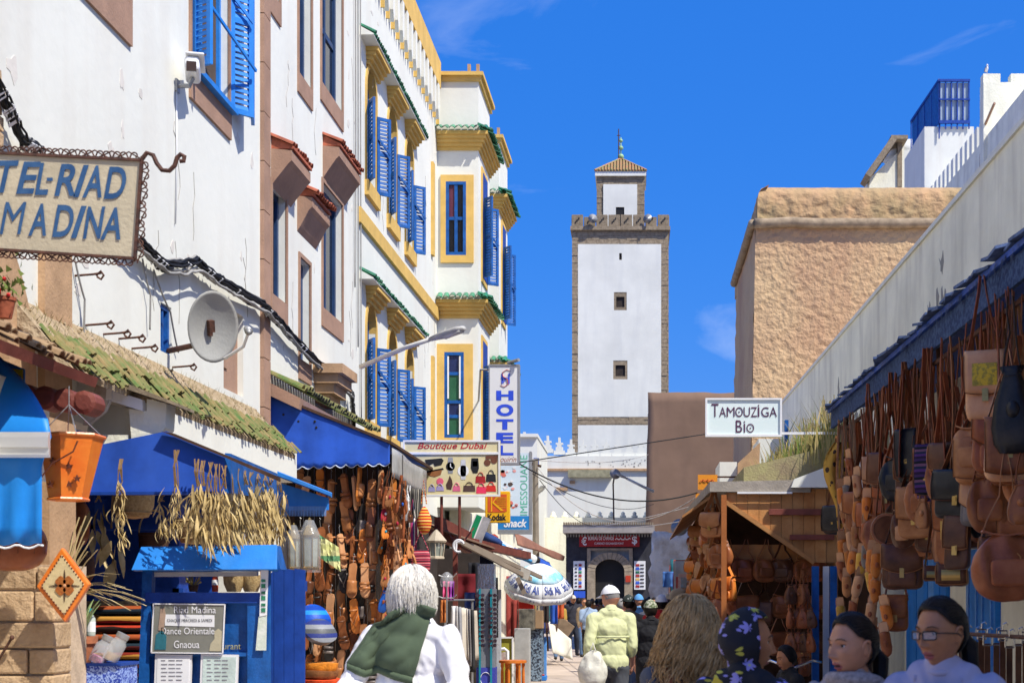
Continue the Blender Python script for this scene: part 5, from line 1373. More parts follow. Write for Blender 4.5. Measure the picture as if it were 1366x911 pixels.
m=MB();m.lathe([(.03,0),(.045,.02),(.045,.03)],P(180,597,YGb+.05),14);part(t,'socket',m,grey_metal)
vb=thing('shop_canopy','royal blue shop canopy board with dried stalks nailed along its right side','canopy',(-3.7,12.8,2.3))
YVb=10.9
part(vb,'front_board',pol([(100,600),(222,575),(300,607),(300,658),(100,659)],YVb,.04),blue_cloth)
part(vb,'end_board',(lambda m:m.hexa([P(300,657,YVb),P(300,657,YVb)+V((.03,.04,0)),(XP(370,12.5),12.5,P(300,657,YVb).z+.05),(XP(370,12.5)-.03,12.5,P(300,657,YVb).z+.05),P(300,604,YVb),P(300,604,YVb)+V((.03,.04,0)),(XP(370,12.5),12.5,P(300,607,YVb).z),(XP(370,12.5)-.03,12.5,P(300,607,YVb).z)]))(MB()),blue_paint)
part(vb,'edge_board',pol([(215,575),(232,578),(372,636),(372,642),(300,610)],YVb-.06,.05),wood_dark)
part(vb,'bottom_rail',pol([(100,656),(300,655),(300,659),(100,660)],YVb-.015,.07),blue_dark)
YSa=14.0
sa=thing('small_blue_awning','small worn blue plank awning with a pale fringe beside the dried gourds','awning',(XP(405,YSa),YSa,ZP(690,YSa)))
for k in range(4):
 m=MB();m.hexa([P(370,634+k*.5,YSa+.12*k-.25),P(443,662+k*.5,YSa+.12*k-.25),P(443,661,YSa+.12*k-.14),P(370,633,YSa+.12*k-.14),P(370,629,YSa+.12*k-.25),P(443,658,YSa+.12*k-.25),P(443,657,YSa+.12*k-.14),P(370,628,YSa+.12*k-.14)]);part(sa,'slat',m,blue_pale if k%2 else blue_bright)
part(sa,'side_board',pol([(371,643),(438,664),(438,680),(371,680)],YSa-.1,.03),blue_bright)
m=MB()
for k in range(34):a=371+k*2;m.prism([(XP(a,YSa),ZP(676,YSa)),(XP(a+1.6,YSa),ZP(676,YSa)),(XP(a+1.0,YSa),ZP(689,YSa)),(XP(a+.4,YSa),ZP(689,YSa))],YSa-.115,YSa-.105)
part(sa,'fringe',m,blue_pale,kind='stuff')
YA=8.3
ba=thing('blue_awning','bright blue tarpaulin awning with a silver bar at the left border','awning',(XP(10,YA),YA,1.9))
m=MB();rows=[]
for i in range(14):
 k=i/13;r_=[]
 for j in range(16):
  s_=j/15;xr=-70+(70-70*0+70)*s_
  if k<.45:q=k/.45;y=(490-120*(1-s_))+q*(580-490+120*(1-s_)-8*s_);x=-70+s_*(70+70*min(1,.0+q**.55));Y=YA+.35*(1-q)
  else:q=(k-.45)/.55;y=580+q*142+(6*abs(sin(s_*13))if i==13 else 0);x=-70+s_*(140-14*min(1,q*4));Y=YA+.02+.025*sin(s_*22+q*2)*q
  r_.append(P(x,y,Y))
 rows.append(r_)
m.sheet(rows,.006);part(ba,'tarpaulin',m,M('bright blue tarpaulin',(.012,.21,.62),.45,var=.1,scale=3,bump=.25,bscale=14,streak=.15,streak_col=(.1,.35,.7)),True)
m=MB();m.tube([P(-70+128*j/20,725+6*abs(sin(j/20*13)),YA-.0)for j in range(21)],.006,5);part(ba,'hem_piping',m,white_print)
m=MB();bar=[(0,0),(.02,.015),(.02,.05),(.034,.055),(.034,.11),(.016,.14),(0,.14)]
m.prism([(0-a,b)for a,b in bar],XP(-80,YA),XP(70,YA),lambda a,b,x:V((x,YA-.03+a,ZP(611,YA)+b)));part(ba,'front_bar',m,M('brushed aluminium',(.72,.72,.70),.35,metal=.6,var=.05,bump=.05))
t=thing('blue_notice','blue notice with yellow strip under the tiled porch at the left border','sign',P(10,530,8.9));part(t,'board',pol([(-20,470),(32,492),(32,545),(-20,545)],8.9,.02),blue_bright)
part(t,'yellow_strip',pol([(-20,488),(30,493),(30,515),(-20,513)],8.888,.008),M('yellow print',(.75,.6,.03),.6));m=MB();
for k in range(9):m.prism([(XP(2+k*3,8.88),ZP(510,8.88)),(XP(4.6+k*3,8.88),ZP(510,8.88)),(XP(3.3+k*3,8.88),ZP(503-(k%3),8.88))],8.88,8.884)
part(t,'print',m,blue_print,kind='stuff')
YO=8.6;la=thing('star_lantern','orange painted hanging lantern with star cut outs and wire hanger','lantern',P(96,578,YO))
orange_p=M('orange parchment',(.72,.14,.012),.35,col2=(.80,.25,.03),scale=5,bump=.2,spec=.5);star_m=M('brown star cut out',(.14,.04,.02),.7)
c=P(96,580,YO);mm_=lambda px, py:P(px,py,YO)
top=[(55,582),(70,578),(118,578),(139,590),(120,597),(68,594)];fa=[(66,592),(127,594),(115,667),(64,667)]
R6=[]
for k in range(6):a=pi/6+k*pi/3;R6.append((cos(a),sin(a)))
m=MB();z0, z1=mm_(0,666).z, mm_(0,582).z;cx_=XP(96,YO)
m.add([(cx_-.02+.108*a,YO+.108*b,z0)for a,b in R6]+[(cx_+.178*a,YO+.178*b,z1)for a,b in R6],[(i,(i+1)%6,6+(i+1)%6,6+i)for i in range(6)]+[(5,4,3,2,1,0)]);part(la,'shade',m,orange_p)
m=MB();m.tube([(cx_+.18*a,YO+.18*b,z1)for a,b in R6],.011,6,closed=True);part(la,'rim',m,orange_p);m=MB();m.tube([(cx_-.02+.11*a,YO+.11*b,z0)for a,b in R6],.009,6,closed=True)
part(la,'rim',m,orange_p)
m=MB()
for(px,py)in((76,648),(101,647),(103,624),(82,618),(112,640)):
 tt=(py-582)/84.0;m.prism([(XP(px,YO)+(.022 if k%2==0 else .009)*sin(k*pi/5),ZP(py,YO)+(.022 if k%2==0 else .009)*cos(k*pi/5))for k in range(10)],YO-.178*(1-tt)-.094*tt+.018-.012,YO-.178*(1-tt)-.094*tt+.018+.004)
part(la,'star',m,star_m)
m=MB();m.tube([mm_(64,664),mm_(70,640),mm_(84,622),mm_(112,606),mm_(118,592)],.005,5)
m.v=[p+V((0,-.165,0))for p in m.v];part(la,'painted_line',m,star_m)
m=MB();hp=mm_(92,540)
for k in range(4):m.tube([hp,V((cx_+.17*cos(k*pi/2+.5),YO+.17*sin(k*pi/2+.5),z1))],.003,4)
m.tube([hp,mm_(92,515)],.003,4);part(la,'hanger',m,grey_metal)
t=thing('leather_pouffe','red brown leather pouffe hanging under the blue awning at the left border','pouffe',P(22,765,8.8));m=MB();sq(m,P(18,728,8.9),.19,.19,.15,.8,1,24,12);part(t,'body',m,L_red,True)
m=MB()
for k in range(12):a=k*pi/6;m.tube([V(P(18,728,8.9))+V((.192*cos(a)*cos(b),.192*sin(a)*cos(b),.152*sin(b)))for b in(-1.3,-.8,-.3,.2,.7,1.2)],.004,4)
part(t,'stitched_seams',m,L_dark,kind='stuff')
YD=9.3;t=thing('diamond_mirror','orange and cream diamond shaped leather mirror frame with a brown flower','mirror',P(82,830,YD));D=[(82,730),(119,779),(86,830),(48,782)]
ctr=(83.5,780);sc2=lambda f:[(ctr[0]+(a-ctr[0])*f,ctr[1]+(b-ctr[1])*f)for a,b in D]
part(t,'frame',pol(D,YD,.05),orange_p,bevel=.008);part(t,'cream_panel',pol(sc2(.80),YD-.008,.01),M('cream leather',(.62,.50,.27),.6,var=.12,scale=12))
m=MB()
for k in range(40):
 e=k//10;f=(k%10+.5)/10;a, b=sc2(.80)[e], sc2(.80)[(e+1)%4];px, py=a[0]+(b[0]-a[0])*f, a[1]+(b[1]-a[1])*f;m.ell(P(px,py,YD-.009),.006,.003,.006,6,4)
part(t,'stitching',m,star_m,kind='stuff')
for k in range(4):
 a=pi/4+k*pi/2;m=MB();cc=V(P(86,781,YD-.012))+V((cos(a)*.034,0,sin(a)*.036));m.prism([(cc.x+.03*cos(b)*(1+.12*cos(4*b)),cc.z+.032*sin(b)*(1+.12*cos(4*b)))for b in[2*pi*j/20 for j in range(20)]],YD-.014,YD-.007);part(t,'petal',m,M('brown flower petal',(.30,.08,.02),.5,col2=(.42,.15,.03),scale=60))
m=MB();m.ell(P(86,781,YD-.014),.011,.004,.011,8,6);part(t,'flower_centre',m,L_pink)
m=MB()
for k in range(4):a=k*pi/2;p=V(P(86,781,YD-.012));d=V((cos(a),0,sin(a)));m.prism([(p.x+d.x*.03-d.z*.008,p.z+d.z*.03+d.x*.008),(p.x+d.x*.03+d.z*.008,p.z+d.z*.03-d.x*.008),(p.x+d.x*.095,p.z+d.z*.1)],YD-.013,YD-.0075)
part(t,'leaf_motif',m,wood_dark)
YPt=10.1;bx_=thing('patterned_box','blue and white patterned stand under the flower pot','box',(XP(120,YPt),YPt,0));m=MB();m.box(XP(83,YPt),XP(160,YPt),YPt,YPt+.35,0,ZP(888,YPt))
part(bx_,'cloth',m,M('blue arabesque cloth',(.02,.05,.35),.8,col2=(.30,.42,.75),scale=22,lo=.47,hi=.53,dist=3));m=MB();m.box(XP(81,YPt),XP(162,YPt),YPt-.01,YPt+.36,ZP(888,YPt),ZP(884,YPt));part(bx_,'top',m,blue_dark)
t=thing('flower_pot','terracotta pot with a spiky aloe on the blue patterned stand','plant',P(106,887,YPt+.12));c=V(t.location);m=MB();m.lathe([(.07,0),(.105,.15),(.118,.15),(.122,.20),(.105,.2),(.10,.17)],c,24);part(t,'pot',m,M('terracotta',(.42,.15,.07),.8,var=.15,scale=9,bump=.3),40)
m=MB();m.lathe([(.001,.175),(.104,.175)],c,20);part(t,'soil',m,wood_dark)
m=MB();rr=random.Random(4)
for k in range(11):
 a=rr.uniform(0,6.28);l_=rr.uniform(.12,.26);q=[c+V((cos(a)*l_*s_*.8,sin(a)*l_*s_*.6,.17+.18*s_+l_*(s_-.6*s_*s_)))for s_ in(0,.25,.5,.75,1)];m.tube(q,[.018,.02,.016,.01,.002],6,flat=.4)
part(t,'aloe_leaves',m,M('aloe green',(.13,.20,.06),.5,col2=(.30,.36,.16),scale=9),True)
m=MB();m.tube([c+V((0,0,.16)),c+V((.01,0,.26)),c+V((0,0,.38))],.016,7);part(t,'stem',m,wood_dark)
for k, (px,py,r_,nm,cc)in enumerate(((128,884,.062,'large clear glass jar lying on the patterned stand, pink sweets inside',(.6,.2,.35)),(146,880,.055,'clear glass jar with metal lid on the right of the patterned stand',(.35,.2,.06)))):
 t=thing('glass_jar',nm,'jar',P(px,py,YPt+.05));c=V(t.location);q=rotm(0,radians(28),radians(10));m=MB();m.lathe([(r_*.9,0),(r_,.02),(r_,.13),(r_*.75,.15),(r_*.75,.17)],c,20,m=q);part(t,'glass',m,M('clear jar glass',(.75,.78,.78),.06,alpha=.35,bump=0,var=.02,spec=.7),40)
 m=MB();m.lathe([(r_*.8,.17),(r_*.8,.2),(.001,.203)],c,18,m=q);part(t,'lid',m,grey_metal);m=MB();m.lathe([(.001,.006),(r_*.85,.006),(r_*.85,.05),(.001,.055)],c,14,m=q);part(t,'sweets',m,M('sweets %d'%k,cc,.5))
t=thing('water_bottle','small plastic bottle with a teal cap behind the aloe','bottle',P(121,850,YPt+.2));c=V(t.location);m=MB();m.lathe([(.03,0),(.032,.02),(.032,.13),(.014,.16),(.014,.18)],c,14);part(t,'body',m,M('pale bottle',(.55,.62,.55),.2,alpha=.8,bump=0),True);m=MB();m.lathe([(.017,.175),(.017,.2),(.001,.2)],c,12);part(t,'cap',m,M('teal plastic',(.02,.3,.35),.4));m=MB();m.lathe([(.0325,.04),(.0325,.11)],c,14);part(t,'label_band',m,paper)
t=thing('raffia_fan','spray of dry raffia blades behind the diamond mirror','dried plant',P(100,800,9.9));c=V(t.location);m=MB();rr=random.Random(12)
for k in range(34):
 a=rr.uniform(.2,2.2);l_=rr.uniform(.25,.5);q=[c+V((-.05+cos(a)*l_*s_+.1*s_*s_,-.05+rr.uniform(-.01,.01)+.05*s_,sin(a)*l_*s_*1.15-.28*s_*s_*(a<1.2)))for s_ in(0,.25,.5,.75,1)];ribbon(m,q,.012,.001,(.3,1,0))
part(t,'blades',m,M('dry raffia',(.42,.32,.14),.8,col2=(.62,.50,.26),scale=6,bump=0),kind='stuff')
dry=M('dried leaves',(.40,.28,.10),.8,col2=(.66,.52,.26),scale=9,bump=.3,bscale=30,rand=.15);dryd=M('dry brown stalk',(.20,.12,.05),.85,col2=(.32,.2,.09),scale=9,bump=.2)
def bunch(px,y0,y1,y2,Y,lab,seed,n,wd,group='dried plants hanging from the blue canopy',lw=.03,ll=.11):
 t=thing('dried_plant',lab,'dried plant',P(px,y0,Y),group);rr=random.Random(seed);s_=Y/FPX;c=V(t.location);m=MB()
 for k in range(4):m.tube([c+V((rr.uniform(-.02,.02),0,0)),c+V((rr.uniform(-.02,.02),-.015,-(y1-y0)*s_*.5)),c+V((rr.uniform(-.03,.03),0,-(y1-y0)*s_*1.1))],.005,4)
 part(t,'stalks',m,dryd,kind='stuff');m=MB();H=(y2-y1)*s_
 for k in range(n):
  f=rr.random();p=c+V((rr.gauss(0,wd*.5),rr.gauss(-.02,wd*.35),-(y1-y0)*s_-f*H*.8));l_=ll*rr.uniform(.6,1.3);a=rr.uniform(-.5,.5);w=lw*rr.uniform(.5,1.2);cv=rr.uniform(-.03,.03);b=rr.uniform(0,6.28);d=V((cos(b),sin(b),0));nn=V((-sin(b),cos(b),0))
  pr_=[(0,.15),(.25,.8),(.5,1),(.75,.65),(1,.03)];vs=[]
  for u_, ww in pr_:q=p+V((a*l_*u_,0,-l_*u_))+nn*cv*sin(u_*3);vs+=[q-d*w*ww*.5,q+nn*.006*ww,q+d*w*ww*.5]
  m.add(vs,[f_ for i in range(4)for f_ in((i*3,i*3+1,i*3+4,i*3+3),(i*3+1,i*3+2,i*3+5,i*3+4))])
 part(t,'leaves',m,dry,True,kind='stuff');return t
for k in range(13):
 px=262+k*9.2;Y=10.93+max(0,k-4)*.18
 bunch(px,612+k*2.2,652+RN.uniform(-8,8),728+RN.uniform(-6,12),Y-.12,'bunch of golden dried pods at the stall corner, '+ordw[k]+' from the left',20+k,52,.058,'golden dried pods along the blue canopy',.025,.15)
bunch(161,612,640,745,10.7,'long wiry dried herb hanging from the white timber box',41,60,.04,lw=.012,ll=.09)
bunch(236,600,645,725,10.75,'twisted dried herb in front of the blue canopy board',42,60,.05,lw=.012,ll=.09)
bunch(132,655,668,760,11.4,'string of broad pale dried leaves at the shop door, left one',43,12,.05,lw=.06,ll=.2)
bunch(153,655,700,770,11.3,'pair of broad dried leaves hanging beside the diamond mirror',44,7,.04,lw=.07,ll=.24)
bunch(218,660,668,722,11.0,'thin dried stems hanging under the canopy middle',45,30,.04,lw=.015,ll=.1)
wick=M('straw weave',(.36,.24,.10),.85,col2=(.52,.38,.18),scale=40,bump=.8,bscale=90)
for k, (px,py,r_,Y,nm)in enumerate(((178,668,.17,12.4,'wide straw basket hanging under the blue canopy, left'),(258,702,.15,12.9,'straw basket hanging behind the golden pods'),(205,720,.13,13.2,'dark lidded basket hanging deep in the shop'))):
 t=thing('straw_basket',nm,'basket',P(px,py+24,Y));c=V(t.location);m=MB();m.lathe([(.02,0),(r_*.7,.015),(r_*.95,.10),(r_,.22),(r_*.96,.22),(r_*.9,.1),(r_*.6,.03),(.02,.02)],c,20);part(t,'body',m,wick if k<2 else wood_dark,40)
 m=MB();m.tube([c+V((r_*cos(a),0,.22+.2*sin(a)))for a in[pi*j/10 for j in range(11)]],.008,5);part(t,'handle',m,wick)
 m=MB()
 for z_ in(.05,.1,.15,.2):m.tube([c+V((r_*(.8+z_*.95)*cos(a),r_*(.8+z_*.95)*sin(a),z_))for a in[2*pi*j/20 for j in range(20)]],.007,4,closed=True)
 part(t,'coils',m,wick if k<2 else wood_dark)
rug=[add_stripes(M('striped rug %d'%k,(.2,.05,.03),.95,bump=.6,bscale=150),cs,'Z',sc)for k,(cs,sc)in enumerate(((['7a2416','33241f','a8532a','221a18','8c1f22','c08a3a'],3.2),(['5a1d1a','1d2e3a','9c4a1e','2a1a16','b83a22'],4.0)))]
for k, (px0,px1,y0,y1,Y,lab)in enumerate(((158,185,815,911,12.0,'folded red and brown striped rug stack at the left of the menu board'),(140,176,840,911,12.9,'second stack of dark striped rugs further inside the shop'))):
 t=thing('rug_stack',lab,'rugs',(XP((px0+px1)/2,Y),Y,0));z=0.0;zt_=ZP(y0,Y);i=0
 while z<zt_:
  m=MB();sq(m,(XP((px0+px1)/2,Y)-.1,Y+.3,z+.035),.28,.3,.037,.5,.3,20,8);part(t,'rug',m,rug[(i+k)%2],True);z+=.072;i+=1
for k, (x,y,w,h,mt)in enumerate(((-4.9,13.9,.9,.25,wick),(-4.6,12.0,.5,.3,wood_dark),(-5.1,13.0,.7,.5,L_brown))):
 m=MB();sq(m,(x,y,1.5+k*.4),w/2,.12,h/2,.6,.6,18,10);single(['straw_hamper','wooden_chest','leather_pouffe'][k],['straw hamper on the shelf at the back of the blue shop','dark wooden chest on the back shelf of the blue shop','brown leather seat cushion on a high shelf in the blue shop'][k],['hamper','chest','cushion'][k],m,mt,True)
sf=thing('shop_shelf','blue wooden shelves at the back of the shop opening','shelf',(-5.2,13,0))
for z in(1.0,1.7,2.3):m=MB();m.box(-6.2,-4.3,14.2,14.6,z,z+.04);part(sf,'board',m,blue_dark)
for x in(-6.0,-5.2,-4.4):m=MB();m.box(x,x+.06,14.2,14.5,0,2.6);part(sf,'post',m,blue_dark)
# menu board with little roof
YM2=11.0;mn=thing('menu_board','blue wooden menu stand with a pitched roof, posters and framed menus','sign',(XP(270,YM2),YM2,0))
q2=lambda px, py, Y=YM2:P(px,py,Y)
m=MB();m.hexa([q2(175,760,YM2-.12),q2(369,759,YM2-.12),q2(371,762,YM2+.1),q2(180,762,YM2+.1),q2(188,729,YM2+.02),q2(369,726,YM2+.02),q2(371,729,YM2+.06),q2(190,731,YM2+.06)]);part(mn,'roof',m,blue_bright,bevel=.004)
part(mn,'roof_gable',pol([(366,727),(374,759),(360,759)],YM2+.02,.2),blue_paint)
part(mn,'strip_light',pol([(200,763),(343,762),(343,768),(205,769)],YM2+.05,.04),M('fluorescent tube off',(.5,.48,.45),.4))
for a, b in((190,203),(348,358)):part(mn,'post',pol([(a,760),(b,760),(b-(6 if a<200 else 0),930),(a-(6 if a<200 else 0),930)],YM2+.0,.08),blue_paint)
part(mn,'back_panel',pol([(192,792),(345,792),(345,930),(186,930)],YM2+.06,.03),blue_paint)
part(mn,'top_rail',pol([(194,790),(350,790),(350,804),(193,804)],YM2-.01,.07),blue_dark)
part(mn,'side_rail',pol([(330,804),(348,804),(348,930),(330,930)],YM2+.0,.06),blue_paint)
part(mn,'cross_rail',pol([(196,870),(330,870),(330,875),(196,875)],YM2+.01,.05),blue_paint)
ps=part(mn,'poster',pol([(207,805),(300,806),(297,870),(202,869)],YM2-.03,.008),M('grey olive poster',(.17,.17,.14),.5,col2=(.24,.24,.20),scale=4,bump=0))
m=MB()
for a, b in(((205,805),(300,806)),((300,806),(297,871)),((297,871),(202,870)),((202,870),(205,805))):m.beam(q2(*a,YM2-.03),q2(*b,YM2-.03),.008,.012,(0,1,0))
part(ps,'white_border',m,white_print)
m=MB();yl=YM2-.034
letters(m,'Riad Madina',XP(232,yl),XP(288,yl),ZP(817.5,yl),ZP(808.5,yl),yl);letters(m,'Dance Orientale',XP(215,yl),XP(286,yl),ZP(845.5,yl),ZP(836.5,yl),yl);letters(m,'Gnaoua',XP(232,yl),XP(266,yl),ZP(864,yl),ZP(854,yl),yl)
part(ps,'lettering',m,white_print)
part(ps,'pasted_strip',pol([(220,819),(286,820),(286,836),(220,834)],YM2-.033,.002),paper);m=MB();letters(m,'CHAQUE MERCREDI & SAMEDI',XP(223,yl),XP(283,yl),ZP(830,yl),ZP(825,yl),yl-.002);part(ps,'strip_print',m,black_print)
part(ps,'dancer_picture',pol([(208,846),(216,840),(222,848),(221,866),(206,866)],yl,.003),M('teal dress print',(.03,.16,.2),.6));part(ps,'dancer_top',pol([(214,812),(219,810),(221,820),(218,842),(211,840)],yl,.003),M('pale skin print',(.4,.28,.2),.6));part(ps,'musician_picture',pol([(286,842),(291,838),(296,842),(295,868),(279,868),(281,858),(286,852)],yl,.003),M('cream robe print',(.5,.45,.3),.6))
m=MB();letters(m,'restaurant',XP(272,YM2),XP(319,YM2),ZP(866,YM2),ZP(859,YM2),YM2+.052);part(mn,'painted_word',m,M('faded yellow letters',(.45,.42,.2),.7))
for k, (a,b)in enumerate(((209,254),(270,316))):
 fr_=part(mn,'menu_frame',pol([(a-2,872),(b+2,873),(b,930),(a-4,930)],YM2-.015,.02),white_metal);part(fr_,'menu_sheet',pol([(a+1,875),(b-1,876),(b-3,930),(a-1,930)],YM2-.018,.003),paper if k==0 else M('pale green sheet',(.55,.66,.60),.6))
 m=MB()
 for r_ in range(7):
  for w_ in range(3):m.box(XP(a+7+w_*10,YM2),XP(a+7+w_*10+RN.uniform(5,9),YM2),YM2-.020,YM2-.0178,ZP(881+r_*5.2,YM2),ZP(879.6+r_*5.2,YM2))
 part(fr_,'menu_lines',m,M('grey print',(.25,.25,.27),.7),kind='stuff')
sb=part(mn,'paper_strip',pol([(348,760),(358,759),(356,820),(346,822)],YM2-.03,.004),paper);part(mn,'paper_strip',pol([(345,822),(356,820),(355,867),(341,867)],YM2-.026,.004),M('pale green leaflet',(.55,.63,.5),.7,col2=(.72,.76,.68),scale=18))
m=MB()
for k in range(6):m.box(XP(350,YM2),XP(355.5,YM2),YM2-.034,YM2-.031,ZP(776+k*8,YM2),ZP(772.5+k*8-(k%2)*2,YM2))
part(sb,'print',m,tile_green,kind='stuff')
pan_=thing('blue_partition','tall deep blue plank partition right of the menu board','partition',(XP(370,11.4),11.6,0))
for k in range(4):m=MB();a=352+k*13.5;m.prism([(XP(a,11.4),0),(XP(a+13,11.4),0),(XP(a+13+(1 if k==3 else 0),11.4),ZP(760,11.4)),(XP(a,11.4),ZP(758 if k else 775,11.4))],11.4,11.43);part(pan_,'plank',m,blue_dark)
m=MB();m.box(XP(352,11.4),XP(406,11.4),11.43,11.5,1.7,1.78);part(pan_,'rail',m,blue_dark)
for k, (px,nm)in enumerate(((312,'small straw basket on the ledge of the menu board under its roof'),(335,'second small straw basket at the right end of the menu board ledge'))):
 m=MB();c=P(px,789,11.25+.05*k);m.lathe([(.05,0),(.075,.06),(.08,.125),(.07,.125),(.05,.02)],c,16);single('straw_basket',nm,'basket',m,wick,40)
t=thing('sauce_bottle','white and red bottle on the ledge of the menu board','bottle',P(287,789,11.2));c=V(t.location);m=MB();m.lathe([(.022,0),(.024,.02),(.022,.10),(.012,.13)],c,12);part(t,'body',m,M('red sauce plastic',(.5,.06,.02),.4),True);m=MB();m.lathe([(.0245,.05),(.0245,.09)],c,12);part(t,'label_band',m,paper);m=MB();m.lathe([(.013,.13),(.012,.15),(.004,.16)],c,10);part(t,'cap',m,paper)
t=thing('herb_pot','little pot of dark twigs on the ledge of the menu board','plant',P(258,789,11.2));c=V(t.location);m=MB();m.lathe([(.03,0),(.04,.05),(.034,.05)],c,12);part(t,'pot',m,wood_dark);m=MB();rr=random.Random(2)
for k in range(30):a=rr.uniform(0,6.3);m.tube([c+V((0,0,.04)),c+V((.06*cos(a),.03*sin(a),rr.uniform(.07,.12)))],.003,3)
part(t,'twigs',m,gr1,kind='stuff')
for k, (px,yt,yb,w,lab)in enumerate(((413,690,760,26,'brass lantern wrapped in clear plastic, front one under the small blue awning'),(392,697,760,18,'glass lantern wrapped in plastic behind the front brass lantern'))):
 Y=13.2+k*.3;t=thing('glass_lantern',lab,'lantern',P(px,yb,Y));s_=Y/FPX;H=(yb-yt)*s_;W=w*s_/2;c=V(t.location);m=MB()
 m.lathe([(W,0),(W,.02),(W*.85,.03)],c,6);m.lathe([(W*.95,H*.62),(W*1.0,H*.66),(W*.5,H*.82),(W*.25,H*.86),(W*.2,H*.96),(.004,H)],c,6)
 for j in range(6):a=j*pi/3;m.tube([c+V((W*.85*cos(a),W*.85*sin(a),.02)),c+V((W*.9*cos(a),W*.9*sin(a),H*.63))],.006,4)
 part(t,'frame',m,brass);m=MB();m.lathe([(W*.8,.03),(W*.84,H*.62)],c,6);part(t,'glass',m,M('greenish lantern glass',(.45,.5,.42),.1,alpha=.55,bump=0))
 m=MB();m.lathe([(W*1.15,-.02),(W*1.2,H*.3),(W*1.12,H*.66),(W*.4,H*.95)],c,14);m.v=[p+V((.012*noise.noise(p*22),.012*noise.noise(p*19+V((5,0,0))),0))for p in m.v];part(t,'plastic_wrap',m,M('clear plastic wrap',(.8,.82,.82),.12,alpha=.22,bump=.8,bscale=18,spec=.8),True)
m=MB();rows=[[P(425+27*j/6+(3*i/5),712+9*j/6+i*8+1.5*j,13.4+.02*sin(j*2+i))for j in range(7)]for i in range(5)];m.sheet(rows,.004);single('paper_flag','cream and green paper banner right of the wrapped lanterns','banner',m,add_stripes(M('cream green paper',(.6,.6,.3),.8),['cfcf86','d8d696','5e8f62','d4d090'],'Z',5,.1))
cols_b=['e0662a','3f7fae','2f5c33','d94a1e','8a5a33','e08a2a','3f9aa8','d77a8a','6a3a8a','b5401f']
t=thing('basket_stack','stack of colourful woven baskets beside the blue partition','baskets',(XP(424,13.0),13.0,0))
z=.0
for k in range(16):
 r_=.17+.012*RN.random();m=MB();m.lathe([(r_*.9,0),(r_,.03),(r_*1.02,.066),(r_*.8,.07)],(XP(424,13.0)+RN.uniform(-.015,.015),13.0,z),22,m=rotm(RN.uniform(-.06,.06),RN.uniform(-.06,.06),0));part(t,'basket',m,M('woven band %d'%(k%10),lin(cols_b[k%10]),.85,var=.3,scale=14,bump=.6,bscale=80),40);z+=.068
for k, (px,py,cc)in enumerate(((418,826,(.03,.22,.65)),(426,845,(.25,.27,.3)))):
 m=MB();m.lathe([(.03,-.05),(.12,-.03),(.15,.03),(.10,.09),(.02,.11)],P(px,py,13.0-k*.12),22,m=rotm(radians(30),radians(28),0));single('round_box',['bright blue round leather box on the basket stack','grey and white round leather box in front of the blue one'][k],'box',m,add_stripes(M('round box %d'%k,cc,.5),[['0a4fb8','1f86d8','0c3fa0'],['56595c','8a8d92','2e3a7a']][k],'Z',9,.1),40)
# big blue awning and the sandal wall
YW1=16.6
bg_=thing('blue_awning','big royal blue canvas awning with a scalloped edge above the hanging sandals','awning',(-3.5,18,3.0))
def pt(px,py,dy=0):return P(px,py,YW1+dy)
m=MB();rows=[]
for i in range(11):
 k=i/10;r_=[]
 for j in range(61):
  s_=j/60;top=(525+(590-525)*s_,);yt=525+66*s_;yb=627-6*s_+4.5*abs(sin(s_*11*pi))*1;yb=yb-4
  x=360+160*s_+(1-s_)*28*k*0
  r_.append(P(x,yt+(yb-yt)*k+(4*0),YW1+.015*sin(s_*20+k*3)*k))
 rows.append(r_)
m.sheet(rows,.005);part(bg_,'front_flap',m,blue_cloth,True)
m=MB();m.tube([P(360+160*j/60,623-6*j/60+4.5*abs(sin(j/60*11*pi)),YW1-.004)for j in range(61)],.006,4);part(bg_,'edge_piping',m,M('pale blue piping',(.5,.58,.7),.8))
xo=XP(520,YW1);zo=ZP(590,YW1);zi=ZP(525,YW1)
m=MB();rows=[[V((LX(YW1)+.0+(xo-LX(YW1))*j/6,YW1+4.6*i/8,zi+(zo-zi)*j/6-.05*sin(pi*j/6)))for j in range(7)]for i in range(9)];m.sheet(rows,.006);part(bg_,'top_canvas',m,blue_cloth,True)
m=MB();m.beam(P(358,524,YW1-.01),P(521,590,YW1-.01),.03,.03);m.beam((xo,YW1,zo),(xo,YW1+4.6,zo),.03,.03);part(bg_,'frame_bar',m,wood_dark)
m=MB()
for px, py in((378,553),(398,562),(420,562),(422,570),(402,541)):m.ell(P(px,py,YW1-.008),.014,.004,.014,8,5)
part(bg_,'eyelet',m,black_rubber,kind='stuff')
m=MB();rows=[[V((xo+.01+.02*sin(i),YW1+.1+2.6*i/8,zo-.05-.32*j/4-.04*i/8))for j in range(5)]for i in range(9)];m.sheet(rows,.003);part(bg_,'plastic_side',m,M('grey clear plastic',(.45,.45,.43),.25,alpha=.75,bump=.7,bscale=9),True)
db=thing('display_board','dark wooden display board the leather sandals hang on','board',(-3.4,17.3,0))
for k in range(9):m=MB();a=-4.1+k*.155;m.box(a,a+.152,17.3+.004*(k%2),17.34,0,3.3);part(db,'plank',m,interior_shade if k%3 else wood_dark)  # most planks carry the painted shade colour as a dark background
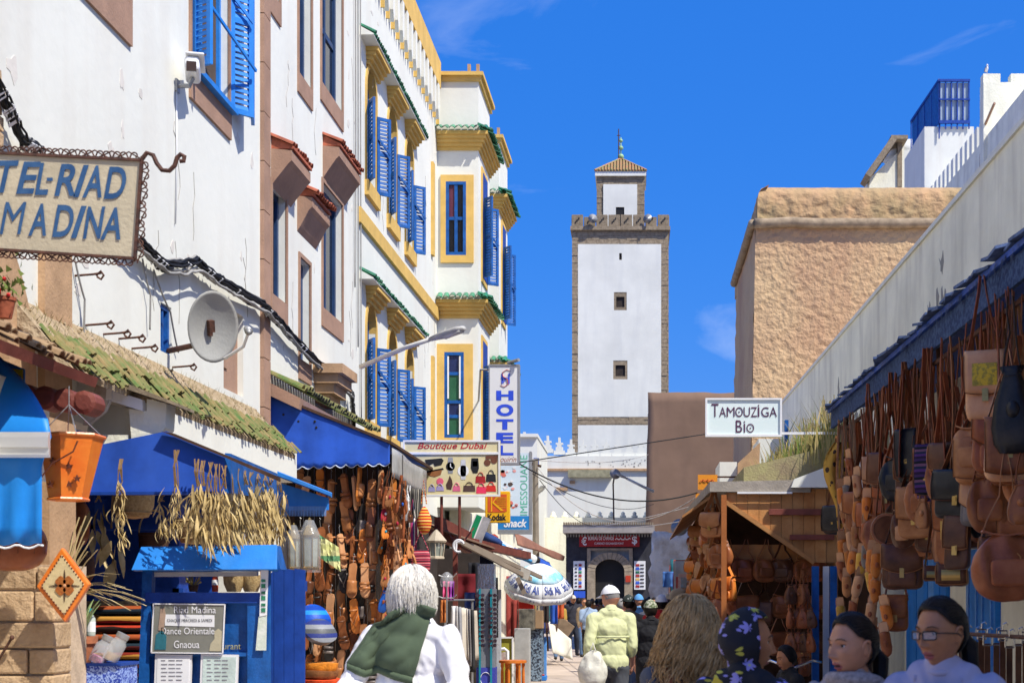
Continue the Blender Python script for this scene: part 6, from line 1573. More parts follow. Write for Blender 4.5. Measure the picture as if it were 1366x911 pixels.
def sandal_proto(kind):
 t=thing('leather_sandal','x','sandal',(0,0,0),'leather sandals hung on the display wall')
 R_=[(.0,0),(.024,-.004),(.033,-.03),(.030,-.075),(.028,-.12),(.036,-.17),(.043,-.21),(.040,-.245),(.026,-.268),(0,-.276)]
 L_=[(-.022,-.266),(-.036,-.24),(-.038,-.2),(-.033,-.15),(-.029,-.1),(-.032,-.05),(-.028,-.015)]
 m=MB();m.prism(R_+L_,-.006,.012);part(t,'sole',m,L_tan,bevel=.002)
 m=MB();m.prism([(x*.86,-.138+(z+.138)*.93)for x,z in R_+L_],-.009,-.005);part(t,'footbed',m,L_tan)
 arc_=lambda z, w, h:[V((w*cos(a),-.006-h*sin(a),z))for a in[pi*j/8 for j in range(9)]]
 m=MB()
 if kind==0:
  for a_, b_, c_, d_ in((-.2,.042,.035,0),(-.165,.038,.042,.2)):ribbon(m,arc_(a_,b_,c_),.022,.003,(0,d_,1));part(t,'strap',m,L_brown,True);m=MB()
  ribbon(m,arc_(-.035,.034,.04),.012,.003,(0,.5,1))
 elif kind==1:m.tube([(0,-.008,-.225),(0,-.03,-.2),(.02,-.035,-.165),(.034,-.008,-.12)],.005,5);m.tube([(0,-.03,-.2),(-.02,-.035,-.165),(-.033,-.008,-.12)],.005,5);part(t,'toe_strap',m,L_brown,True);m=MB();ribbon(m,arc_(-.09,.031,.045),.014,.003,(0,.3,1))
 else:rows=[[p+V((0,0,-.02*k))for p in arc_(-.14,.038,.034+.004*sin(k))]for k in range(6)];m.sheet(rows,.003)
 part(t,'straps',m,L_brown,True)
 m=MB();m.tube([(0,0,0),(0,.002,.05)],.002,4);m.tube([(0,.002,.05),(.01,0,.06),(0,0,.07)],.002,4);part(t,'hook',m,grey_metal)
 return t
sp_=[sandal_proto(k)for k in range(3)];su=[0]*3
spal=[(L_tan,L_tan,'tan'),(L_dark,L_black,'black strapped'),(L_orange,L_tan,'orange tan'),(L_brown,L_dark,'dark brown'),(L_pink,L_tan,'pale natural'),(L_brown,L_brown,'brown'),(L_black,L_grey,'black')]
rr=random.Random(77);rown=['top','second','third','fourth','fifth','sixth','seventh']
for c in range(10):
 for r_ in range(7):
  px=398+c*14.2+rr.uniform(-3,3);y=626+r_*40+(c%2)*8+rr.uniform(-6,6)
  if px<446 and y<690 and c<3 and r_==1:continue
  k=rr.randrange(3);a, b, nm=spal[(c*3+r_*2+rr.randrange(3))%7]if r_ else spal[[0,4,2,0,5,4,2][c%7]]
  lab='%s sandal in the %s row of the display wall, %s from the left'%(nm,rown[r_],ordw[c]);loc=P(px,y,17.0-rr.uniform(0,.25));rot=(rr.uniform(-.1,.25),rr.uniform(-.15,.15),rr.choice([rr.uniform(-.5,.5),rr.uniform(-.5,.5),rr.uniform(-.3,.3),rr.uniform(.9,1.5)]));mm2={'sole':a,'footbed':a,'straps':b,'strap':b,'toe_strap':b}
  if not su[k]:su[k]=1;sp_[k]['label']=lab;put(sp_[k],loc,rot,mm2,1.45)
  else:dup(sp_[k],loc,rot,lab,None,mm2,1.45)
for c in range(9):
 a=P(405+c*14.2,622,17.06);cable('hanging_wire','thin wire the sandals hang from, '+ordw[c]+' from the left',[a,a-V((0,0,2.1))],.003,grey_metal,group='wires of the sandal wall',n=4,seg=2)
stripe=[add_stripes(M('grey and white striped cotton',(.3,.3,.3),.9),['1c1c1c','6a675f','111111','8d877a'],'X',22,.6),add_stripes(M('yellow and red striped cloth',(.5,.2,.05),.9),['c8311c','e0a23a','b5281c','ecc06a'],'Z',14,.2),add_stripes(M('red woven stripe',(.5,.1,.1),.9),['a8283a','2a1a2a','c04a5a','7a1f3a','d98a8a'],'Z',16,.3),add_stripes(M('pink and blue stripe',(.5,.1,.1),.9),['c0407a','24346a','d8d0c0','8a2a4a'],'X',18,.3)]
def cloth_hang(px0,px1,y0,y1,Y,mat,lab,nm='scarf',wav=.03,group=None,cat='scarf',taper=0):
 m=MB();rows=[];sd=px0*.37
 for i in range(9):
  k=i/8;r_=[]
  for j in range(11):
   s_=j/10;mid=(px0+px1)/2;w=(px1-px0)*(1-taper*(1-k));p=P(mid+(s_-.5)*w,y0+(y1-y0)*k,Y);p.y+=wav*sin(s_*9+sd)*(.4+.6*k)+.01*sin(k*9+sd);r_.append(p)
  rows.append(r_)
 m.sheet(rows,.006);return single(nm,lab,cat,m,mat,True,group=group)
cloth_hang(545,564,652,716,17.4,stripe[0],'long grey and white striped shoulder cloth at the corner of the sandal stall')
t=thing('striped_bag','yellow and red striped round cloth bag below the watch shop sign','bag',P(566,668,17.2));m=MB();sq(m,P(566,694,17.2),.085,.07,.16,.9,.9,20,14,lambda p:V((p.x*(1-.5*max(0,p.z/.2)),p.y*(1-.5*max(0,p.z/.2)),p.z)));part(t,'body',m,stripe[1],True);m=MB();m.tube([P(562,672,17.2),P(565,640,17.15),P(569,672,17.2)],.008,5);part(t,'strap',m,stripe[1])
for k, (a,b,c,d,mt,lab)in enumerate(((548,574,733,765,stripe[2],'red woven striped bag at the foot of the corner display'),(545,556,690,738,stripe[3],'pink and blue striped pouch behind the red woven bag'))):
 t=thing('striped_bag',lab,'bag',P((a+b)/2,c-20,17.1+.2*k));s_=17.1/FPX;m=MB();sq(m,P((a+b)/2,(c+d)/2,17.1+.2*k),(b-a)*s_/2,.05,(d-c)*s_/2,.5,.4,18,10);part(t,'body',m,mt,True);m=MB();m.tube([P(a+2,c+2,17.1+.2*k),P((a+b)/2,c-24,17.1+.2*k),P(b-2,c+2,17.1+.2*k)],.007,5);part(t,'strap',m,mt)
cpal=[L_orange,L_tan,L_red,M('turquoise leather',(.03,.3,.4),.5),M('crimson felt',(.4,.02,.05),.8),L_pink,L_brown,M('white tag',(.75,.75,.72),.7),L_dark,M('blue glass bead',(.02,.12,.5),.2)]
cnm=['orange','tan','chestnut','turquoise','crimson','pale','brown','white','dark brown','blue']
pp_=make_bag('pouch',.10,.12,.17,.06,L_tan,label='x',group='small purses at the corner of the sandal stall',seed=9);fst=True
for c in range(6):
 for r_ in range(8):
  k=rr.choice([0,0,1,1,1,2,2,5,5,8,8,4,3,9,7,6,0,2,1]);px=512+c*7+rr.uniform(-2,2);lab='little %s purse in column %s of the corner display, %s from the top'%(cnm[k],['one','two','three','four','five','six'][c],ordw[r_]);loc=P(px,632+r_*27+c*3+rr.uniform(-5,5),16.9-.1*(5-c)*0-rr.uniform(0,.3));rot=(rr.uniform(-.2,.2),rr.uniform(-.2,.2),rr.uniform(-1,1));mm2={'body':cpal[k],'front_pocket':cpal[(k+3)%10],'strap':cpal[k]};sc=(rr.uniform(.5,.85),.8,rr.uniform(.7,1.6))
  if fst:pp_['label']=lab;put(pp_,loc,rot,mm2,sc);fst=False
  else:dup(pp_,loc,rot,lab,None,mm2,sc)
t=thing('bird_cage_lantern','pale cage shaped lantern with a pointed roof beneath the striped bag','lantern',P(582,745,18.5));c=V(t.location);m=MB();m.lathe([(.10,0),(.10,.02),(.085,.03)],c,8);m.lathe([(.12,.2),(.13,.22),(.05,.32),(.01,.36)],c,8)
part(t,'roof_and_base',m,M('aged cream metal',(.5,.42,.3),.6));m=MB()
for j in range(8):a=j*pi/4;m.tube([c+V((.085*cos(a),.085*sin(a),.02)),c+V((.105*cos(a),.105*sin(a),.21))],.006,4)
part(t,'bars',m,M('aged cream metal',''),kind='stuff');m=MB();m.lathe([(.07,.03),(.09,.2)],c,8);part(t,'glass',m,M('greenish lantern glass',''))
# SIGNS ON THE LEFT
YBD=20.0;t=thing('watch_shop_sign','cream shop sign with watches, sunglasses and handbags printed below red script','sign',P(602,662,YBD));Yf=YBD-.004
m=MB();fb(m,538,667,587,662,YBD,YBD,YBD+.08);b_=part(t,'board',m,M('cream print board',(.62,.48,.17),.5,col2=(.72,.66,.42),scale=1.6,lo=.3,hi=.6,bump=0))
m=MB()
for q in((538,667,587,589.5),(538,667,659.5,662),(538,540,589.5,659.5),(665,667,589.5,659.5),(540,665,603,606)):fb(m,*q,YBD,YBD-.015,YBD+.002)
part(t,'frame',m,white_metal);m=MB();letters(m,'Boutique Dubai',XP(557,YBD),XP(650,YBD),ZP(601,YBD),ZP(590.5,YBD),Yf,bold=.012,shear=.3);part(b_,'lettering',m,M('crimson print',(.45,.02,.03),.6))
def pp2(mb,pts,k=0):return mb.prism([(XP(a,YBD),ZP(b,YBD))for a,b in pts],Yf-.001*k,Yf+.002)
circ=lambda x, y, r, n=14, sy=1.0:[(x+r*cos(2*pi*k/n),y+r*sy*sin(2*pi*k/n))for k in range(n)]
blackp, steelp=black_print, M('steel grey print',(.30,.31,.33),.5)
def printp(nm,mat,polys,lab=None):
 m=MB()
 for k, q in enumerate(polys):pp2(m,q,k)
 return part(b_,nm,m,mat,kind='stuff' if len(polys)>1 else None)
printp('sunglasses_print',blackp,[[(567,613),(589,611),(592,614),(589,620),(580,622),(578,618),(572,621),(568,618)]]);printp('sunglasses_print',M('brown lens print',(.3,.12,.04),.5),[[(569,629),(590,626),(588,633),(580,636),(571,634)]]);printp('glasses_print',blackp,[[(566,629),(591,624),(592,626),(567,631)]])
for x, y, r, f in((601,622,6,steelp),(618,628,7.5,M('pale silver print',(.55,.56,.58),.5))):
 printp('watch_strap_print',f,[[(x-3,y-13*r/6.5),(x+3,y-13*r/6.5),(x+4,y),(x+3,y+10*r/6.5),(x-3,y+10*r/6.5),(x-4,y)]]);printp('watch_face_print',blackp if r==6 else white_print,[circ(x,y,r)]);printp('watch_ring_print',f if r==6 else steelp,[circ(x,y,r*.55)])
 m=MB();m.v=[];pp2(m,[(x-.5,y-4),(x+.5,y-4),(x+.5,y),(x+3,y+2),(x+2.5,y+2.8),(x-.5,y+.6)],3);part(b_,'watch_hands_print',m,white_print if r==6 else blackp)
printp('square_watch_print',blackp,[[(629,611),(638,611),(639,624),(637,631),(631,631),(628,624)]]);printp('square_face_print',steelp,[[(630.5,615),(637,615),(637,622),(630.5,622)]])
printp('brown_glasses_print',M('brown frame print',(.16,.06,.03),.5),[circ(650,617,4.5),circ(659,614,4.5),[(648,608),(664,607),(664,611),(648,612)]])
for x, y, w, h, mt, lab in((641,639,12,10,'dark red print',(.25,.02,.03)),(655,637,12,11,'black bag print',(.02,.02,.02)),(626,651,15,9,'brown bag print',(.09,.05,.04)),(642,653,12,10,'pink red print',(.7,.04,.10)),(655,651,12,9,'bright red print',(.6,.03,.02)),(576,652,8,7,'lilac print',(.35,.33,.55)),(587,651,9,7,'violet print',(.42,.35,.6)),(609,651,9,8,'rose print',(.7,.15,.25))):
 printp('handbag_print',M(mt,lab,.5),[[(x-w/2,y-h/2+1),(x+w/2,y-h/2+1),(x+w/2+.8,y+h/2),(x-w/2-.8,y+h/2)]])
 m=MB();m.tube([P(x+w*.3*cos(a),y-h/2+1-h*.5*sin(a),Yf-.002)for a in[pi*k/8 for k in range(9)]],.005,4);part(b_,'handle_print',m,M(mt,''))
printp('perfume_print',M('pink flower print',(.75,.12,.2),.5),[circ(587,642,5,7)]);printp('bottle_print',M('dark bottle print',(.08,.04,.03),.5),[[(596,652),(595,646),(598,640),(600,634),(603,640),(604,646),(602,653)]])
for px in(589,613):
 m=MB();m.tube([P(px,662,YBD+.05),P(px,732,YBD+.05)],.02,6);part(t,'post',m,wood_red)
m=MB();m.beam(P(612,735,YBD+.1),P(596,706,YBD+.5),.015,.015);m.beam(P(614,728,YBD+.1),P(632,704,YBD+.5),.015,.015);part(t,'brace',m,wood_red,kind='stuff')
YH=25.0;t=thing('hotel_sign','tall white vertical sign with blue HOTEL letters on the yellow trimmed building','sign',P(673,618,YH));m=MB();fb(m,653,692,487,618,YH,YH,YH+.16);b_=part(t,'box',m,M('white sign acrylic',(.70,.70,.68),.4,var=.03,streak=.2,bump=0));Yf2=YH-.004
m=MB()
for q in((652,693,486,488),(652,693,617,619.5),(652,653.5,488,617),(691.5,693,488,617)):fb(m,*q,YH,YH-.015,YH+.17)
part(t,'frame',m,grey_metal);m=MB()
for ch, a, b in zip('HOTEL',(521,539,559,577,594),(535,556,574,594,608)):letters(m,ch,XP(662,YH),XP(685,YH),ZP(b-1 if ch!='E' else b-3,YH),ZP(a,YH),Yf2,bold=.05)
part(b_,'lettering',m,M('royal blue letters',(.03,.08,.62),.5));m=MB();letters(m,'Souirin',XP(663,YH),XP(689,YH),ZP(616,YH),ZP(608.5,YH),Yf2,shear=.35);part(b_,'script',m,M('brown script',(.35,.12,.05),.6))
m=MB();m.tube([P(x,y,Yf2)for x,y in((681,495),(676,493),(670,497),(671,502),(677,506),(678,512),(673,516),(667,514))],[.006,.012,.016,.018,.02,.018,.012,.005],5,flat=.3);part(b_,'emblem_s',m,M('vermilion print',(.65,.1,.04),.5),True)
m=MB();letters(m,'H',XP(669,YH),XP(680,YH),ZP(512,YH),ZP(498,YH),Yf2-.006,bold=.0);letters(m,'V',XP(668,YH),XP(676,YH),ZP(511,YH),ZP(503,YH),Yf2-.006);part(b_,'emblem_h',m,M('royal blue letters',''))
m=MB();m.tube([P(640,493,YH+.1),P(654,493,YH+.1)],.018,6);m.tube([(XP(640,YH),YH+.1,ZP(493,YH)),(LX(29)+.8,29.0,ZP(493,YH))],.018,6);m.tube([P(678,484,YH+.1),P(692,480,YH-.1)],.03,8);part(t,'bracket',m,grey_metal,kind='stuff')
YI=30.0;t=thing('snack_sign','tall snack bar sign with food pictures, green upright letters and blue foot','sign',P(686,708,YI));m=MB();fb(m,664,707.5,604,711,YI,YI,YI+.18);b_=part(t,'box',m,M('pale blue sign',(.62,.72,.78),.4,var=.08,scale=1.2,bump=0));Yf3=YI-.004
m=MB();fb(m,706,709,602,712,YI,YI-.01,YI+.2);fb(m,664,706,706.5,712,YI,YI-.01,YI+.2);part(t,'frame',m,grey_metal)
m=MB();fb(m,664,706,688,706,YI,YI-.003,YI+.001);part(b_,'blue_foot',m,M('cyan blue print',(.02,.22,.55),.5));m=MB();letters(m,'Snack',XP(672,YI),XP(703,YI),ZP(703,YI),ZP(692,YI),Yf3-.004,bold=.03,shear=.25);part(b_,'lettering',m,white_print)
m=MB();vs, fs=text_raw('IMESSOUANE',.0);ax=min(v.x for v in vs);bx_=max(v.x for v in vs);by_=max(v.y for v in vs)
m.add([V((XP(703.5,YI)-v.y/by_*(XP(703.5,YI)-XP(694,YI)),Yf3,ZP(687,YI)+(v.x-ax)/(bx_-ax)*(ZP(607,YI)-ZP(687,YI))))for v in vs],fs);part(b_,'upright_lettering',m,M('sea green letters',(.12,.48,.32),.5))
rr=random.Random(9);fm=[M('salmon print',(.65,.16,.12),.6),M('dark dish print',(.08,.05,.04),.6),M('white plate print',(.75,.75,.75),.5),M('ham pink print',(.7,.3,.28),.6)]
for k in range(26):
 x, y=rr.choice(((679,628),(681,648),(677,665),(683,680)));x+=rr.uniform(-9,8);y+=rr.uniform(-7,7);m=MB();r_=rr.uniform(1.8,4.2);n_=rr.randrange(5,9);ph=rr.uniform(0,6)
 m.prism([(XP(x+r_*rr.uniform(.7,1.2)*cos(2*pi*j/n_+ph),YI),ZP(y+r_*.7*sin(2*pi*j/n_+ph),YI))for j in range(n_)],Yf3-.001*(k%6),Yf3+.003);part(b_,'food_print',m,fm[k%4])
YKd=26.5;t=thing('photo_film_sign','yellow and red photo film sign box beneath the watch shop sign','sign',P(664,697,YKd));m=MB();fb(m,647,680,655,697,YKd,YKd,YKd+.14);b_=part(t,'box',m,M('film yellow',(.80,.42,.01),.45,var=.04,bump=0),bevel=.012)
m=MB();fb(m,650.5,676,659,682,YKd,YKd-.004,YKd);part(b_,'red_panel',m,M('film red',(.62,.10,.02),.5));m=MB()
pk=lambda pts, k=0:m.prism([(XP(a,YKd),ZP(b,YKd))for a,b in pts],YKd-.008-.001*k,YKd-.004)
pk([(655,660),(656.5,660),(656.5,682),(655,682)]);pk([(656.5,670),(664,661),(665.5,661),(658,670.5)],1);pk([(657,671),(668,681),(672,681),(658,669)],2)
for k in range(6):fb(m,661+k*.6,675.5,663.5+k*2.6,664.2+k*2.6,YKd,YKd-.0105,YKd-.008)
part(b_,'emblem',m,M('film yellow',''),kind='stuff');m=MB();letters(m,'Kodak',XP(650.5,YKd),XP(675.5,YKd),ZP(694,YKd),ZP(685,YKd),YKd-.006,bold=.03);part(b_,'lettering',m,black_print)
m=MB();fb(m,651,674,681.5,683,YKd,YKd-.006,YKd);part(b_,'small_strip',m,M('film red',''))
YGs=22.5;t=thing('tilted_sign','tilted green and silver sign board leaning over the awning beams','sign',P(634,725,YGs));part(t,'green_panel',pol([(636,686),(643,689),(630,722),(623,718)],YGs,.03),M('bottle green enamel',(.01,.25,.10),.4));part(t,'white_edge',pol([(634.5,684.5),(645,688.5),(631,724),(621.5,719)],YGs+.005,.02),white_metal);part(t,'silver_panel',pol([(645,688),(655,692),(641,727),(631,723)],YGs+.03,.02),M('streaked silver film',(.5,.5,.5),.35,metal=.4,streak=.6,var=.3))
t=thing('arrow_sign','orange and blue arrow sign among the market awnings','sign',P(655,727,25));part(t,'orange_arrow',pol([(645,713),(660,712),(665,716),(660,720),(645,720)],25,.04),M('orange red enamel',(.70,.10,.03),.5));b_=part(t,'blue_panel',pol([(638,720),(664,720),(663,735),(638,732)],25.02,.04),blue_print);m=MB();letters(m,'Maroc',XP(641,25),XP(652,25),ZP(728.5,25),ZP(724,25),25.012,shear=.2);part(b_,'lettering',m,white_print);m=MB();pts=circ(658,727,3,8);m.prism([(XP(a,25),ZP(b,25))for a,b in pts],25.008,25.016);part(b_,'red_disc',m,M('orange red enamel',''))
def lampa(base,mid,head,lab,r=.03,hl=.5):
 t=thing('street_lamp',lab,'street lamp',base);base, mid, head=V(base), V(mid), V(head);m=MB();m.tube([base,mid,head],[r,r*.9,r*.8],8);part(t,'arm',m,M('pale lamp arm',(.62,.61,.56),.5),True)
 d=(head-mid).normalized();m=MB();m.tube([head-d*.02,head+d*hl*.35,head+d*hl*.8,head+d*hl],[.045,.085,.085,.05],10,flat=.55);part(t,'head',m,M('grey lamp housing',(.42,.41,.38),.5),True)
 m=MB();m.tube([head+d*hl*.4-V((0,.0,.03)),head+d*hl*.93-V((0,0,.025))],[.06,.055],10,flat=.5);part(t,'lens',m,M('lamp lens',(.6,.6,.55),.2),True);return t
lampa(P(512,472,19.2)+V((-.35,0.3,-.12)),P(540,464,19.0),P(576,452,18.8),'white street lamp on a slanting arm from the hotel wall',.035,.5)
lampa(P(708,668,40),P(714,662,40),P(718,657,39.8),'small street lamp on the pole beside the snack sign',.05,.45)
lampa(P(871,655,55),P(860,650,54.5),P(836,638,54),'street lamp reaching from the brown rampart toward the minaret foot',.06,.5)
m=MB();m.lathe([(.02,.02),(.11,.03),(.2,.08)],P(820,633,54),16,m=rotm(radians(75),0,radians(15)));t=single('satellite_dish','small brown satellite dish on a pole under the minaret panel','satellite dish',m,M('brown dish',(.42,.36,.31),.6),True)
m=MB();m.tube([P(820,633,54.1),P(818,645,54.2),P(819,697,54.2)],.03,5);part(t,'pole',m,iron)
m=MB();m.lathe([(.02,.02),(.15,.03),(.27,.09)],P(907,704,46),18,m=rotm(radians(80),0,radians(-10)));single('satellite_dish','pale grey satellite dish above the ruined whitewashed wall','satellite dish',m,grey_metal,True)
t=thing('utility_pole','weathered wooden pole beside the snack sign','pole',P(714,720,36));m=MB();m.tube([(XP(716,36),36,0),(XP(714,36),36,ZP(612,36))],[.09,.07],8);part(t,'pole',m,M('grey brown pole',(.25,.21,.16),.9));m=MB();m.beam(P(706,618,36),P(722,622,36),.06,.06);part(t,'cross_arm',m,wood_dark)
wires=[((692,617),25,(1000,570),30,.0),((692,618),25,(930,657),27,.35),((700,625),34,(872,672),60,.5),((720,640),36,(800,700),66,.4),((716,622),36,(940,655),27,.9),((760,706),66,(935,672),27,.1),((790,700),66,(938,690),26,.15),((700,612),30,(865,606),70,.2)]
for k, (a,Ya,b,Yb_,sg_)in enumerate(wires):cable('overhead_wire',ordw[k]+' overhead wire crossing the street before the minaret foot, counted from the top',[P(*a,Ya),P(*b,Yb_)],.010 if k!=1 else .013,black_rubber if k<4 else M('pale wire',(.5,.46,.42),.8),sg_,20,'overhead wires')
# STALLS FURTHER DOWN ON THE LEFT
mk=thing('market_stall','market stall with red brown timber beams under the watch shop sign','stall',(-3,24,0))
m=MB();m.beam(P(578,712,20.2),P(704,741,26.3),.12,.12);part(mk,'front_beam',m,wood_red)
m=MB();m.beam(P(584,704,20.3),P(625,724,22),.1,.3);part(mk,'roof_edge',m,wood_red)
for(px,Y)in((604,20.3),):m=MB();m.box(XP(px,Y),XP(px+6,Y),Y,Y+.08,0,ZP(715,Y));part(mk,'post',m,wood_red)
m=MB();m.box(-4.0,-3.85,21.4,29,0,3.2);m.box(-3.9,XP(640,29),28.9,29,0,2.6);part(mk,'back_wall',m,interior_shade)  # back wall coloured dark for the shade under the stall roof
m=MB();m.hexa([(-4.0,20.4,3.05),(XP(612,20.4),20.4,ZP(716,20.4)),(XP(690,26),26,ZP(742,26)),(-3.9,26,2.9),(-4.0,20.4,3.1),(XP(612,20.4),20.4,ZP(714,20.4)),(XP(690,26),26,ZP(740,26)),(-3.9,26,2.96)]);part(mk,'roof',m,M('dusty brown awning cloth',(.22,.13,.08),.9,var=.2,scale=2))
for k, (a,b,Ya,Yb_,w)in enumerate((((613,722),(708,772),20.0,21.5,.045),((628,727),(722,770),20.3,22.5,.04),((690,770),(700,792),21.5,21.5,.05))):
 m=MB();m.beam(P(*a,Ya),P(*b,Yb_),w,w*1.3);part(mk,'awning_arm',m,M('taupe painted metal',(.26,.21,.16),.55,var=.12))
m=MB();m.tube([P(612+7*cos(a),728+8*sin(a),19.9)for a in[pi*k/8 for k in range(3,16)]],.018,6);m.tube([P(608,733,19.9),P(609,723,19.9),P(615,722,19.9)],.018,6);part(mk,'crank_fitting',m,white_metal)
part(mk,'arm_joint',pol([(695,756),(708,762),(704,774),(694,770)],21.3,.08),M('cream plastic joint',(.5,.46,.38),.5))
for k, (x0,y0,x1,y1,x2,y2,x3,y3,Y,Yb_,mt,lab)in enumerate(((686,712,752,742,750,748,690,726,32,40,M('red brown tarpaulin',(.26,.12,.08),.85,var=.12),'red brown tarpaulin awning with a torn hem near the exchange office'),(640,722,700,742,705,748,660,736,26,28,M('navy folded canvas',(.015,.05,.18),.9),'folded navy canvas awning over the middle stalls'))):
 m=MB();rows=[]
 for i in range(7):
  for_=i/6;r_=[]
  for j in range(9):
   s_=j/8;a=V(P(x0,y0,Y)).lerp(V(P(x1,y1,Yb_)),s_);b=V(P(x3,y3,Y-.3)).lerp(V(P(x2,y2,Yb_-.3)),s_);p=a.lerp(b,for_);p.z+=.02*sin(s_*9+for_*4+k);r_.append(p)
  rows.append(r_)
 m.sheet(rows,.03);single('stall_awning',lab,'awning',m,mt,True)
rr=random.Random(31);bl3=[M('navy cloth',(.02,.05,.16),.9),M('sky blue cloth',(.05,.25,.5),.9),M('white cloth',(.65,.64,.6),.9),M('black cloth',(.015,.015,.018),.9),M('royal cloth',(.02,.08,.4),.9)]
bn=['navy','sky blue','white','black','royal blue']
for k in range(12):
 Y=24+k*.9;px=655+k*6.6;py=722+k*2.9+rr.uniform(-3,3);m=MB();c=P(px,py,Y);sq(m,c,.3*rr.uniform(.6,1.2),.2,.07*rr.uniform(.7,1.5),.7,.8,16,8,lambda p:p+V((0,0,.03*noise.noise(p*9+V((k,0,0))))),rotm(0,radians(24),0));single('folded_cloth','%s bundled cloth on the stall roofs, %s from the watch sign'%(bn[k%5],ordw[k]),'cloth',m,bl3[k%5],True,group='bundled cloths on the stall roofs')
YU=30.0;ub=thing('parasol','white and blue drinks parasol over the street stalls','parasol',P(716,890,YU));ctr=P(722,753,YU);base=V((XP(716,YU),YU,0))
R_=XP(768,YU)-XP(722,YU);wh=M('parasol white cloth',(.74,.75,.76),.8,var=.04);lb=M('parasol light blue cloth',(.22,.58,.75),.8,col2=(.62,.76,.82),scale=4,lo=.4,hi=.6)
ze=ZP(784,YU);N8=8
mats_u=[wh,lb]
def up(a,f,dr=0):
 d=R_*f*(1-.06*(1-abs(cos((a*N8/2))))*f);return V((ctr.x+d*cos(a),YU+d*sin(a),ctr.z-(ctr.z-ze)*(f**1.7)-dr+.0))
tilt=rotm(radians(22),radians(8),0);pv=V(ctr)
tl=lambda p:pv+tilt.to_3x3()@(V(p)-pv)
for k in range(N8):
 a0, a1=2*pi*k/N8+.2, 2*pi*(k+1)/N8+.2;m=MB();rows=[[tl(up(a0+(a1-a0)*j/6,f))for j in range(7)]for f in(.03,.2,.4,.6,.8,1)];m.sheet(rows,.004);part(ub,'canopy_panel',m,mats_u[k%2*0],True)
 m=MB();rows=[[tl(up(a0+(a1-a0)*j/6,1.003,d+(.012*sin(j*1.5)if d>.1 else 0)))for j in range(7)]for d in(0,.06,.13)];m.sheet(rows,.004);part(ub,'canopy_flap',m,wh,True)
 m=MB();rows=[[tl(up(a0+(a1-a0)*j/6,f)+V((cos((a0+a1)/2)*.004,sin((a0+a1)/2)*.004,.006)))for j in range(7)]for f in(.42,.55,.68)];m.sheet(rows,.003);part(ub,'blue_band',m,lb,True)
 m=MB();am=(a0+a1)/2
 fn=lambda x, z:tl(up(am+x/(.35+.65*1),.70-z)+V((cos(am)*.012,sin(am)*.012,.012)))
 letters(m,'Sidi Ali',-.30,.30,-.22,-.03,0,bold=.012,fn=fn);part(ub,'lettering',m,M('navy lettering',(.02,.05,.25),.6))
 m=MB();fn=lambda x, z:tl(up(am+x,1.006,.12-z));letters(m,'Sidi Ali',-.18,.18,.03,.09,0,bold=.012,fn=fn);part(ub,'flap_lettering',m,M('navy lettering',''))
 m=MB();m.tube([tl(up(a0,f,.012))for f in(.05,.4,.7,1)],.006,4);part(ub,'rib',m,white_metal)
m=MB();m.tube([base+V((0,0,.05)),V((base.x,YU,1.2)),V((XP(719,YU),YU,ctr.z-.05))],.02,8);part(ub,'pole',m,white_metal)
m=MB();m.tube([base+V((0,0,.08)),base+V((0,0,.55))],.026,8);part(ub,'pole_foot',m,M('red pole paint',(.55,.06,.03),.5));m=MB();m.box(base.x-.2,base.x+.2,YU-.2,YU+.2,0.004,.09);part(ub,'base',m,blue_bright,bevel=.01)
m=MB();m.tube([V((base.x-.16,YU-.1,.11)),V((base.x+.16,YU-.1,.11))],.02,6);part(ub,'base_bar',m,M('red pole paint',''))
def bx(px0,px1,y0,y1,Y,d,name,lab,cat,mat,grp=None,floor=False,bev=.008):
 m=MB();m.box(XP(px0,Y),XP(px1,Y),Y,Y+d,0 if floor else ZP(y1,Y),ZP(y0,Y));return single(name,lab,cat,m,mat,bevel=bev,group=grp)
YSt=25.5;st_=thing('orange_stool','round orange painted stool table on turned legs in the street','stool',P(684,925,YSt));c=V((XP(684,YSt),YSt,0));zt=ZP(880,YSt);orw=M('orange painted wood',(.52,.12,.015),.45,col2=(.62,.20,.03),scale=8)
m=MB();m.lathe([(.20,zt-.05),(.235,zt-.045),(.235,zt-.005),(.22,zt)],c,24);part(st_,'top',m,orw,40)
for k in range(6):a=k*pi/3+.2;m=MB();q=c+V((.18*cos(a),.18*sin(a),0));m.lathe([(.022,0),(.028,.05),(.018,.1),(.026,.16),(.026,zt-.2),(.018,zt-.14),(.028,zt-.1),(.026,zt-.04)],q,10);part(st_,'leg',m,orw,40)
m=MB();m.tube([c+V((.17*cos(a),.17*sin(a),.1))for a in[2*pi*j/18 for j in range(18)]],.012,5,closed=True);part(st_,'stretcher',m,orw)
t=thing('white_stand','bent white tube stand behind the orange stool','stand',P(675,890,26.5));m=MB();m.tube([P(660,867,26.5),P(673,865,26.5),P(677,868,26.5),P(677,915,26.5)],.03,8);part(t,'tube',m,white_metal,True)
pb=thing('picture_board','olive green picture board with a white frame leaning behind the orange stool','board',P(668,905,27.5));part(pb,'panel',pol([(655,851),(683,851),(683,912),(655,912)],27.5,.03),M('olive green paint',(.30,.28,.03),.7,var=.15));m=MB()
for a, b in(((655,850),(684,850)),((684,850),(684,913))):m.beam(P(*a,27.48),P(*b,27.48),.03,.04,(0,1,0))
part(pb,'frame',m,white_metal);part(pb,'painted_scene',pol([(658,872),(679,868),(679,880),(658,884)],27.49,.005),M('painted landscape',(.35,.22,.2),.7,col2=(.5,.45,.4),scale=12))
rk=thing('sunglasses_rack','tall display tower of sunglasses with blue and white foot panel','rack',P(646,911,20.5));YRk=20.5;x0, x1=XP(636,YRk), XP(660,YRk);zt=ZP(785,YRk)
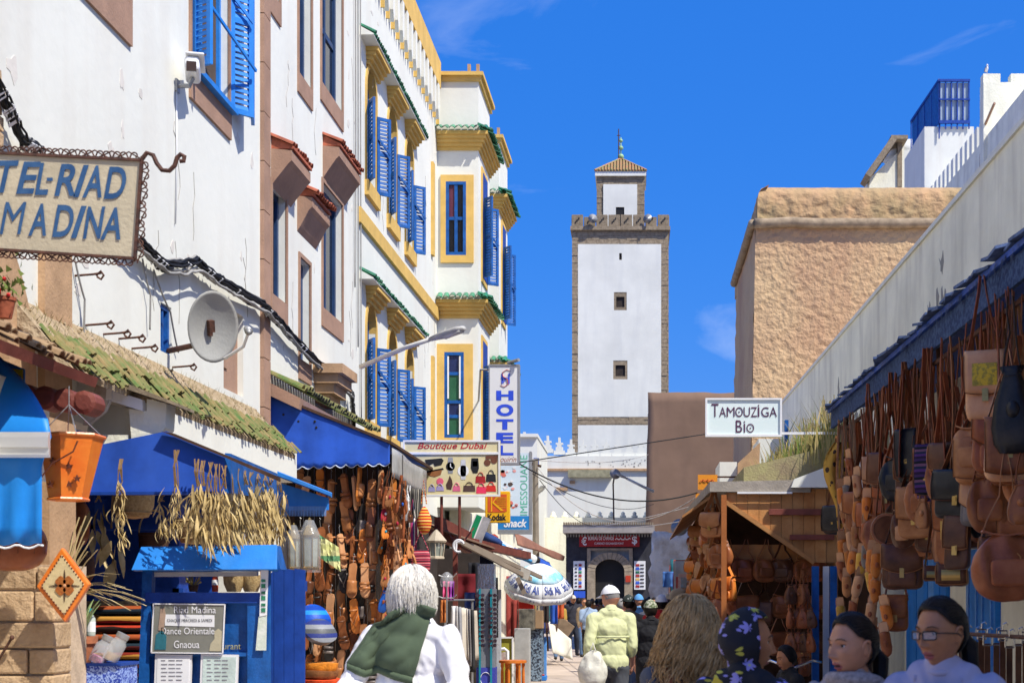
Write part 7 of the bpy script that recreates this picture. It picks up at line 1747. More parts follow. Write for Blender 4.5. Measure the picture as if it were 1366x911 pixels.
m=MB();m.box(x0,x1,YRk,YRk+.28,.0,zt);part(rk,'core',m,M('grey rack panel',(.20,.21,.23),.5,var=.15))
for px in(640.5,655.5):m=MB();m.box(XP(px,YRk)-.012,XP(px,YRk)+.012,YRk-.05,YRk-.005,.0,zt);part(rk,'teal_upright',m,M('teal plastic strip',(.01,.22,.28),.4))
gm_=MB();
for s_ in(-1,1):gm_.lathe([(.001,0),(.024,0),(.026,.006),(.001,.008)],(s_*.032,0,0),10,m=rotm(pi/2,0,0))
gm_.tube([(-.01,-.004,.008),(0,-.006,.011),(.01,-.004,.008)],.004,4)
for s_ in(-1,1):gm_.tube([(s_*.058,-.002,.01),(s_*.064,.05,.008),(s_*.06,.10,-.002)],.003,4)
gme=gm_.mesh('sunglasses',smooth=30);gme.materials.append(M('sunglass lens',(.03,.015,.02),.12,spec=.7,rand=.8));k=0
z=1.0
while z<zt-.03:
 for px in(642+3.5,650+2):piece(rk,'sunglasses',gme,(XP(px-1+(6 if px>648 else-4),YRk)+.005,YRk-.045,z),(0,RN.uniform(-.1,.1),RN.uniform(-.2,.2)))
 z+=.062
m=MB();m.box(x0-.004,x1+.004,YRk-.02,YRk+.3,.2,ZP(890,YRk));fp=part(rk,'foot_panel',m,M('indigo print',(.05,.06,.35),.5));m=MB();m.tube([(XP(648,YRk)+.07*cos(a),YRk-.024,ZP(905,YRk)+.09*sin(a))for a in[pi*j/10 for j in range(0,21)]],.014,5,flat=.3);part(fp,'white_ring',m,white_print)
m=MB();m.box(XP(637,YRk),XP(659,YRk),YRk+.02,YRk+.26,zt,zt+.34);part(rk,'mirror_top',m,M('shop mirror',(.3,.31,.33),.12,metal=.8,var=.3,scale=3))
cr_=thing('clothes_rail','metal clothes rail under the awning beams','rail',(XP(615,19.5),19.5,0));m=MB();m.tube([(XP(592,19.3),19.3,1.62),(XP(632,20.3),20.3,1.62)],.014,6);m.tube([(XP(594,19.4),19.4,0),(XP(594,19.4),19.4,1.62)],.016,6);m.tube([(XP(630,20.3),20.3,0),(XP(630,20.3),20.3,1.62)],.016,6);part(cr_,'tubing',m,grey_metal,kind='stuff')
gmts=[('white cotton shirt',(.65,.63,.6)),('grey shirt',(.3,.3,.31)),('pale linen trousers',(.58,.52,.42)),('cream linen trousers',(.64,.58,.48)),('grey striped trousers',(.33,.31,.3)),('black trousers',(.03,.03,.03)),('beige trousers',(.5,.44,.35))]
for k, (nm,cc)in enumerate(gmts):cloth_hang(600+k*4.2,613+k*4.2,808+k,880+(k%3)*8,19.45+k*.11,M(nm,cc,.9,var=.08),nm+' hanging on the clothes rail, '+ordw[k]+' from the left','garment',.05,'garments on the clothes rail','clothes',.35)
for k, (a,b,c,d,Y,cc,nm)in enumerate(((640,658,728,785,24.5,(.01,.015,.05),'dark navy jacket hanging under the stall roof'),(606,634,765,800,21.5,(.14,.01,.015),'dark red cloth in the shade of the stall'),(625,640,750,800,22,(.015,.015,.02),'black coat hung beside the clothes rail'),(591,600,775,800,18.6,(.7,.1,.25),'hot pink necklaces hung beside the white haired man'),(599,606,775,800,18.6,(.3,.05,.35),'violet necklaces next to the pink ones'),(588,596,800,830,18.5,(.6,.2,.05),'orange beads under the pink necklaces'),(620,634,790,812,20.8,(.08,.12,.3),'indigo bundle above the pale trousers'),(657,664,770,850,23.5,(.01,.012,.014),'black drape between the jacket and the silver post'),(708,718,795,820,31.5,(.5,.4,.15),'ochre cloth hanging under the parasol'),(734,744,795,832,33,(.03,.1,.45),'blue robe hanging right of the parasol pole'),(724,732,795,830,33,(.04,.03,.03),'dark robe between parasol pole and the blue robe'),(744,752,800,825,34,(.5,.1,.03),'orange scarf beyond the blue robe'),(681,692,800,850,29,(.25,.04,.03),'dark red curtain left of the red box'))):cloth_hang(a,b,c,d,Y,M('cloth %d'%k,cc,.9),nm,'hanging_cloth',.04,'cloths hung in the left hand stalls','cloth')
t=thing('jewellery_stand','silver jewellery stand beside the white haired man','stand',P(596,830,18.4));m=MB();c=P(596,830,18.4);m.tube([c,c+V((0,0,.62))],.01,6)
for z_ in(.3,.56):m.tube([c+V((-.1,0,z_+.02)),c+V((-.05,0,z_)),c+V((.08,0,z_)),c+V((.12,-.02,z_+.04))],.008,5)
part(t,'stem',m,grey_metal);m=MB();m.lathe([(.02,.62),(.07,.58),(.085,.5),(.07,.44)],c,14);part(t,'wire_dome',m,M('clear plastic wrap',''),True)
bx(690,711,790,819,31,.3,'red_box','bright red box hanging under the parasol','box',M('bright red card',(.62,.025,.015),.6),bev=.02)
bx(660,668,786,838,26,.12,'silver_post','silver grey post left of the red box','post',M('silver panel',(.4,.43,.46),.4,streak=.2),floor=True)
bx(690,712,812,840,29,.5,'display_case','glass fronted dark display case under the parasol','case',M('dark case',(.06,.055,.045),.4,col2=(.22,.2,.15),scale=9),floor=False)
bx(686,706,838,870,28.5,.4,'white_crate','white crate under the dark display case','crate',M('dusty white crate',(.42,.42,.40),.7,streak=.3),floor=True)
bx(704,724,814,838,29.5,.4,'cardboard_box','tan cardboard box on the dark counter by the parasol pole','box',M('cardboard',(.34,.22,.12),.8,var=.12))
bx(697,722,838,890,29.6,.9,'postcard_counter','dark counter covered with little postcards under the cardboard box','counter',M('postcard rows',(.04,.05,.07),.6,col2=(.22,.30,.38),scale=22,lo=.48,hi=.52,bump=.4),floor=True)
bx(716,729,850,890,30.6,.08,'leaning_board','worn blue board leaning by the parasol base','board',blue_pale,floor=True)
m=MB();rows=[[P(731+6*k+(31-4*k)*j/8,828+38*(j/8)*.65*(1-k*.25)+42*k-14*k*(j/8)*.6,37-.5*k+.25*sin(pi*j/8))for j in range(9)]for k in[i/6 for i in range(7)]];m.sheet(rows,.02);single('canvas_sheet','cream canvas sheet slung between poles at the end of the left stalls','canvas',m,M('cream canvas',(.60,.57,.48),.9,var=.08),True)
m=MB();m.obox(P(750,838,37.6),.42,.3,.42,rotm(0,radians(35),radians(20)));single('wooden_crate','tilted brown crate behind the cream canvas sheet','crate',m,M('grey brown crate',(.2,.14,.09),.9,var=.3),bevel=.02)
for k, (px,a)in enumerate(((731,-.1),(738,.25))):m=MB();m.tube([P(px,868,37),P(px+26*a,826,37.2)],.025,6);single('canvas_pole',['left pole of the cream canvas sheet','dark right pole of the cream canvas sheet'][k],'pole',m,wood_dark)
rr=random.Random(55);fcs=[(.04,.04,.05),(.3,.05,.04),(.05,.08,.25),(.35,.2,.08),(.4,.38,.34),(.12,.04,.1),(.02,.12,.15)];fnm=['black','red','blue','ochre','grey','plum','teal']
for k in range(14):
 Y=38+k*1.6;px=850-2.95/Y*FPX+rr.uniform(-1,1);w=.35/Y*FPX;q=rr.randrange(7);cloth_hang(px-w,px+w,797-.55/Y*FPX,797+1.0/Y*FPX,Y,M('far cloth '+fnm[q],fcs[q],.9),fnm[q]+' clothes on the far left row of stalls, '+ordw[k]+' from the canvas sheet','hanging_cloth',.05,'clothes on the far left row','clothes')
for k in range(12):
 Y=27+k*1.7;px=850+(1.0+.02*k)/Y*FPX+rr.uniform(-2,2);w=.3/Y*FPX;q=rr.randrange(7);cloth_hang(px-w,px+w,797-rr.uniform(.35,.9)/Y*FPX,797+.9/Y*FPX,Y,M('far cloth '+fnm[q],fcs[q],.9),fnm[q]+' clothes hung below the ruined wall, '+ordw[k]+' from the plank stall','hanging_cloth',.05,'clothes on the far right row','clothes')
cloth_hang(884,908,762,783,33,M('washed blue tarpaulin',(.06,.16,.42),.8),'washed blue tarpaulin below the ruined wall','tarpaulin',.1,None,'tarpaulin');cloth_hang(904,922,766,800,31,M('pale denim cloth',(.25,.35,.5),.9,var=.3),'pale denim cloth beside the blue tarpaulin','hanging_cloth',.06,None,'cloth')
cloth_hang(924,932,770,812,25.8,M('bright blue robe',(.02,.10,.5),.8),'bright blue robe left of the plank stall bags','hanging_cloth',.05,None,'clothes')
t=thing('framed_mirror','pale pink framed mirror at the far end of the plank stall','mirror',P(912,790,25.6));part(t,'frame',pol([(905,765),(920,765),(920,790),(904,790)],25.6,.05),M('pink carved frame',(.5,.28,.26),.7,col2=(.6,.45,.42),scale=30));part(t,'glass',pol([(908,770),(916,770),(916,784),(908,784)],25.58,.02),M('grey mirror glass',(.4,.45,.42),.1,metal=.6))
t=thing('mannequin','headless beige dressed torso below the pink framed mirror','mannequin',P(905,825,25));m=MB();sq(m,P(905,805,25),.19,.12,.26,.7,.8,18,12,lambda p:V((p.x*(1-.25*abs(p.z/.26-.3)),p.y,p.z)));part(t,'torso',m,M('beige tunic',(.42,.34,.24),.9),True);m=MB();m.tube([P(905,820,25),V((XP(905,25),25,0))],.02,6);part(t,'stand',m,grey_metal)
for s_ in(-1,1):m=MB();m.tube([P(905+s_*11,793,25),P(905+s_*15,806,25),P(905+s_*14,818,25)],[.06,.055,.05],8);part(t,'sleeve',m,M('beige tunic',''),True)
bk=thing('parked_bicycle','dark parked bicycle with chrome handlebars by the blue door post','bicycle',(2.15,14.8,0));ch=M('chrome',(.65,.65,.66),.15,metal=1,bump=0);c=V((1.50,15.0,0))
for y_ in(-.55,.5):
 m=MB();m.tube([c+V((0,y_+.33*cos(a),.34+.33*sin(a)))for a in[2*pi*j/24 for j in range(24)]],.022,6,closed=True);w_=part(bk,'wheel',m,black_rubber,True);m=MB()
 for j in range(10):a=j*pi/5;m.tube([c+V((0,y_,.34)),c+V((0,y_+.31*cos(a),.34+.31*sin(a)))],.003,3)
 part(w_,'spokes',m,ch,kind='stuff')
m=MB();J=lambda y, z:c+V((0,y,z))
for a, b in(((-.45,.75),(-.05,.3)),((-.05,.3),(.15,.82)),((.15,.82),(-.43,.8)),((-.05,.3),(.5,.34)),((.15,.78),(.5,.34)),((-.43,.95),(-.55,.34))):m.tube([J(*a),J(*b)],.018,6)
part(bk,'frame',m,blue_dark);m=MB();m.tube([c+V((-.3,-.3,1.02)),c+V((-.2,-.42,1.04)),c+V((0,-.45,.96)),c+V((.2,-.42,1.04)),c+V((.3,-.3,1.02))],.014,6);m.tube([J(-.45,1.05),J(-.43,.9)],.016,6);part(bk,'handlebar',m,ch,True);m=MB();sq(m,J(.17,.9),.07,.13,.03,.8,.8,14,6);part(bk,'saddle',m,black_rubber,True)
# PEOPLE
from mathutils.bvhtree import BVHTree
def remesh(mb,vox,it=4,fold=0.0,seed=0,freq=(9,9,3)):
 """one continuous skin over overlapping limbs; optional cloth folds; returns verts, faces"""
 me=mb.mesh('tmp');o=bpy.data.objects.new('tmp',me);COL.objects.link(o)
 r=o.modifiers.new('r','REMESH');r.mode='VOXEL';r.voxel_size=vox;r.adaptivity=0
 s_=o.modifiers.new('s','SMOOTH');s_.factor=.5;s_.iterations=it
 bpy.context.view_layer.update()
 ev=bpy.data.meshes.new_from_object(o.evaluated_get(bpy.context.evaluated_depsgraph_get()))
 vs=[v.co.copy()for v in ev.vertices];ns=[v.normal.copy()for v in ev.vertices];fs=[tuple(p.vertices)for p in ev.polygons]
 bpy.data.objects.remove(o);bpy.data.meshes.remove(me);bpy.data.meshes.remove(ev)
 if fold:
  for i, p in enumerate(vs):
   q=V((p.x*freq[0],p.y*freq[1],p.z*freq[2]+p.x*5))+V((seed*3.1,0,0))
   vs[i]=p+ns[i]*fold*(.8-1.9*abs(noise.noise(q))+.55*(.5-2*abs(noise.noise(q*2.3+V((7,0,0))))))
 return vs, fs
def cap(m,a,ra,b,rb,n=12):
 a, b=V(a), V(b);d=b-a;L_=d.length
 if L_<1e-5:return m
 pts, rs=[], []
 for k in range(5):t=pi/2*k/4;pts.append(a-d/L_*ra*cos(t));rs.append(max(1e-4,ra*sin(t)))
 for k in range(5):t=pi/2*k/4;pts.append(b+d/L_*rb*sin(t));rs.append(max(1e-4,rb*cos(t)))
 return m.tube(pts,rs,n)
def chain(m,pts,rs):
 for i in range(len(pts)-1):cap(m,pts[i],rs[i],pts[i+1],rs[i+1])
 return m
G=lambda x, z, x0, z0, sx, sz:exp(-((x-x0)/sx)**2-((z-z0)/sz)**2)
def head_pt(lon,lat,fem=True,off=0.0,flat=False):
 d=V((sin(lon)*cos(lat),-cos(lon)*cos(lat),sin(lat)))
 a, bf, bb, c=(.072,.088,.102,.118)if fem else(.076,.090,.104,.122)
 p=V((a*d.x,(bf if d.y<0 else bb)*d.y,c*d.z))
 t=max(0,-p.z/c)
 p.x*=1-(.36 if fem else .26)*t**1.5+.05*(1-abs(d.z))
 if p.y>0 and p.z<-.02:p.y*=1-.5*min(1,(-p.z-.02)/.08)
 if d.y<0:p.y-=.012*t*(-d.y)
 if not flat and d.y<.1:
  x, z, ax=p.x, p.z, abs(p.x);k=min(1,max(0,-d.y*1.6+.16));y=0
  y+=-.007*G(ax,z,.026,.024,.026,.009)+.013*G(ax,z,.031,.003,.015,.011)
  y+=-.006*G(x,z,0,.004,.009,.017)-.015*G(x,z,0,-.022,.009,.016)-.019*G(x,z,0,-.038,.011,.0085)-.009*G(ax,z,.0125,-.041,.006,.006)+.006*G(x,z,0,-.053,.02,.006)
  y+=-.006*G(ax,z,.044,-.022,.018,.018)+.003*G(ax,z,.048,-.062,.018,.02)
  y+=-.0085*G(x,z,0,-.066,.021,.0055)+.0055*G(x,z,0,-.0735,.024,.0026)-.0095*G(x,z,0,-.0815,.018,.006)+.005*G(x,z,0,-.093,.02,.006)-.010*G(x,z,0,-.107,.020,.011)
  p.y+=y*k
 if off:
  p+=V((p.x/a,p.y/bf,p.z/c)).normalized()*off
 return p
def head_grid(fem,nu,nv,T,mb,open_mouth=False):
 """adds the head to mb; material 1 marks the lips, 2 the mouth line"""
 vs, fs=[], []
 for i in range(nv+1):
  lat=-pi/2+pi*i/nv
  for j in range(nu):
   s_=2*pi*j/nu;lon=s_-.45*sin(s_)if nu>40 else s_
   vs.append(head_pt(lon,max(-1.565,min(1.565,lat)),fem))
 o=len(mb.f)
 for i in range(nv):
  for j in range(nu):fs.append((i*nu+j,i*nu+(j+1)%nu,(i+1)*nu+(j+1)%nu,(i+1)*nu+j))
 base=len(mb.f);mb.add([T@v for v in vs],fs)
 for k, f in enumerate(fs):
  c=sum((vs[i]for i in f),V())/4
  if c.y<-.06:
   hw=.0235*(1-((c.z+.0735)/.0165)**2*.6)
   if abs(c.x)<hw and-.0885<c.z<-.0605+(.0015*cos(c.x*250)):mb.mi[base+k]=1
   if abs(c.x)<.021-(0 if not open_mouth else .004)and abs(c.z+.0738)<(.0017 if not open_mouth else .0042):mb.mi[base+k]=2
 return mb
HL=[(0,43),(38,41),(60,27),(76,4),(86,-16),(100,-20),(125,-34),(180,-44)]
def hairline(lon):
 a=abs(math.degrees((lon+pi)%(2*pi)-pi))
 for(x0,y0), (x1,y1)in zip(HL,HL[1:]):
  if a<=x1:return radians(y0+(y1-y0)*(a-x0)/(x1-x0))
 return radians(-44)
def shell(T,fem,off,nu=72,nv=26,line=hairline,ridge=.0015,rf=46,taper=.25,seed=0,top=pi/2):
 m=MB();vs=[];fs=[]
 for i in range(nv+1):
  for j in range(nu):
   lon=2*pi*j/nu;lo=line(lon);f=i/nv;lat=lo+(1.56-lo)*f
   o=off*min(1,(f+.04)/taper)**.6+ridge*sin(lon*rf+2*noise.noise(V((lon*2,lat*2,seed))))*min(1,f*4)
   vs.append(T@head_pt(lon,lat,fem,o,True))
 for i in range(nv):
  for j in range(nu):fs.append((i*nu+j,i*nu+(j+1)%nu,(i+1)*nu+(j+1)%nu,(i+1)*nu+j))
 return m.add(vs,fs)
def hand_mesh(m,w,d,palm_n,s=1.0,curl=.5,near=False):
 """palm and five unequal bent fingers from wrist w along d"""
 w, d=V(w), V(d).normalized();n=V(palm_n);n=(n-d*n.dot(d)).normalized();sd=d.cross(n)
 q=MB();cap(q,w,.026*s,w+d*.03*s,.03*s)
 for k in(-1.2,-.4,.4,1.2):cap(q,w+d*.02*s+sd*k*.016*s,.014*s,w+d*.085*s+sd*k*.019*s,.0125*s,8)
 for k, (a,l_)in enumerate(((-1.3,.068),(-.45,.078),(.4,.073),(1.25,.056))):
  p=w+d*.085*s+sd*a*.018*s;e=d.copy();r_=.0092*s
  for seg in range(3):
   ang=curl*(.5+.35*seg)+.06*k;e2=(d*cos(ang*(seg+1)*.6)+n*sin(ang*(seg+1)*.6)).normalized();p2=p+e2*l_*s*(.45,.32,.25)[seg];cap(q,p,r_,p2,r_*.9,8);p=p2;r_*=.9
 p=w+d*.025*s-sd*.026*s;e=(d*.75-sd*.7+n*.25).normalized();p2=p+e*.042*s;cap(q,p,.0125*s,p2,.0105*s,8);cap(q,p2,.0105*s,p2+(d*.9-sd*.1+n*.4).normalized()*.032*s,.009*s,8)
 vs, fs=remesh(q,.0045 if near else .006,2);return m.add(vs,fs)
def skin_mat(nm,c):return M('skin '+nm,c,.48,var=.10,scale=24,bump=.22,bscale=220,bdist=.001,spec=.35)
SK={'fair':skin_mat('fair',(.52,.235,.12)),'tan':skin_mat('tan',(.42,.20,.12)),'brown':skin_mat('brown',(.41,.17,.075)),'ruddy':skin_mat('ruddy',(.52,.24,.16))}
lipm=M('lips',(.34,.09,.075),.4,var=.1,bump=0);mouthm=M('mouth line',(.06,.015,.012),.6,bump=0);eyew=M('eye white',(.62,.58,.55),.2,var=.03,bump=0);irism=M('brown iris',(.03,.014,.008),.15,bump=0)
hairm={'white':M('white hair',(.62,.58,.50),.5,col2=(.78,.75,.68),scale=30,bump=.3,bscale=120,bdist=.002),'black':M('black hair',(.007,.005,.004),.55,col2=(.016,.011,.008),scale=26,bump=.4,bscale=110,bdist=.002,spec=.18),'blond':M('blond curls',(.34,.19,.06),.5,col2=(.62,.40,.17),scale=20,bump=.3,bscale=90,bdist=.002),'brown':M('brown hair',(.07,.035,.018),.5,col2=(.13,.07,.03),scale=24,bump=.4,bscale=90,bdist=.002),'grey':M('grey hair',(.25,.24,.23),.6,var=.2,bump=.3)}
def cl(nm,c,**k):return M('cloth '+nm,c,.9,var=.10,scale=5,bump=.35,bscale=240,bdist=.0015,**k)
def person(label,px,ytop,Y,yaw,shirt,legs,skin='tan',hair='black',style='cap',head_yaw=None,head_pitch=0,arms=None,stride=.0,near=False,fem=False,sleeve=1.0,group=None,girth=1.0,seat=False,H=None,bottoms='trousers',dx=0,open_mouth=False,tilt=0):
 """standing figure facing local -Y turned by yaw; arms = ((elbow, wrist) right, left) offsets in metres"""
 H=H or ZP(ytop,Y);s=H/1.74;hs=min(1.06,max(.92,s))
 t=thing('person',label,'person',(XP(px,Y),Y,0),group)
 Z=Matrix.Translation(t.location)@rotm(0,0,radians(yaw));zo=0
 J=lambda x, y, z:Z@V((x*s*girth if abs(x)<.3 else x*s,y*s,z*s))
 pel, ch=J(0,0,.93), J(0,.01,1.28);nk0, nk1=J(0,.015,1.46), J(0,-.012,1.56)
 sw=.185 if not fem else .16;hw=.09
 sh={k:J(k*sw,.01,1.42)for k in(-1,1)}
 arms=arms or(((.03,.03,-.29),(-.01,-.06,-.53)),((.03,.03,-.29),(-.01,-.06,-.53)))
 el, wr={}, {}
 for k, a in((-1,arms[0]),(1,arms[1])):
  el[k]=Z@((V((k*sw*girth,.01,1.42))+V((k*a[0][0],a[0][1],a[0][2])))*s);wr[k]=Z@((V((k*sw*girth,.01,1.42))+V((k*a[1][0],a[1][1],a[1][2])))*s)
 hp={k:J(k*hw,0,.90)for k in(-1,1)}
 if seat:kn={k:J(k*.11,-.40,.88)for k in(-1,1)};an={k:J(k*.11,-.40,.48)for k in(-1,1)}
 else:kn={k:J(k*.095,-.03-k*stride*.5-(.05 if stride else 0),.50)for k in(-1,1)};an={k:J(k*.095,.03-k*stride*(1.0 if k==-1 else 1.0),.09+(.05 if stride and k*stride<0 else 0))for k in(-1,1)}
 vx=.013 if near else(.02 if Y<25 else .028)
 b=MB();g=girth
 b.ell(J(0,0,.95),.165*s*g,.115*s*g,.13*s,16,10,rotm(0,0,radians(yaw)));b.ell(J(0,0,1.15),.14*s*g,.10*s*g,.17*s,16,10,rotm(0,0,radians(yaw)));b.ell(J(0,.005,1.30),.155*s*g,.10*s*g,.15*s,16,10,rotm(0,0,radians(yaw)))
 cap(b,nk0,.06*s,nk1,.052*s);cap(b,J(-.06,.01,1.435),.045*s,J(.06,.01,1.435),.045*s)
 for k in(-1,1):
  cap(b,J(k*.05,.01,1.41),.05*s,sh[k]-V((0,0,.02)),.044*s);chain(b,[sh[k]-V((0,0,.02)),el[k],wr[k]],[.044*s,.036*s,.027*s])
  chain(b,[hp[k],kn[k],an[k]],[.088*s,.056*s,.038*s]);f=(Z.to_3x3()@V((0,-1,0)))
  cap(b,an[k]-V((0,0,.045*s)),.036*s,an[k]+f*.15*s-V((0,0,.055*s)),.03*s)
 vs, fs=remesh(b,vx,3);body=MB();body.add(vs,fs)
 for k in(-1,1):hand_mesh(body,wr[k],(wr[k]-el[k]).normalized(),(Z.to_3x3()@V((-k,-.2,0))),s*.95,.55,near)
 hy=yaw if head_yaw is None else head_yaw
 T=Matrix.Translation(J(0,-.03,1.74-.122)+V((0,0,0)))@rotm(0,0,radians(hy))@rotm(radians(head_pitch),radians(tilt),0)@Matrix.Scale(hs,4)
 head_grid(fem,*((110,96)if near else(56,40)if Y<25 else(28,22)),T,body,open_mouth)
 for k in(-1,1):
  e=MB();e.tube([(k*.071+k*.008*sin(a),.012+.018*cos(a)*1.0,-.008+.03*sin(a))for a in[2*pi*j/14 for j in range(14)]],.0065,6,closed=True);e.ell((k*.072,.010,-.008),.007,.016,.026,10,8);body.add([T@p for p in e.v],e.f)
 o=part(t,'body',body,[SK[skin],lipm,mouthm],True)
 if Y<25:
  for k in(-1,1):
   yb=head_pt(math.asin(k*.031/.072),radians(1.5),fem).y
   c=V((k*.031,yb+.0075,.002));m=MB();m.ell((0,0,0),.0125,.0125,.0125,14,10);m.v=[T@(c+p)for p in m.v];ey=part(t,'eye',m,eyew,True)
   m=MB();m.ell((0,0,0),.0062,.0018,.0062,12,6);m.v=[T@(c+V((0,-.0115,-.0005))+p)for p in m.v];part(ey,'iris',m,irism,True)
   lid=MB();rows=[[T@(c+V((.0145*cos(a)*cos(b_),-.0142*sin(a)*cos(b_)-0,.0138*sin(b_)*1.0)))for a in[pi*j/10 for j in range(11)]]for b_ in(.32,.7,1.1,1.5)];lid.sheet(rows,.001);part(ey,'eyelid',lid,SK[skin],True)
   m=MB();m.tube([T@(c+V((.0155*cos(a),-.0142*sin(a)-.0008,.0045+.0*sin(a))))for a in[pi*(j+.4)/10.8 for j in range(11)]],.0013,5);part(ey,'eyelashes',m,hairm['black'])
   pts=[(.014,.021),(.022,.026),(.034,.0285),(.045,.025),(.051,.019)]
   m=MB();m.tube([T@(V((k*x,head_pt(math.asin(max(-1,min(1,k*x/.074))),math.asin(z/.118),fem).y-.0015,z)))for x,z in pts],[.0018,.0032,.003,.0024,.001],6,flat=.6);part(t,'eyebrow',m,hairm['black' if hair in('black',None)else 'brown' if hair!='white' else 'grey'],True)
 if shirt is not None:
  m=MB();q=.014*s;hem=.88
  m.ell(J(0,0,.97),.186*s*g,.135*s*g,.15*s,16,10,rotm(0,0,radians(yaw)));m.ell(J(0,0,1.13),.178*s*g,.128*s*g,.22*s,16,10,rotm(0,0,radians(yaw)));m.ell(J(0,.005,1.30),.182*s*g,.122*s*g,.155*s,16,10,rotm(0,0,radians(yaw)));cap(m,J(-.07,.012,1.455),.062*s,J(.07,.012,1.455),.062*s);cap(m,J(0,.012,1.45),.07*s,J(0,.005,1.50),.064*s)
  for k in(-1,1):
   cap(m,J(k*.05,.01,1.425),.064*s,sh[k]-V((0,0,.012)),.060*s)
   if sleeve>.05:
    if sleeve<=.5:e_=sh[k].lerp(el[k],sleeve*2);cap(m,sh[k],.072*s,e_,.064*s)
    else:e_=el[k].lerp(wr[k],(sleeve-.5)*2*.97);chain(m,[sh[k]-V((0,0,.012)),el[k],e_],[.066*s,.056*s,.043*s])
  vs, fs=remesh(m,.009 if near else vx,3,.012 if Y<9 else .008,px%17,(7,7,6));sm_=MB();sm_.add(vs,fs);so=part(t,'shirt',sm_,shirt,True)
  cq=MB();cq.tube([J((.062 if not fem else .056)/(g if g else 1)*cos(a),.005+.062*sin(a),1.492+.012*sin(a))for a in[2*pi*j/16 for j in range(16)]],.013*s,6,closed=True,flat=1.0);part(so,'collar',cq,shirt,True)
  t_bv=BVHTree.FromPolygons(vs,fs)
 else:t_bv=None
 if legs is not None:
  m=MB();m.ell(J(0,0,.93),.176*s*g,.124*s*g,.12*s,16,10,rotm(0,0,radians(yaw)))
  for k in(-1,1):
   if bottoms=='shorts':cap(m,hp[k],.098*s,kn[k],.08*s)
   else:chain(m,[hp[k],kn[k],an[k]],[.098*s,.072*s,.06*s])
  if bottoms=='skirt':m.lathe([(.12*s,0),(.3*s,0),(.22*s,.5*s),(.17*s,.85*s)],J(0,0,.1),16,1,.8)
  vs, fs=remesh(m,vx,3,.008,px%13+5,(9,9,6));q_=MB();q_.add(vs,fs);part(t,'trousers' if bottoms!='skirt' else 'skirt',q_,legs,True)
  for k in(-1,1):
   f=Z.to_3x3()@V((0,-1,0));m=MB();cap(m,an[k]-V((0,0,.045*s))-f*.03,.044*s,an[k]+f*.17*s-V((0,0,.05*s)),.036*s);part(t,'shoe',m,M('dark shoe',(.03,.025,.022),.6),True)
 return t, T, J, t_bv, Z
def strands(T,fem,n,ln,seed,r=.0028,wave=0.0,out=.012,front=56,drop=.7,nseg=9,spread=.0):
 rr=random.Random(seed);m=MB()
 for k in range(n):
  lon=rr.uniform(-180,180)
  if abs(lon)<front:lon=(front+rr.uniform(0,30))*(1 if lon>0 else-1)
  lon=radians(lon);lat0=radians(rr.uniform(15,86));l_=ln*rr.uniform(.8,1.1);p=[];lat=lat0;fr=rr.uniform(14,26)if wave<.01 else rr.uniform(7,13);ph=rr.uniform(0,6);o=out*rr.uniform(.75,1.3);travelled=0
  q=head_pt(lon,lat,fem,o,True);base_r=None
  for i in range(nseg):
   f=i/(nseg-1)
   if lat>radians(-8):q=head_pt(lon+.12*sin(ph+f*2),lat,fem,o+.008*f,True)
   else:q=V((q.x*(1+spread*.12),q.y*(1+spread*.10)-0,q.z-l_/nseg))
   w_=wave*(.3+f);p.append(T@(q+V((w_*sin(f*fr+ph),w_*cos(f*fr*.9+ph),w_*.5*sin(f*fr*1.3)))))
   lat-=l_/nseg/.11*(1.0 if lat>0 else 1.0)
  m.tube(p,[r*(.7+.5*min(1,3*(1-i/(nseg-1))))*(1 if i<nseg-1 else .3)for i in range(nseg)],4,caps=False)
 return m
def ballcap(t,T,fem,mat,mat2=None,visor=True):
 line=lambda lon:radians(24-10*(1-cos(lon))/2)
 part(t,'cap',shell(T,fem,.016,48,14,line,.0008,6,.02),mat,True)
 m=MB();rows=[[T@V((.062*sin(a)*(1-.05*f),-.078-.10*f*cos(a)**.6+.03*(1-cos(a)),.056-.018*f-.012*(sin(a)**2)))for a in[radians(-75+150*j/12)for j in range(13)]]for f in(0,.5,1)]
 if visor:m.sheet(rows,.004);part(t,'visor',m,mat2 or mat,True)
 m=MB();m.ell((0,.008,.140),.008,.008,.005,8,6);m.v=[T@p for p in m.v];part(t,'cap_button',m,mat)
behind=(((.10,.10,-.26),(-.13,.20,-.36)),((.10,.10,-.26),(-.15,.22,-.33)))
wsh=cl('white cotton shirt',(.74,.73,.74))
t, T, J, bv, Z=person('elderly person with white chin length hair seen from behind, olive jumper over a white shirt',548,762,7.7,172,wsh,cl('grey trousers',(.2,.2,.22)),'ruddy','white',head_yaw=158,arms=behind,near=True,girth=1.02)
part(t,'hair',shell(T,False,.022,90,30,lambda l:min(hairline(l),radians(20))if abs((l+pi)%(2*pi)-pi)>1.1 else hairline(l),.002,50),hairm['white'],True)
part(t,'hair_strands',strands(T,False,1900,.135,3,.0015,.0016,.030,62),hairm['white'],True,kind='stuff')
jm=M('olive green jumper',(.075,.105,.062),.95,var=.12,scale=7,bump=.5,bscale=260,bdist=.002)
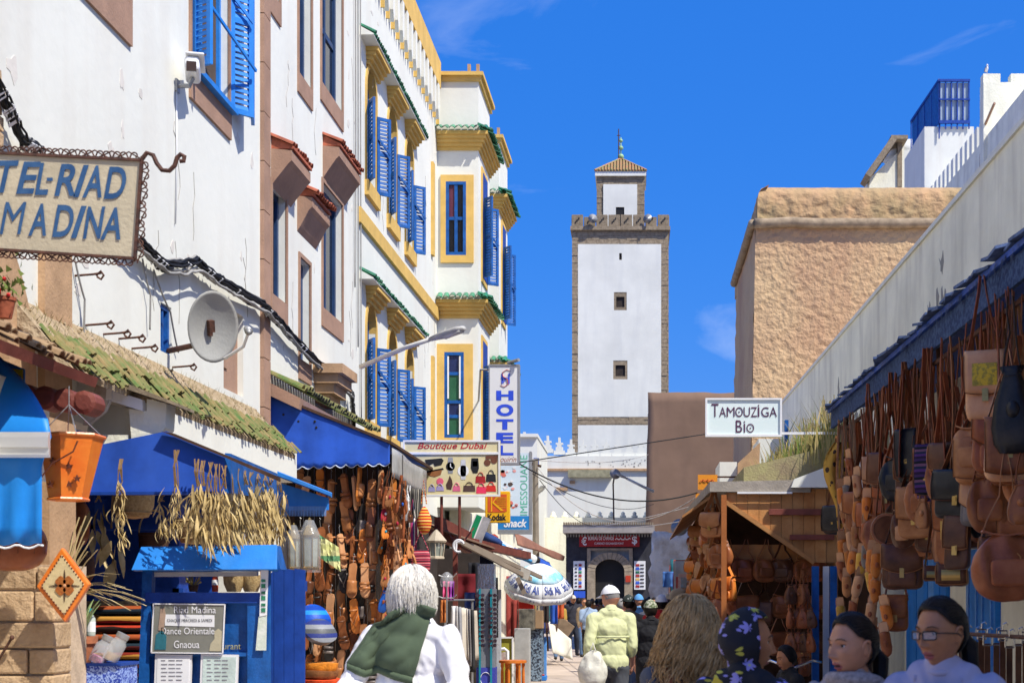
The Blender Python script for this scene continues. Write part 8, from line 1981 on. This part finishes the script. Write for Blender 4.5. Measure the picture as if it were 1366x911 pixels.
def drape(pts_top,pts_bot,nu,nv,off,folds,seed,y0):
 rows=[]
 for i in range(nv+1):
  f=i/nv;r_=[]
  for j in range(nu+1):
   s_=j/nu
   def ip(P_,u):
    k=min(len(P_)-2,int(u*(len(P_)-1)));w=u*(len(P_)-1)-k;return V((P_[k][0]+(P_[k+1][0]-P_[k][0])*w,P_[k][1]+(P_[k+1][1]-P_[k][1])*w))
   a, b=ip(pts_top,s_), ip(pts_bot,s_);q=a.lerp(b,f);o=V((XP(q.x,y0),0,ZP(q.y,y0)));c=V((0,0,EYE));d=(V((o.x,y0,o.z))-c).normalized()
   h=bv.ray_cast(c+d*4,d)[0]
   if h is None:h=bv.find_nearest(V((o.x,y0,o.z)))[0];h=V((o.x,h.y,o.z))
   r_.append((h,d,s_,f))
  rows.append(r_)
 ys=[[h[0].y for h in r]for r in rows]
 for _ in range(3):
  ys=[[(ys[i][j]*2+ys[max(i-1,0)][j]+ys[min(i+1,nv)][j]+ys[i][max(j-1,0)]+ys[i][min(j+1,nu)])/6 for j in range(nu+1)]for i in range(nv+1)]
 out=[]
 for i, r in enumerate(rows):
  q=[]
  for j, (h,d,s_,f)in enumerate(r):
   fo=folds*(sin(s_*17+f*5+2*noise.noise(V((s_*3,f*3,seed))))*.5+noise.noise(V((s_*7+f*3,f*4,seed)))*1.2);e=min(1,8*min(s_,1-s_,f+.1,1.02-f));p=h.copy();p.y=min(ys[i][j],h.y+.02);q.append(p-d*(off*(.35+.65*e)+fo*e))
  out.append(q)
 return out
m=MB();R1=drape([(498,836),(515,818),(535,808),(558,806),(578,812)],[(464,884),(486,893),(505,887),(526,896),(551,903)],34,30,.022,.010,2,7.5);m.sheet(R1,.012);jp=part(t,'jumper',m,jm,True)
m=MB();m.sheet([[p+V((0,-.008+.003*(j%2),0))for j,p in enumerate(R1[-1])],[p+V((0,-.012+.003*(j%2),-.022))for j,p in enumerate(R1[-1])],[p+V((0,.004,-.034))for j,p in enumerate(R1[-1])]],.008);part(jp,'ribbed_hem',m,jm,True)
m=MB();k0=T@V((0,.06,-.115));m.tube([T@V((.075*cos(a)*1.12,.02+.075*sin(a),-.135-.02*sin(a)))for a in[2*pi*j/20 for j in range(20)]],.024,8,closed=True);part(jp,'rolled_collar',m,jm,True)
m=MB();m.sheet(drape([(496,838),(488,850),(476,868),(463,886)],[(510,835),(500,858),(492,876),(486,893)],14,8,.03,.008,6,7.5),.01);part(jp,'sleeve',m,jm,True)
hatarm=(((.06,.10,-.27),(.08,.0,-.50)),((.05,.04,-.28),(.02,-.12,-.48)))
t, T, J, bv, Z=person('man in white baseball cap and pale yellow shirt carrying a plastic bag',815,782,15.6,192,cl('pale yellow shirt',(.60,.62,.34)),cl('charcoal trousers',(.07,.075,.085)),'ruddy','grey',head_yaw=232,head_pitch=12,arms=(((.02,.05,-.28),(.06,-.14,-.48)),((.05,.06,-.28),(.06,-.02,-.52))),stride=.16,girth=1.02,sleeve=.72,near=True)
ballcap(t,T,False,cl('white cap',(.76,.76,.77)));part(t,'hair',shell(T,False,.006,48,10,lambda l:radians(-6)if abs((l+pi)%(2*pi)-pi)>1.5 else radians(24)),hairm['grey'],True)
m=MB();m.sheet([[J(-.17+.34*j/10,.148-.05*abs(j/5-1)**2+.006*sin(j*2),1.24-.012*i)for j in range(11)]for i in range(3)],.004);part(t,'shirt_yoke',m,cl('pale yellow shirt',''),True)
b_=thing('plastic_bag','crumpled translucent white plastic bag held by the man in the white cap','bag',P(790,912,15.3));c=P(791,893,15.25);m=MB();sq(m,c,.16,.12,.20,.8,.9,30,20,lambda p:V((p.x*(1-.45*max(0,p.z/.2)),p.y*(1-.45*max(0,p.z/.2)),p.z))+V((.03*noise.noise(p*11),.04*noise.noise(p*13+V((4,0,0))),.015*noise.noise(p*9))));part(b_,'body',m,M('thin white plastic',(.66,.64,.54),.35,var=.08,bump=.6,bscale=25,alpha=.92),True);m=MB();m.tube([c+V((-.04,0,.15)),c+V((.0,.02,.27)),c+V((.04,0,.15))],.012,6);part(b_,'handle',m,M('thin white plastic',''),True)
t, T, J, bv, Z=person('person in a black t-shirt and camouflage cap left of the curly hair',868,801,17.5,184,cl('black t-shirt',(.012,.012,.014)),cl('black trousers',(.02,.02,.022)),'tan','black',stride=.14,sleeve=.36,girth=1.05,near=True)
ballcap(t,T,False,M('camouflage cloth',(.10,.13,.06),.9,col2=(.42,.42,.32),scale=26,lo=.46,hi=.54),visor=False);part(t,'hair',shell(T,False,.008,48,10,lambda l:hairline(l)),hairm['black'],True)
t, T, J, bv, Z=person('person in an olive vest and cap turning left behind the yellow shirt',839,794,21,196,cl('olive vest',(.20,.17,.11)),cl('denim shorts',(.08,.12,.20)),'tan','black',stride=.15,sleeve=0,head_yaw=215,bottoms='shorts')
ballcap(t,T,False,M('dark cap with white print',(.03,.04,.035),.9,col2=(.5,.52,.5),scale=18,lo=.55,hi=.6));part(t,'hair',shell(T,False,.006,48,10),hairm['black'],True)
t, T, J, bv, Z=person('person in a red t-shirt and white cap walking by the plank stall bags',882,794,20,178,cl('red t-shirt',(.40,.02,.02)),cl('navy trousers',(.03,.04,.08)),'tan','black',stride=.12,sleeve=.36)
ballcap(t,T,False,cl('grey white cap',(.62,.63,.65)));part(t,'hair',shell(T,False,.006,48,10),hairm['black'],True)
t, T, J, bv, Z=person('person with long curly blond hair seen from behind, grey jacket and brown leather backpack',922,806,6.1,184,cl('grey jacket',(.09,.095,.105)),cl('jeans',(.05,.08,.15)),'fair','blond',near=True,fem=True)
part(t,'hair',shell(T,True,.034,80,26,lambda l:min(hairline(l),radians(-25))if abs((l+pi)%(2*pi)-pi)>1.2 else hairline(l),.004,22),hairm['blond'],True);part(t,'hair_curls',strands(T,True,1900,.30,5,.0018,.021,.040,50,nseg=14,spread=.35),hairm['blond'],True,kind='stuff')
bp=thing('leather_backpack','brown leather backpack on the back of the curly blond person','backpack',J(0,.2,1.15));m=MB();R3=rotm(0,0,radians(184));c=J(0.02,.20,1.20);sq(m,c,.13,.07,.15,.5,.5,24,14,None,R3);part(bp,'body',m,L_red,True);m=MB();sq(m,c+V((0,-.05,.08)),.125,.04,.08,.6,.5,20,10,None,R3);part(bp,'flap',m,L_tan,True)
for k in(-1,1):m=MB();m.tube([c+R3.to_3x3()@V((k*.07,-.04,.12)),J(k*.10,.12,1.44),J(k*.12,.0,1.50),J(k*.12,-.10,1.40)],.014,6,flat=.5);part(bp,'strap',m,L_red,True)
m=MB();m.tube([c+V((-.04,-.03,.14)),c+V((-.02,-.05,.19)),c+V((.03,-.05,.19)),c+V((.05,-.03,.14))],.008,6);part(bp,'handle',m,L_dark,True)
fl=M('flowered scarf',(.01,.01,.012),.75,bump=.2,bscale=200,bdist=.001);tn=fl.node_tree;n_, l_=tn.nodes, tn.links
def add_flowers(scale,c1,c2,cc,prev,seed):
 co=n_.new('ShaderNodeTexCoord');mp_=n_.new('ShaderNodeMapping');mp_.inputs['Location'].default_value=(seed,seed*.7,seed*.3);l_.new(co.outputs['Object'],mp_.inputs['Vector'])
 vo=n_.new('ShaderNodeTexVoronoi');vo.inputs['Scale'].default_value=scale;vo.inputs['Randomness'].default_value=.85;l_.new(mp_.outputs['Vector'],vo.inputs['Vector'])
 sc=n_.new('ShaderNodeVectorMath');sc.operation='SCALE';sc.inputs['Scale'].default_value=scale;l_.new(mp_.outputs['Vector'],sc.inputs[0])
 su_=n_.new('ShaderNodeVectorMath');su_.operation='SUBTRACT';l_.new(sc.outputs[0],su_.inputs[0])
 sp3=n_.new('ShaderNodeVectorMath');sp3.operation='SCALE';sp3.inputs['Scale'].default_value=scale;l_.new(vo.outputs['Position'],sp3.inputs[0]);l_.new(sp3.outputs[0],su_.inputs[1])
 sx=n_.new('ShaderNodeSeparateXYZ');l_.new(su_.outputs[0],sx.inputs[0]);ad=n_.new('ShaderNodeMath');ad.operation='ADD';l_.new(sx.outputs['X'],ad.inputs[0]);l_.new(sx.outputs['Y'],ad.inputs[1])
 at=n_.new('ShaderNodeMath');at.operation='ARCTAN2';l_.new(sx.outputs['Z'],at.inputs[0]);l_.new(ad.outputs[0],at.inputs[1])
 mu=n_.new('ShaderNodeMath');mu.operation='MULTIPLY';mu.inputs[1].default_value=6;l_.new(at.outputs[0],mu.inputs[0]);si=n_.new('ShaderNodeMath');si.operation='SINE';l_.new(mu.outputs[0],si.inputs[0])
 ma=n_.new('ShaderNodeMath');ma.operation='MULTIPLY_ADD';ma.inputs[1].default_value=.10;ma.inputs[2].default_value=0;l_.new(si.outputs[0],ma.inputs[0]);dd=n_.new('ShaderNodeMath');dd.operation='ADD';l_.new(vo.outputs['Distance'],dd.inputs[0]);l_.new(ma.outputs[0],dd.inputs[1])
 pe=n_.new('ShaderNodeMath');pe.operation='LESS_THAN';pe.inputs[1].default_value=.34;l_.new(dd.outputs[0],pe.inputs[0]);ce=n_.new('ShaderNodeMath');ce.operation='LESS_THAN';ce.inputs[1].default_value=.10;l_.new(vo.outputs['Distance'],ce.inputs[0])
 rp_=n_.new('ShaderNodeValToRGB');rp_.color_ramp.interpolation='CONSTANT';rp_.color_ramp.elements[0].color=(*c1,1);rp_.color_ramp.elements[1].position=.5;rp_.color_ramp.elements[1].color=(*c2,1);l_.new(vo.outputs['Color'],rp_.inputs['Fac'])
 m1=n_.new('ShaderNodeMixRGB');l_.new(pe.outputs[0],m1.inputs['Fac']);m1.inputs['Color1'].default_value=(.012,.012,.016,1)
 if prev is not None:l_.new(prev,m1.inputs['Color1'])
 l_.new(rp_.outputs['Color'],m1.inputs['Color2']);m2_=n_.new('ShaderNodeMixRGB');l_.new(ce.outputs[0],m2_.inputs['Fac']);l_.new(m1.outputs['Color'],m2_.inputs['Color1']);m2_.inputs['Color2'].default_value=(*cc,1);return m2_.outputs['Color']
o1=add_flowers(17,(.45,.42,.06),(.30,.26,.55),(.5,.5,.2),None,1.3);o2=add_flowers(9.5,(.36,.30,.66),(.50,.38,.03),(.16,.09,.02),o1,.4);l_.new(o2,n_['Principled BSDF'].inputs['Base Color'])
t, T, J, bv, Z=person('person in a black headscarf with yellow and lilac flowers, turning to the right',995,816,5.45,150,fl,cl('black skirt',(.015,.015,.017)),'brown',None,near=True,fem=True,head_yaw=96)
m=MB();rows=[];nu=64;lons=[radians(76+(284-76)*j/nu)for j in range(nu+1)]
for i in range(34):
 r_=[]
 for j, lo in enumerate(lons):
  if i<22:la=radians(88-118*i/21);p=head_pt(lo,la,True,.020+.004*noise.noise(V((lo*2,la*3,0))),True)
  else:
   k=(i-21)/12;b0=head_pt(lo,radians(-30),True,.02,True);d=V((b0.x,b0.y,0)).normalized();p=V((b0.x,b0.y,b0.z))+d*(-.012*sin(k*3)+.085*k**2)+V((0,.03*k*k,-.17*k));p+=d*.010*sin(lo*7+k*3)*k
  r_.append(T@p)
 rows.append(r_)
m.sheet(rows,.004);part(t,'headscarf',m,fl,True)
m=MB();rows=[[T@head_pt(lo,la,True,.019,True)for lo in[radians(-78+156*j/24)for j in range(25)]]for la in[radians(a)for a in(90,80,70,60,52,46)]];m.sheet(rows,.004);part(t,'scarf_front',m,fl,True)
EARL=[(0,43),(38,41),(58,29),(72,18),(86,14),(100,6),(114,-14),(128,-36),(180,-44)]
def earline(lon):
 a=abs(math.degrees((lon+pi)%(2*pi)-pi))
 for(x0,y0), (x1,y1)in zip(EARL,EARL[1:]):
  if a<=x1:return radians(y0+(y1-y0)*(a-x0)/(x1-x0))
 return radians(-44)
def sleek(t,T,tail):
 part(t,'hair',shell(T,True,.013,96,30,earline,.0012,70,.12,3),hairm['black'],True)
 m=MB()
 for k in range(26):a=k*2*pi/26;m.tube([T@V((.016*cos(a),.105+.012*sin(a),-.01)),T@V((.026*cos(a)+tail[0]*.4,.135+.02*sin(a),-.05)),T@V((.024*cos(a)+tail[0]*.8,.125+.018*sin(a),-.13)),T@V((.014*cos(a)+tail[0],.11+.01*sin(a),tail[1]))],[.007,.009,.008,.003],5)
 h_=MB();rr=random.Random(int(tail[1]*-100))
 for k in range(520):
  lo0=radians(rr.uniform(-110,110));la0=earline(lo0)+rr.uniform(.02,.5);sg=1 if lo0>0 else-1;q=[]
  for i in range(8):f=i/7;lo=lo0+(sg*pi-lo0)*f**1.1;la=la0*(1-f)+(.05+.5*sin(pi*f)*(1-abs(lo0)/2.2));q.append(T@head_pt(lo,min(1.5,la),True,.0135+.003*rr.random()*(k%9==0)+.001,True))
  h_.tube(q,[.0004]+[.0011]*6+[.0006],3,caps=False)
 part(t,'hair_strands',h_,M('dark hair strand',(.035,.022,.014),.42,var=.4,bump=0,spec=.3),True,kind='stuff')
 part(t,'ponytail',m,hairm['black'],True,kind='stuff');m=MB();m.tube([T@V((.021*cos(a),.112,-.014+.021*sin(a)))for a in[2*pi*j/12 for j in range(12)]],.006,6,closed=True);part(t,'hair_band',m,M('dark hair band',(.03,.01,.02),.8))
t, T, J, bv, Z=person('young person with dark hair tied back looking left with lips parted, beige scarf collar',1140,818,5.2,-30,cl('beige top',(.36,.30,.28)),cl('dark trousers',(.03,.03,.04)),'fair','black',near=True,fem=True,head_yaw=-58,open_mouth=True)
sleek(t,T,(.02,-.2));m=MB();m.tube([J(.085*cos(a),.0+.085*sin(a),1.485-.015*sin(a))for a in[2*pi*j/20 for j in range(20)]],.025,8,closed=True);part(t,'collar',m,M('patterned beige collar',(.42,.36,.33),.9,col2=(.2,.17,.16),scale=50),True)
t, T, J, bv, Z=person('young person with dark hair and black rectangular glasses looking left, pale lilac jacket',1258,797,5.0,-30,cl('pale lilac jacket',(.40,.38,.50)),cl('dark jeans',(.03,.04,.07)),'brown','black',near=True,fem=True,head_yaw=-52,head_pitch=4)
sleek(t,T,(.03,-.24));gl=[]
m=MB();ff=lambda x, z:V((x,-.101+.020*(abs(x)/.06)**2,z))
for k in(-1,1):m.tube([T@ff(k*(.031+.0235*max(-1,min(1,1.25*cos(a)))),-.002+.0145*max(-1,min(1,1.3*sin(a))))for a in[2*pi*j/20 for j in range(20)]],.0022,6,closed=True);m.tube([T@ff(k*.056,.006),T@V((k*.074,-.05,.004)),T@V((k*.081,.0,-.001)),T@V((k*.078,.02,-.014))],.0022,5)
m.tube([T@ff(-.009,.003),T@(ff(0,.006)+V((0,-.002,0))),T@ff(.009,.003)],.0022,5);gs=part(t,'glasses',m,M('black glasses frame',(.01,.01,.01),.3),True,kind='stuff')
for k in(-1,1):m=MB();m.prism([(k*.031+.023*max(-1,min(1,1.25*cos(a))),-.002+.0142*max(-1,min(1,1.3*sin(a))))for a in[2*pi*j/20 for j in range(20)]],0,.001,lambda a,b,y:T@(ff(a,b)+V((0,y,0))));part(gs,'lens',m,M('clear spectacle lens',(.8,.8,.82),.05,alpha=.12,bump=0,spec=.8))
m=MB();m.tube([J(.0+.10*cos(a),.005+.085*sin(a),1.475-.03*sin(a)*-1)for a in[radians(-40+260*j/16)for j in range(17)]],.014,8);part(t,'jacket_collar',m,cl('pale lilac jacket',''),True)
m=MB();m.sheet([[J(-.05+.1*j/6,-.115-.0*i,1.44-.04*i)for j in range(7)]for i in range(4)],.004);part(t,'grey_undershirt',m,cl('grey vest',(.16,.17,.18)),True)
t, T, J, bv, Z=person('dark haired person in a black jacket sitting low before the plank stall, looking left',1052,860,14.2,-70,cl('black jacket',(.015,.015,.017)),cl('black trousers',''),'brown','black',H=1.66,seat=True,head_pitch=10)
part(t,'hair',shell(T,False,.014,60,20),hairm['black'],True);t.location.z=ZP(861,14.2)-1.66
st=thing('low_stool','low wooden stool under the sitting stall keeper','stool',(XP(1052,14.2),14.2,0));m=MB();c=V((XP(1052,14.2),14.2,0));zt=.86+t.location.z-.03;m.lathe([(.17,zt-.04),(.18,zt-.03),(.17,zt)],c,16);part(st,'seat',m,wood_dark)
for k in range(4):a=k*pi/2+.6;m=MB();m.tube([c+V((.12*cos(a),.12*sin(a),zt-.04)),c+V((.15*cos(a),.15*sin(a),0))],.018,6);part(st,'leg',m,wood_dark)
far=[(779,798,42,10,'beige top and sunglasses',(.36,.26,.15),'jeans',(.10,.17,.30),'fair','brown',True),(764,794,43,20,'dark jacket and pale cap',(.03,.03,.04),'dark trousers',(.02,.025,.04),'fair',None,False),(772,797,46,190,'navy top',(.03,.04,.09),'black trousers',(.02,.02,.02),'tan','black',True),(752,800,47,15,'red and white top',(.42,.06,.05),'grey trousers',(.1,.1,.1),'tan','black',True),(822,795,33,182,'dark red shirt',(.22,.02,.04),'black trousers',(.02,.02,.02),'tan','black',False),(828,799,27,170,'pale pink striped shirt',(.5,.28,.27),'grey trousers',(.1,.1,.1),'fair','grey',False),(852,793,26,178,'sky blue shirt',(.12,.28,.5),'navy trousers',(.03,.04,.08),'tan','blue cap',False),(846,797,34,185,'navy shirt',(.02,.04,.12),'black trousers',(.02,.02,.02),'tan','black',False),(812,797,52,4,'white shirt',(.6,.58,.55),'black trousers',(.02,.02,.02),'tan','black',False),(802,799,48,188,'brown jacket',(.15,.08,.04),'jeans',(.08,.12,.22),'tan','black',False),(790,798,50,182,'orange scarf',(.45,.14,.03),'black skirt',(.02,.02,.02),'brown','brown',True),(835,796,44,176,'grey jumper',(.2,.2,.2),'black trousers',(.02,.02,.02),'tan','black',False),(897,798,29,184,'beige shirt',(.4,.33,.24),'brown trousers',(.1,.06,.04),'tan','black',False),(872,797,31,3,'black robe',(.02,.02,.02),'black skirt',(.02,.02,.02),'brown','black',True),(858,797,42,180,'plum jumper',(.14,.04,.1),'jeans',(.08,.12,.22),'tan','black',True),(758,801,55,185,'teal shirt',(.03,.16,.18),'grey trousers',(.1,.1,.1),'tan','black',False),(745,799,39,188,'mustard top',(.4,.25,.05),'jeans',(.08,.12,.22),'tan','brown',True),(785,800,38,184,'pale blue shirt',(.3,.4,.55),'black trousers',(.02,.02,.02),'tan','black',False),(843,801,23.5,186,'pink top',(.5,.2,.22),'jeans',(.08,.12,.22),'fair','brown',True),(862,799,24.5,176,'white tunic',(.6,.58,.54),'grey trousers',(.1,.1,.1),'tan','black',False),(892,800,24,182,'green shirt',(.06,.14,.06),'jeans',(.08,.12,.22),'tan','black',False),(825,800,40,172,'khaki jacket',(.2,.17,.09),'black trousers',(.02,.02,.02),'tan','grey',False),(796,799,56,184,'maroon coat',(.16,.03,.04),'black skirt',(.02,.02,.02),'tan','black',True),(866,796,48,182,'cream robe',(.5,.45,.35),'grey trousers',(.1,.1,.1),'tan','black',False)]
where=['walking toward us past the cream canvas','beside the sunglasses wearer','just behind the sunglasses wearer','near the far left stalls','ahead of the olive vest','right behind the yellow shirt','in front of the arched doorway','past the sky blue shirt','coming out of the arched doorway','left of the arched doorway','left of the exchange office door','close to the arched doorway, right','below the ruined wall','facing us under the ruined wall','under the rate board on the right','far away at the left rate board','next to the bundled canvas on the left','left of the white baseball cap','left of the camouflage cap','right of the camouflage cap','right of the red t-shirt','further on past the olive vest','deep in the lane by the stone doorway','far off under the right rate board']
for k, (px,yt,Y,yw,nm,sc_,ln_,lc,sk,hr,fem)in enumerate(far):
 t, T, J, bv, Z=person('distant person, %s, %s'%(nm,where[k]),px,yt,Y,yw,cl(nm,sc_),cl('far '+ln_,lc),sk,hr if hr in hairm else 'black',stride=.13*(1 if k%2 else-1),sleeve=.4 if k%3 else 1,fem=fem,group='people walking in the far lane',bottoms='skirt' if 'skirt' in ln_ else 'trousers')
 if hr is None or hr=='blue cap':ballcap(t,T,False,cl('pale cap',(.55,.5,.4))if hr is None else cl('blue cap',(.1,.3,.6)))
 else:part(t,'hair',shell(T,fem,.016,28,10),hairm[hr],True)
 if k==0:
  m=MB();m.tube([T@V((x,-.1,.002))for x in(-.05,-.02,.02,.05)],[.012,.014,.014,.012],6);part(t,'sunglasses',m,black_print)
  b_=thing('shoulder_bag','small dark shoulder bag carried by the sunglasses wearer','bag',J(.2,-.02,.9));m=MB();sq(m,J(.22,-.02,.92),.06,.11,.09,.5,.5,14,8);part(b_,'body',m,L_dark,True);m=MB();m.tube([J(.2,-.02,1.0),J(.1,-.12,1.25),J(-.1,-.06,1.45)],.012,5);part(b_,'strap',m,L_dark)
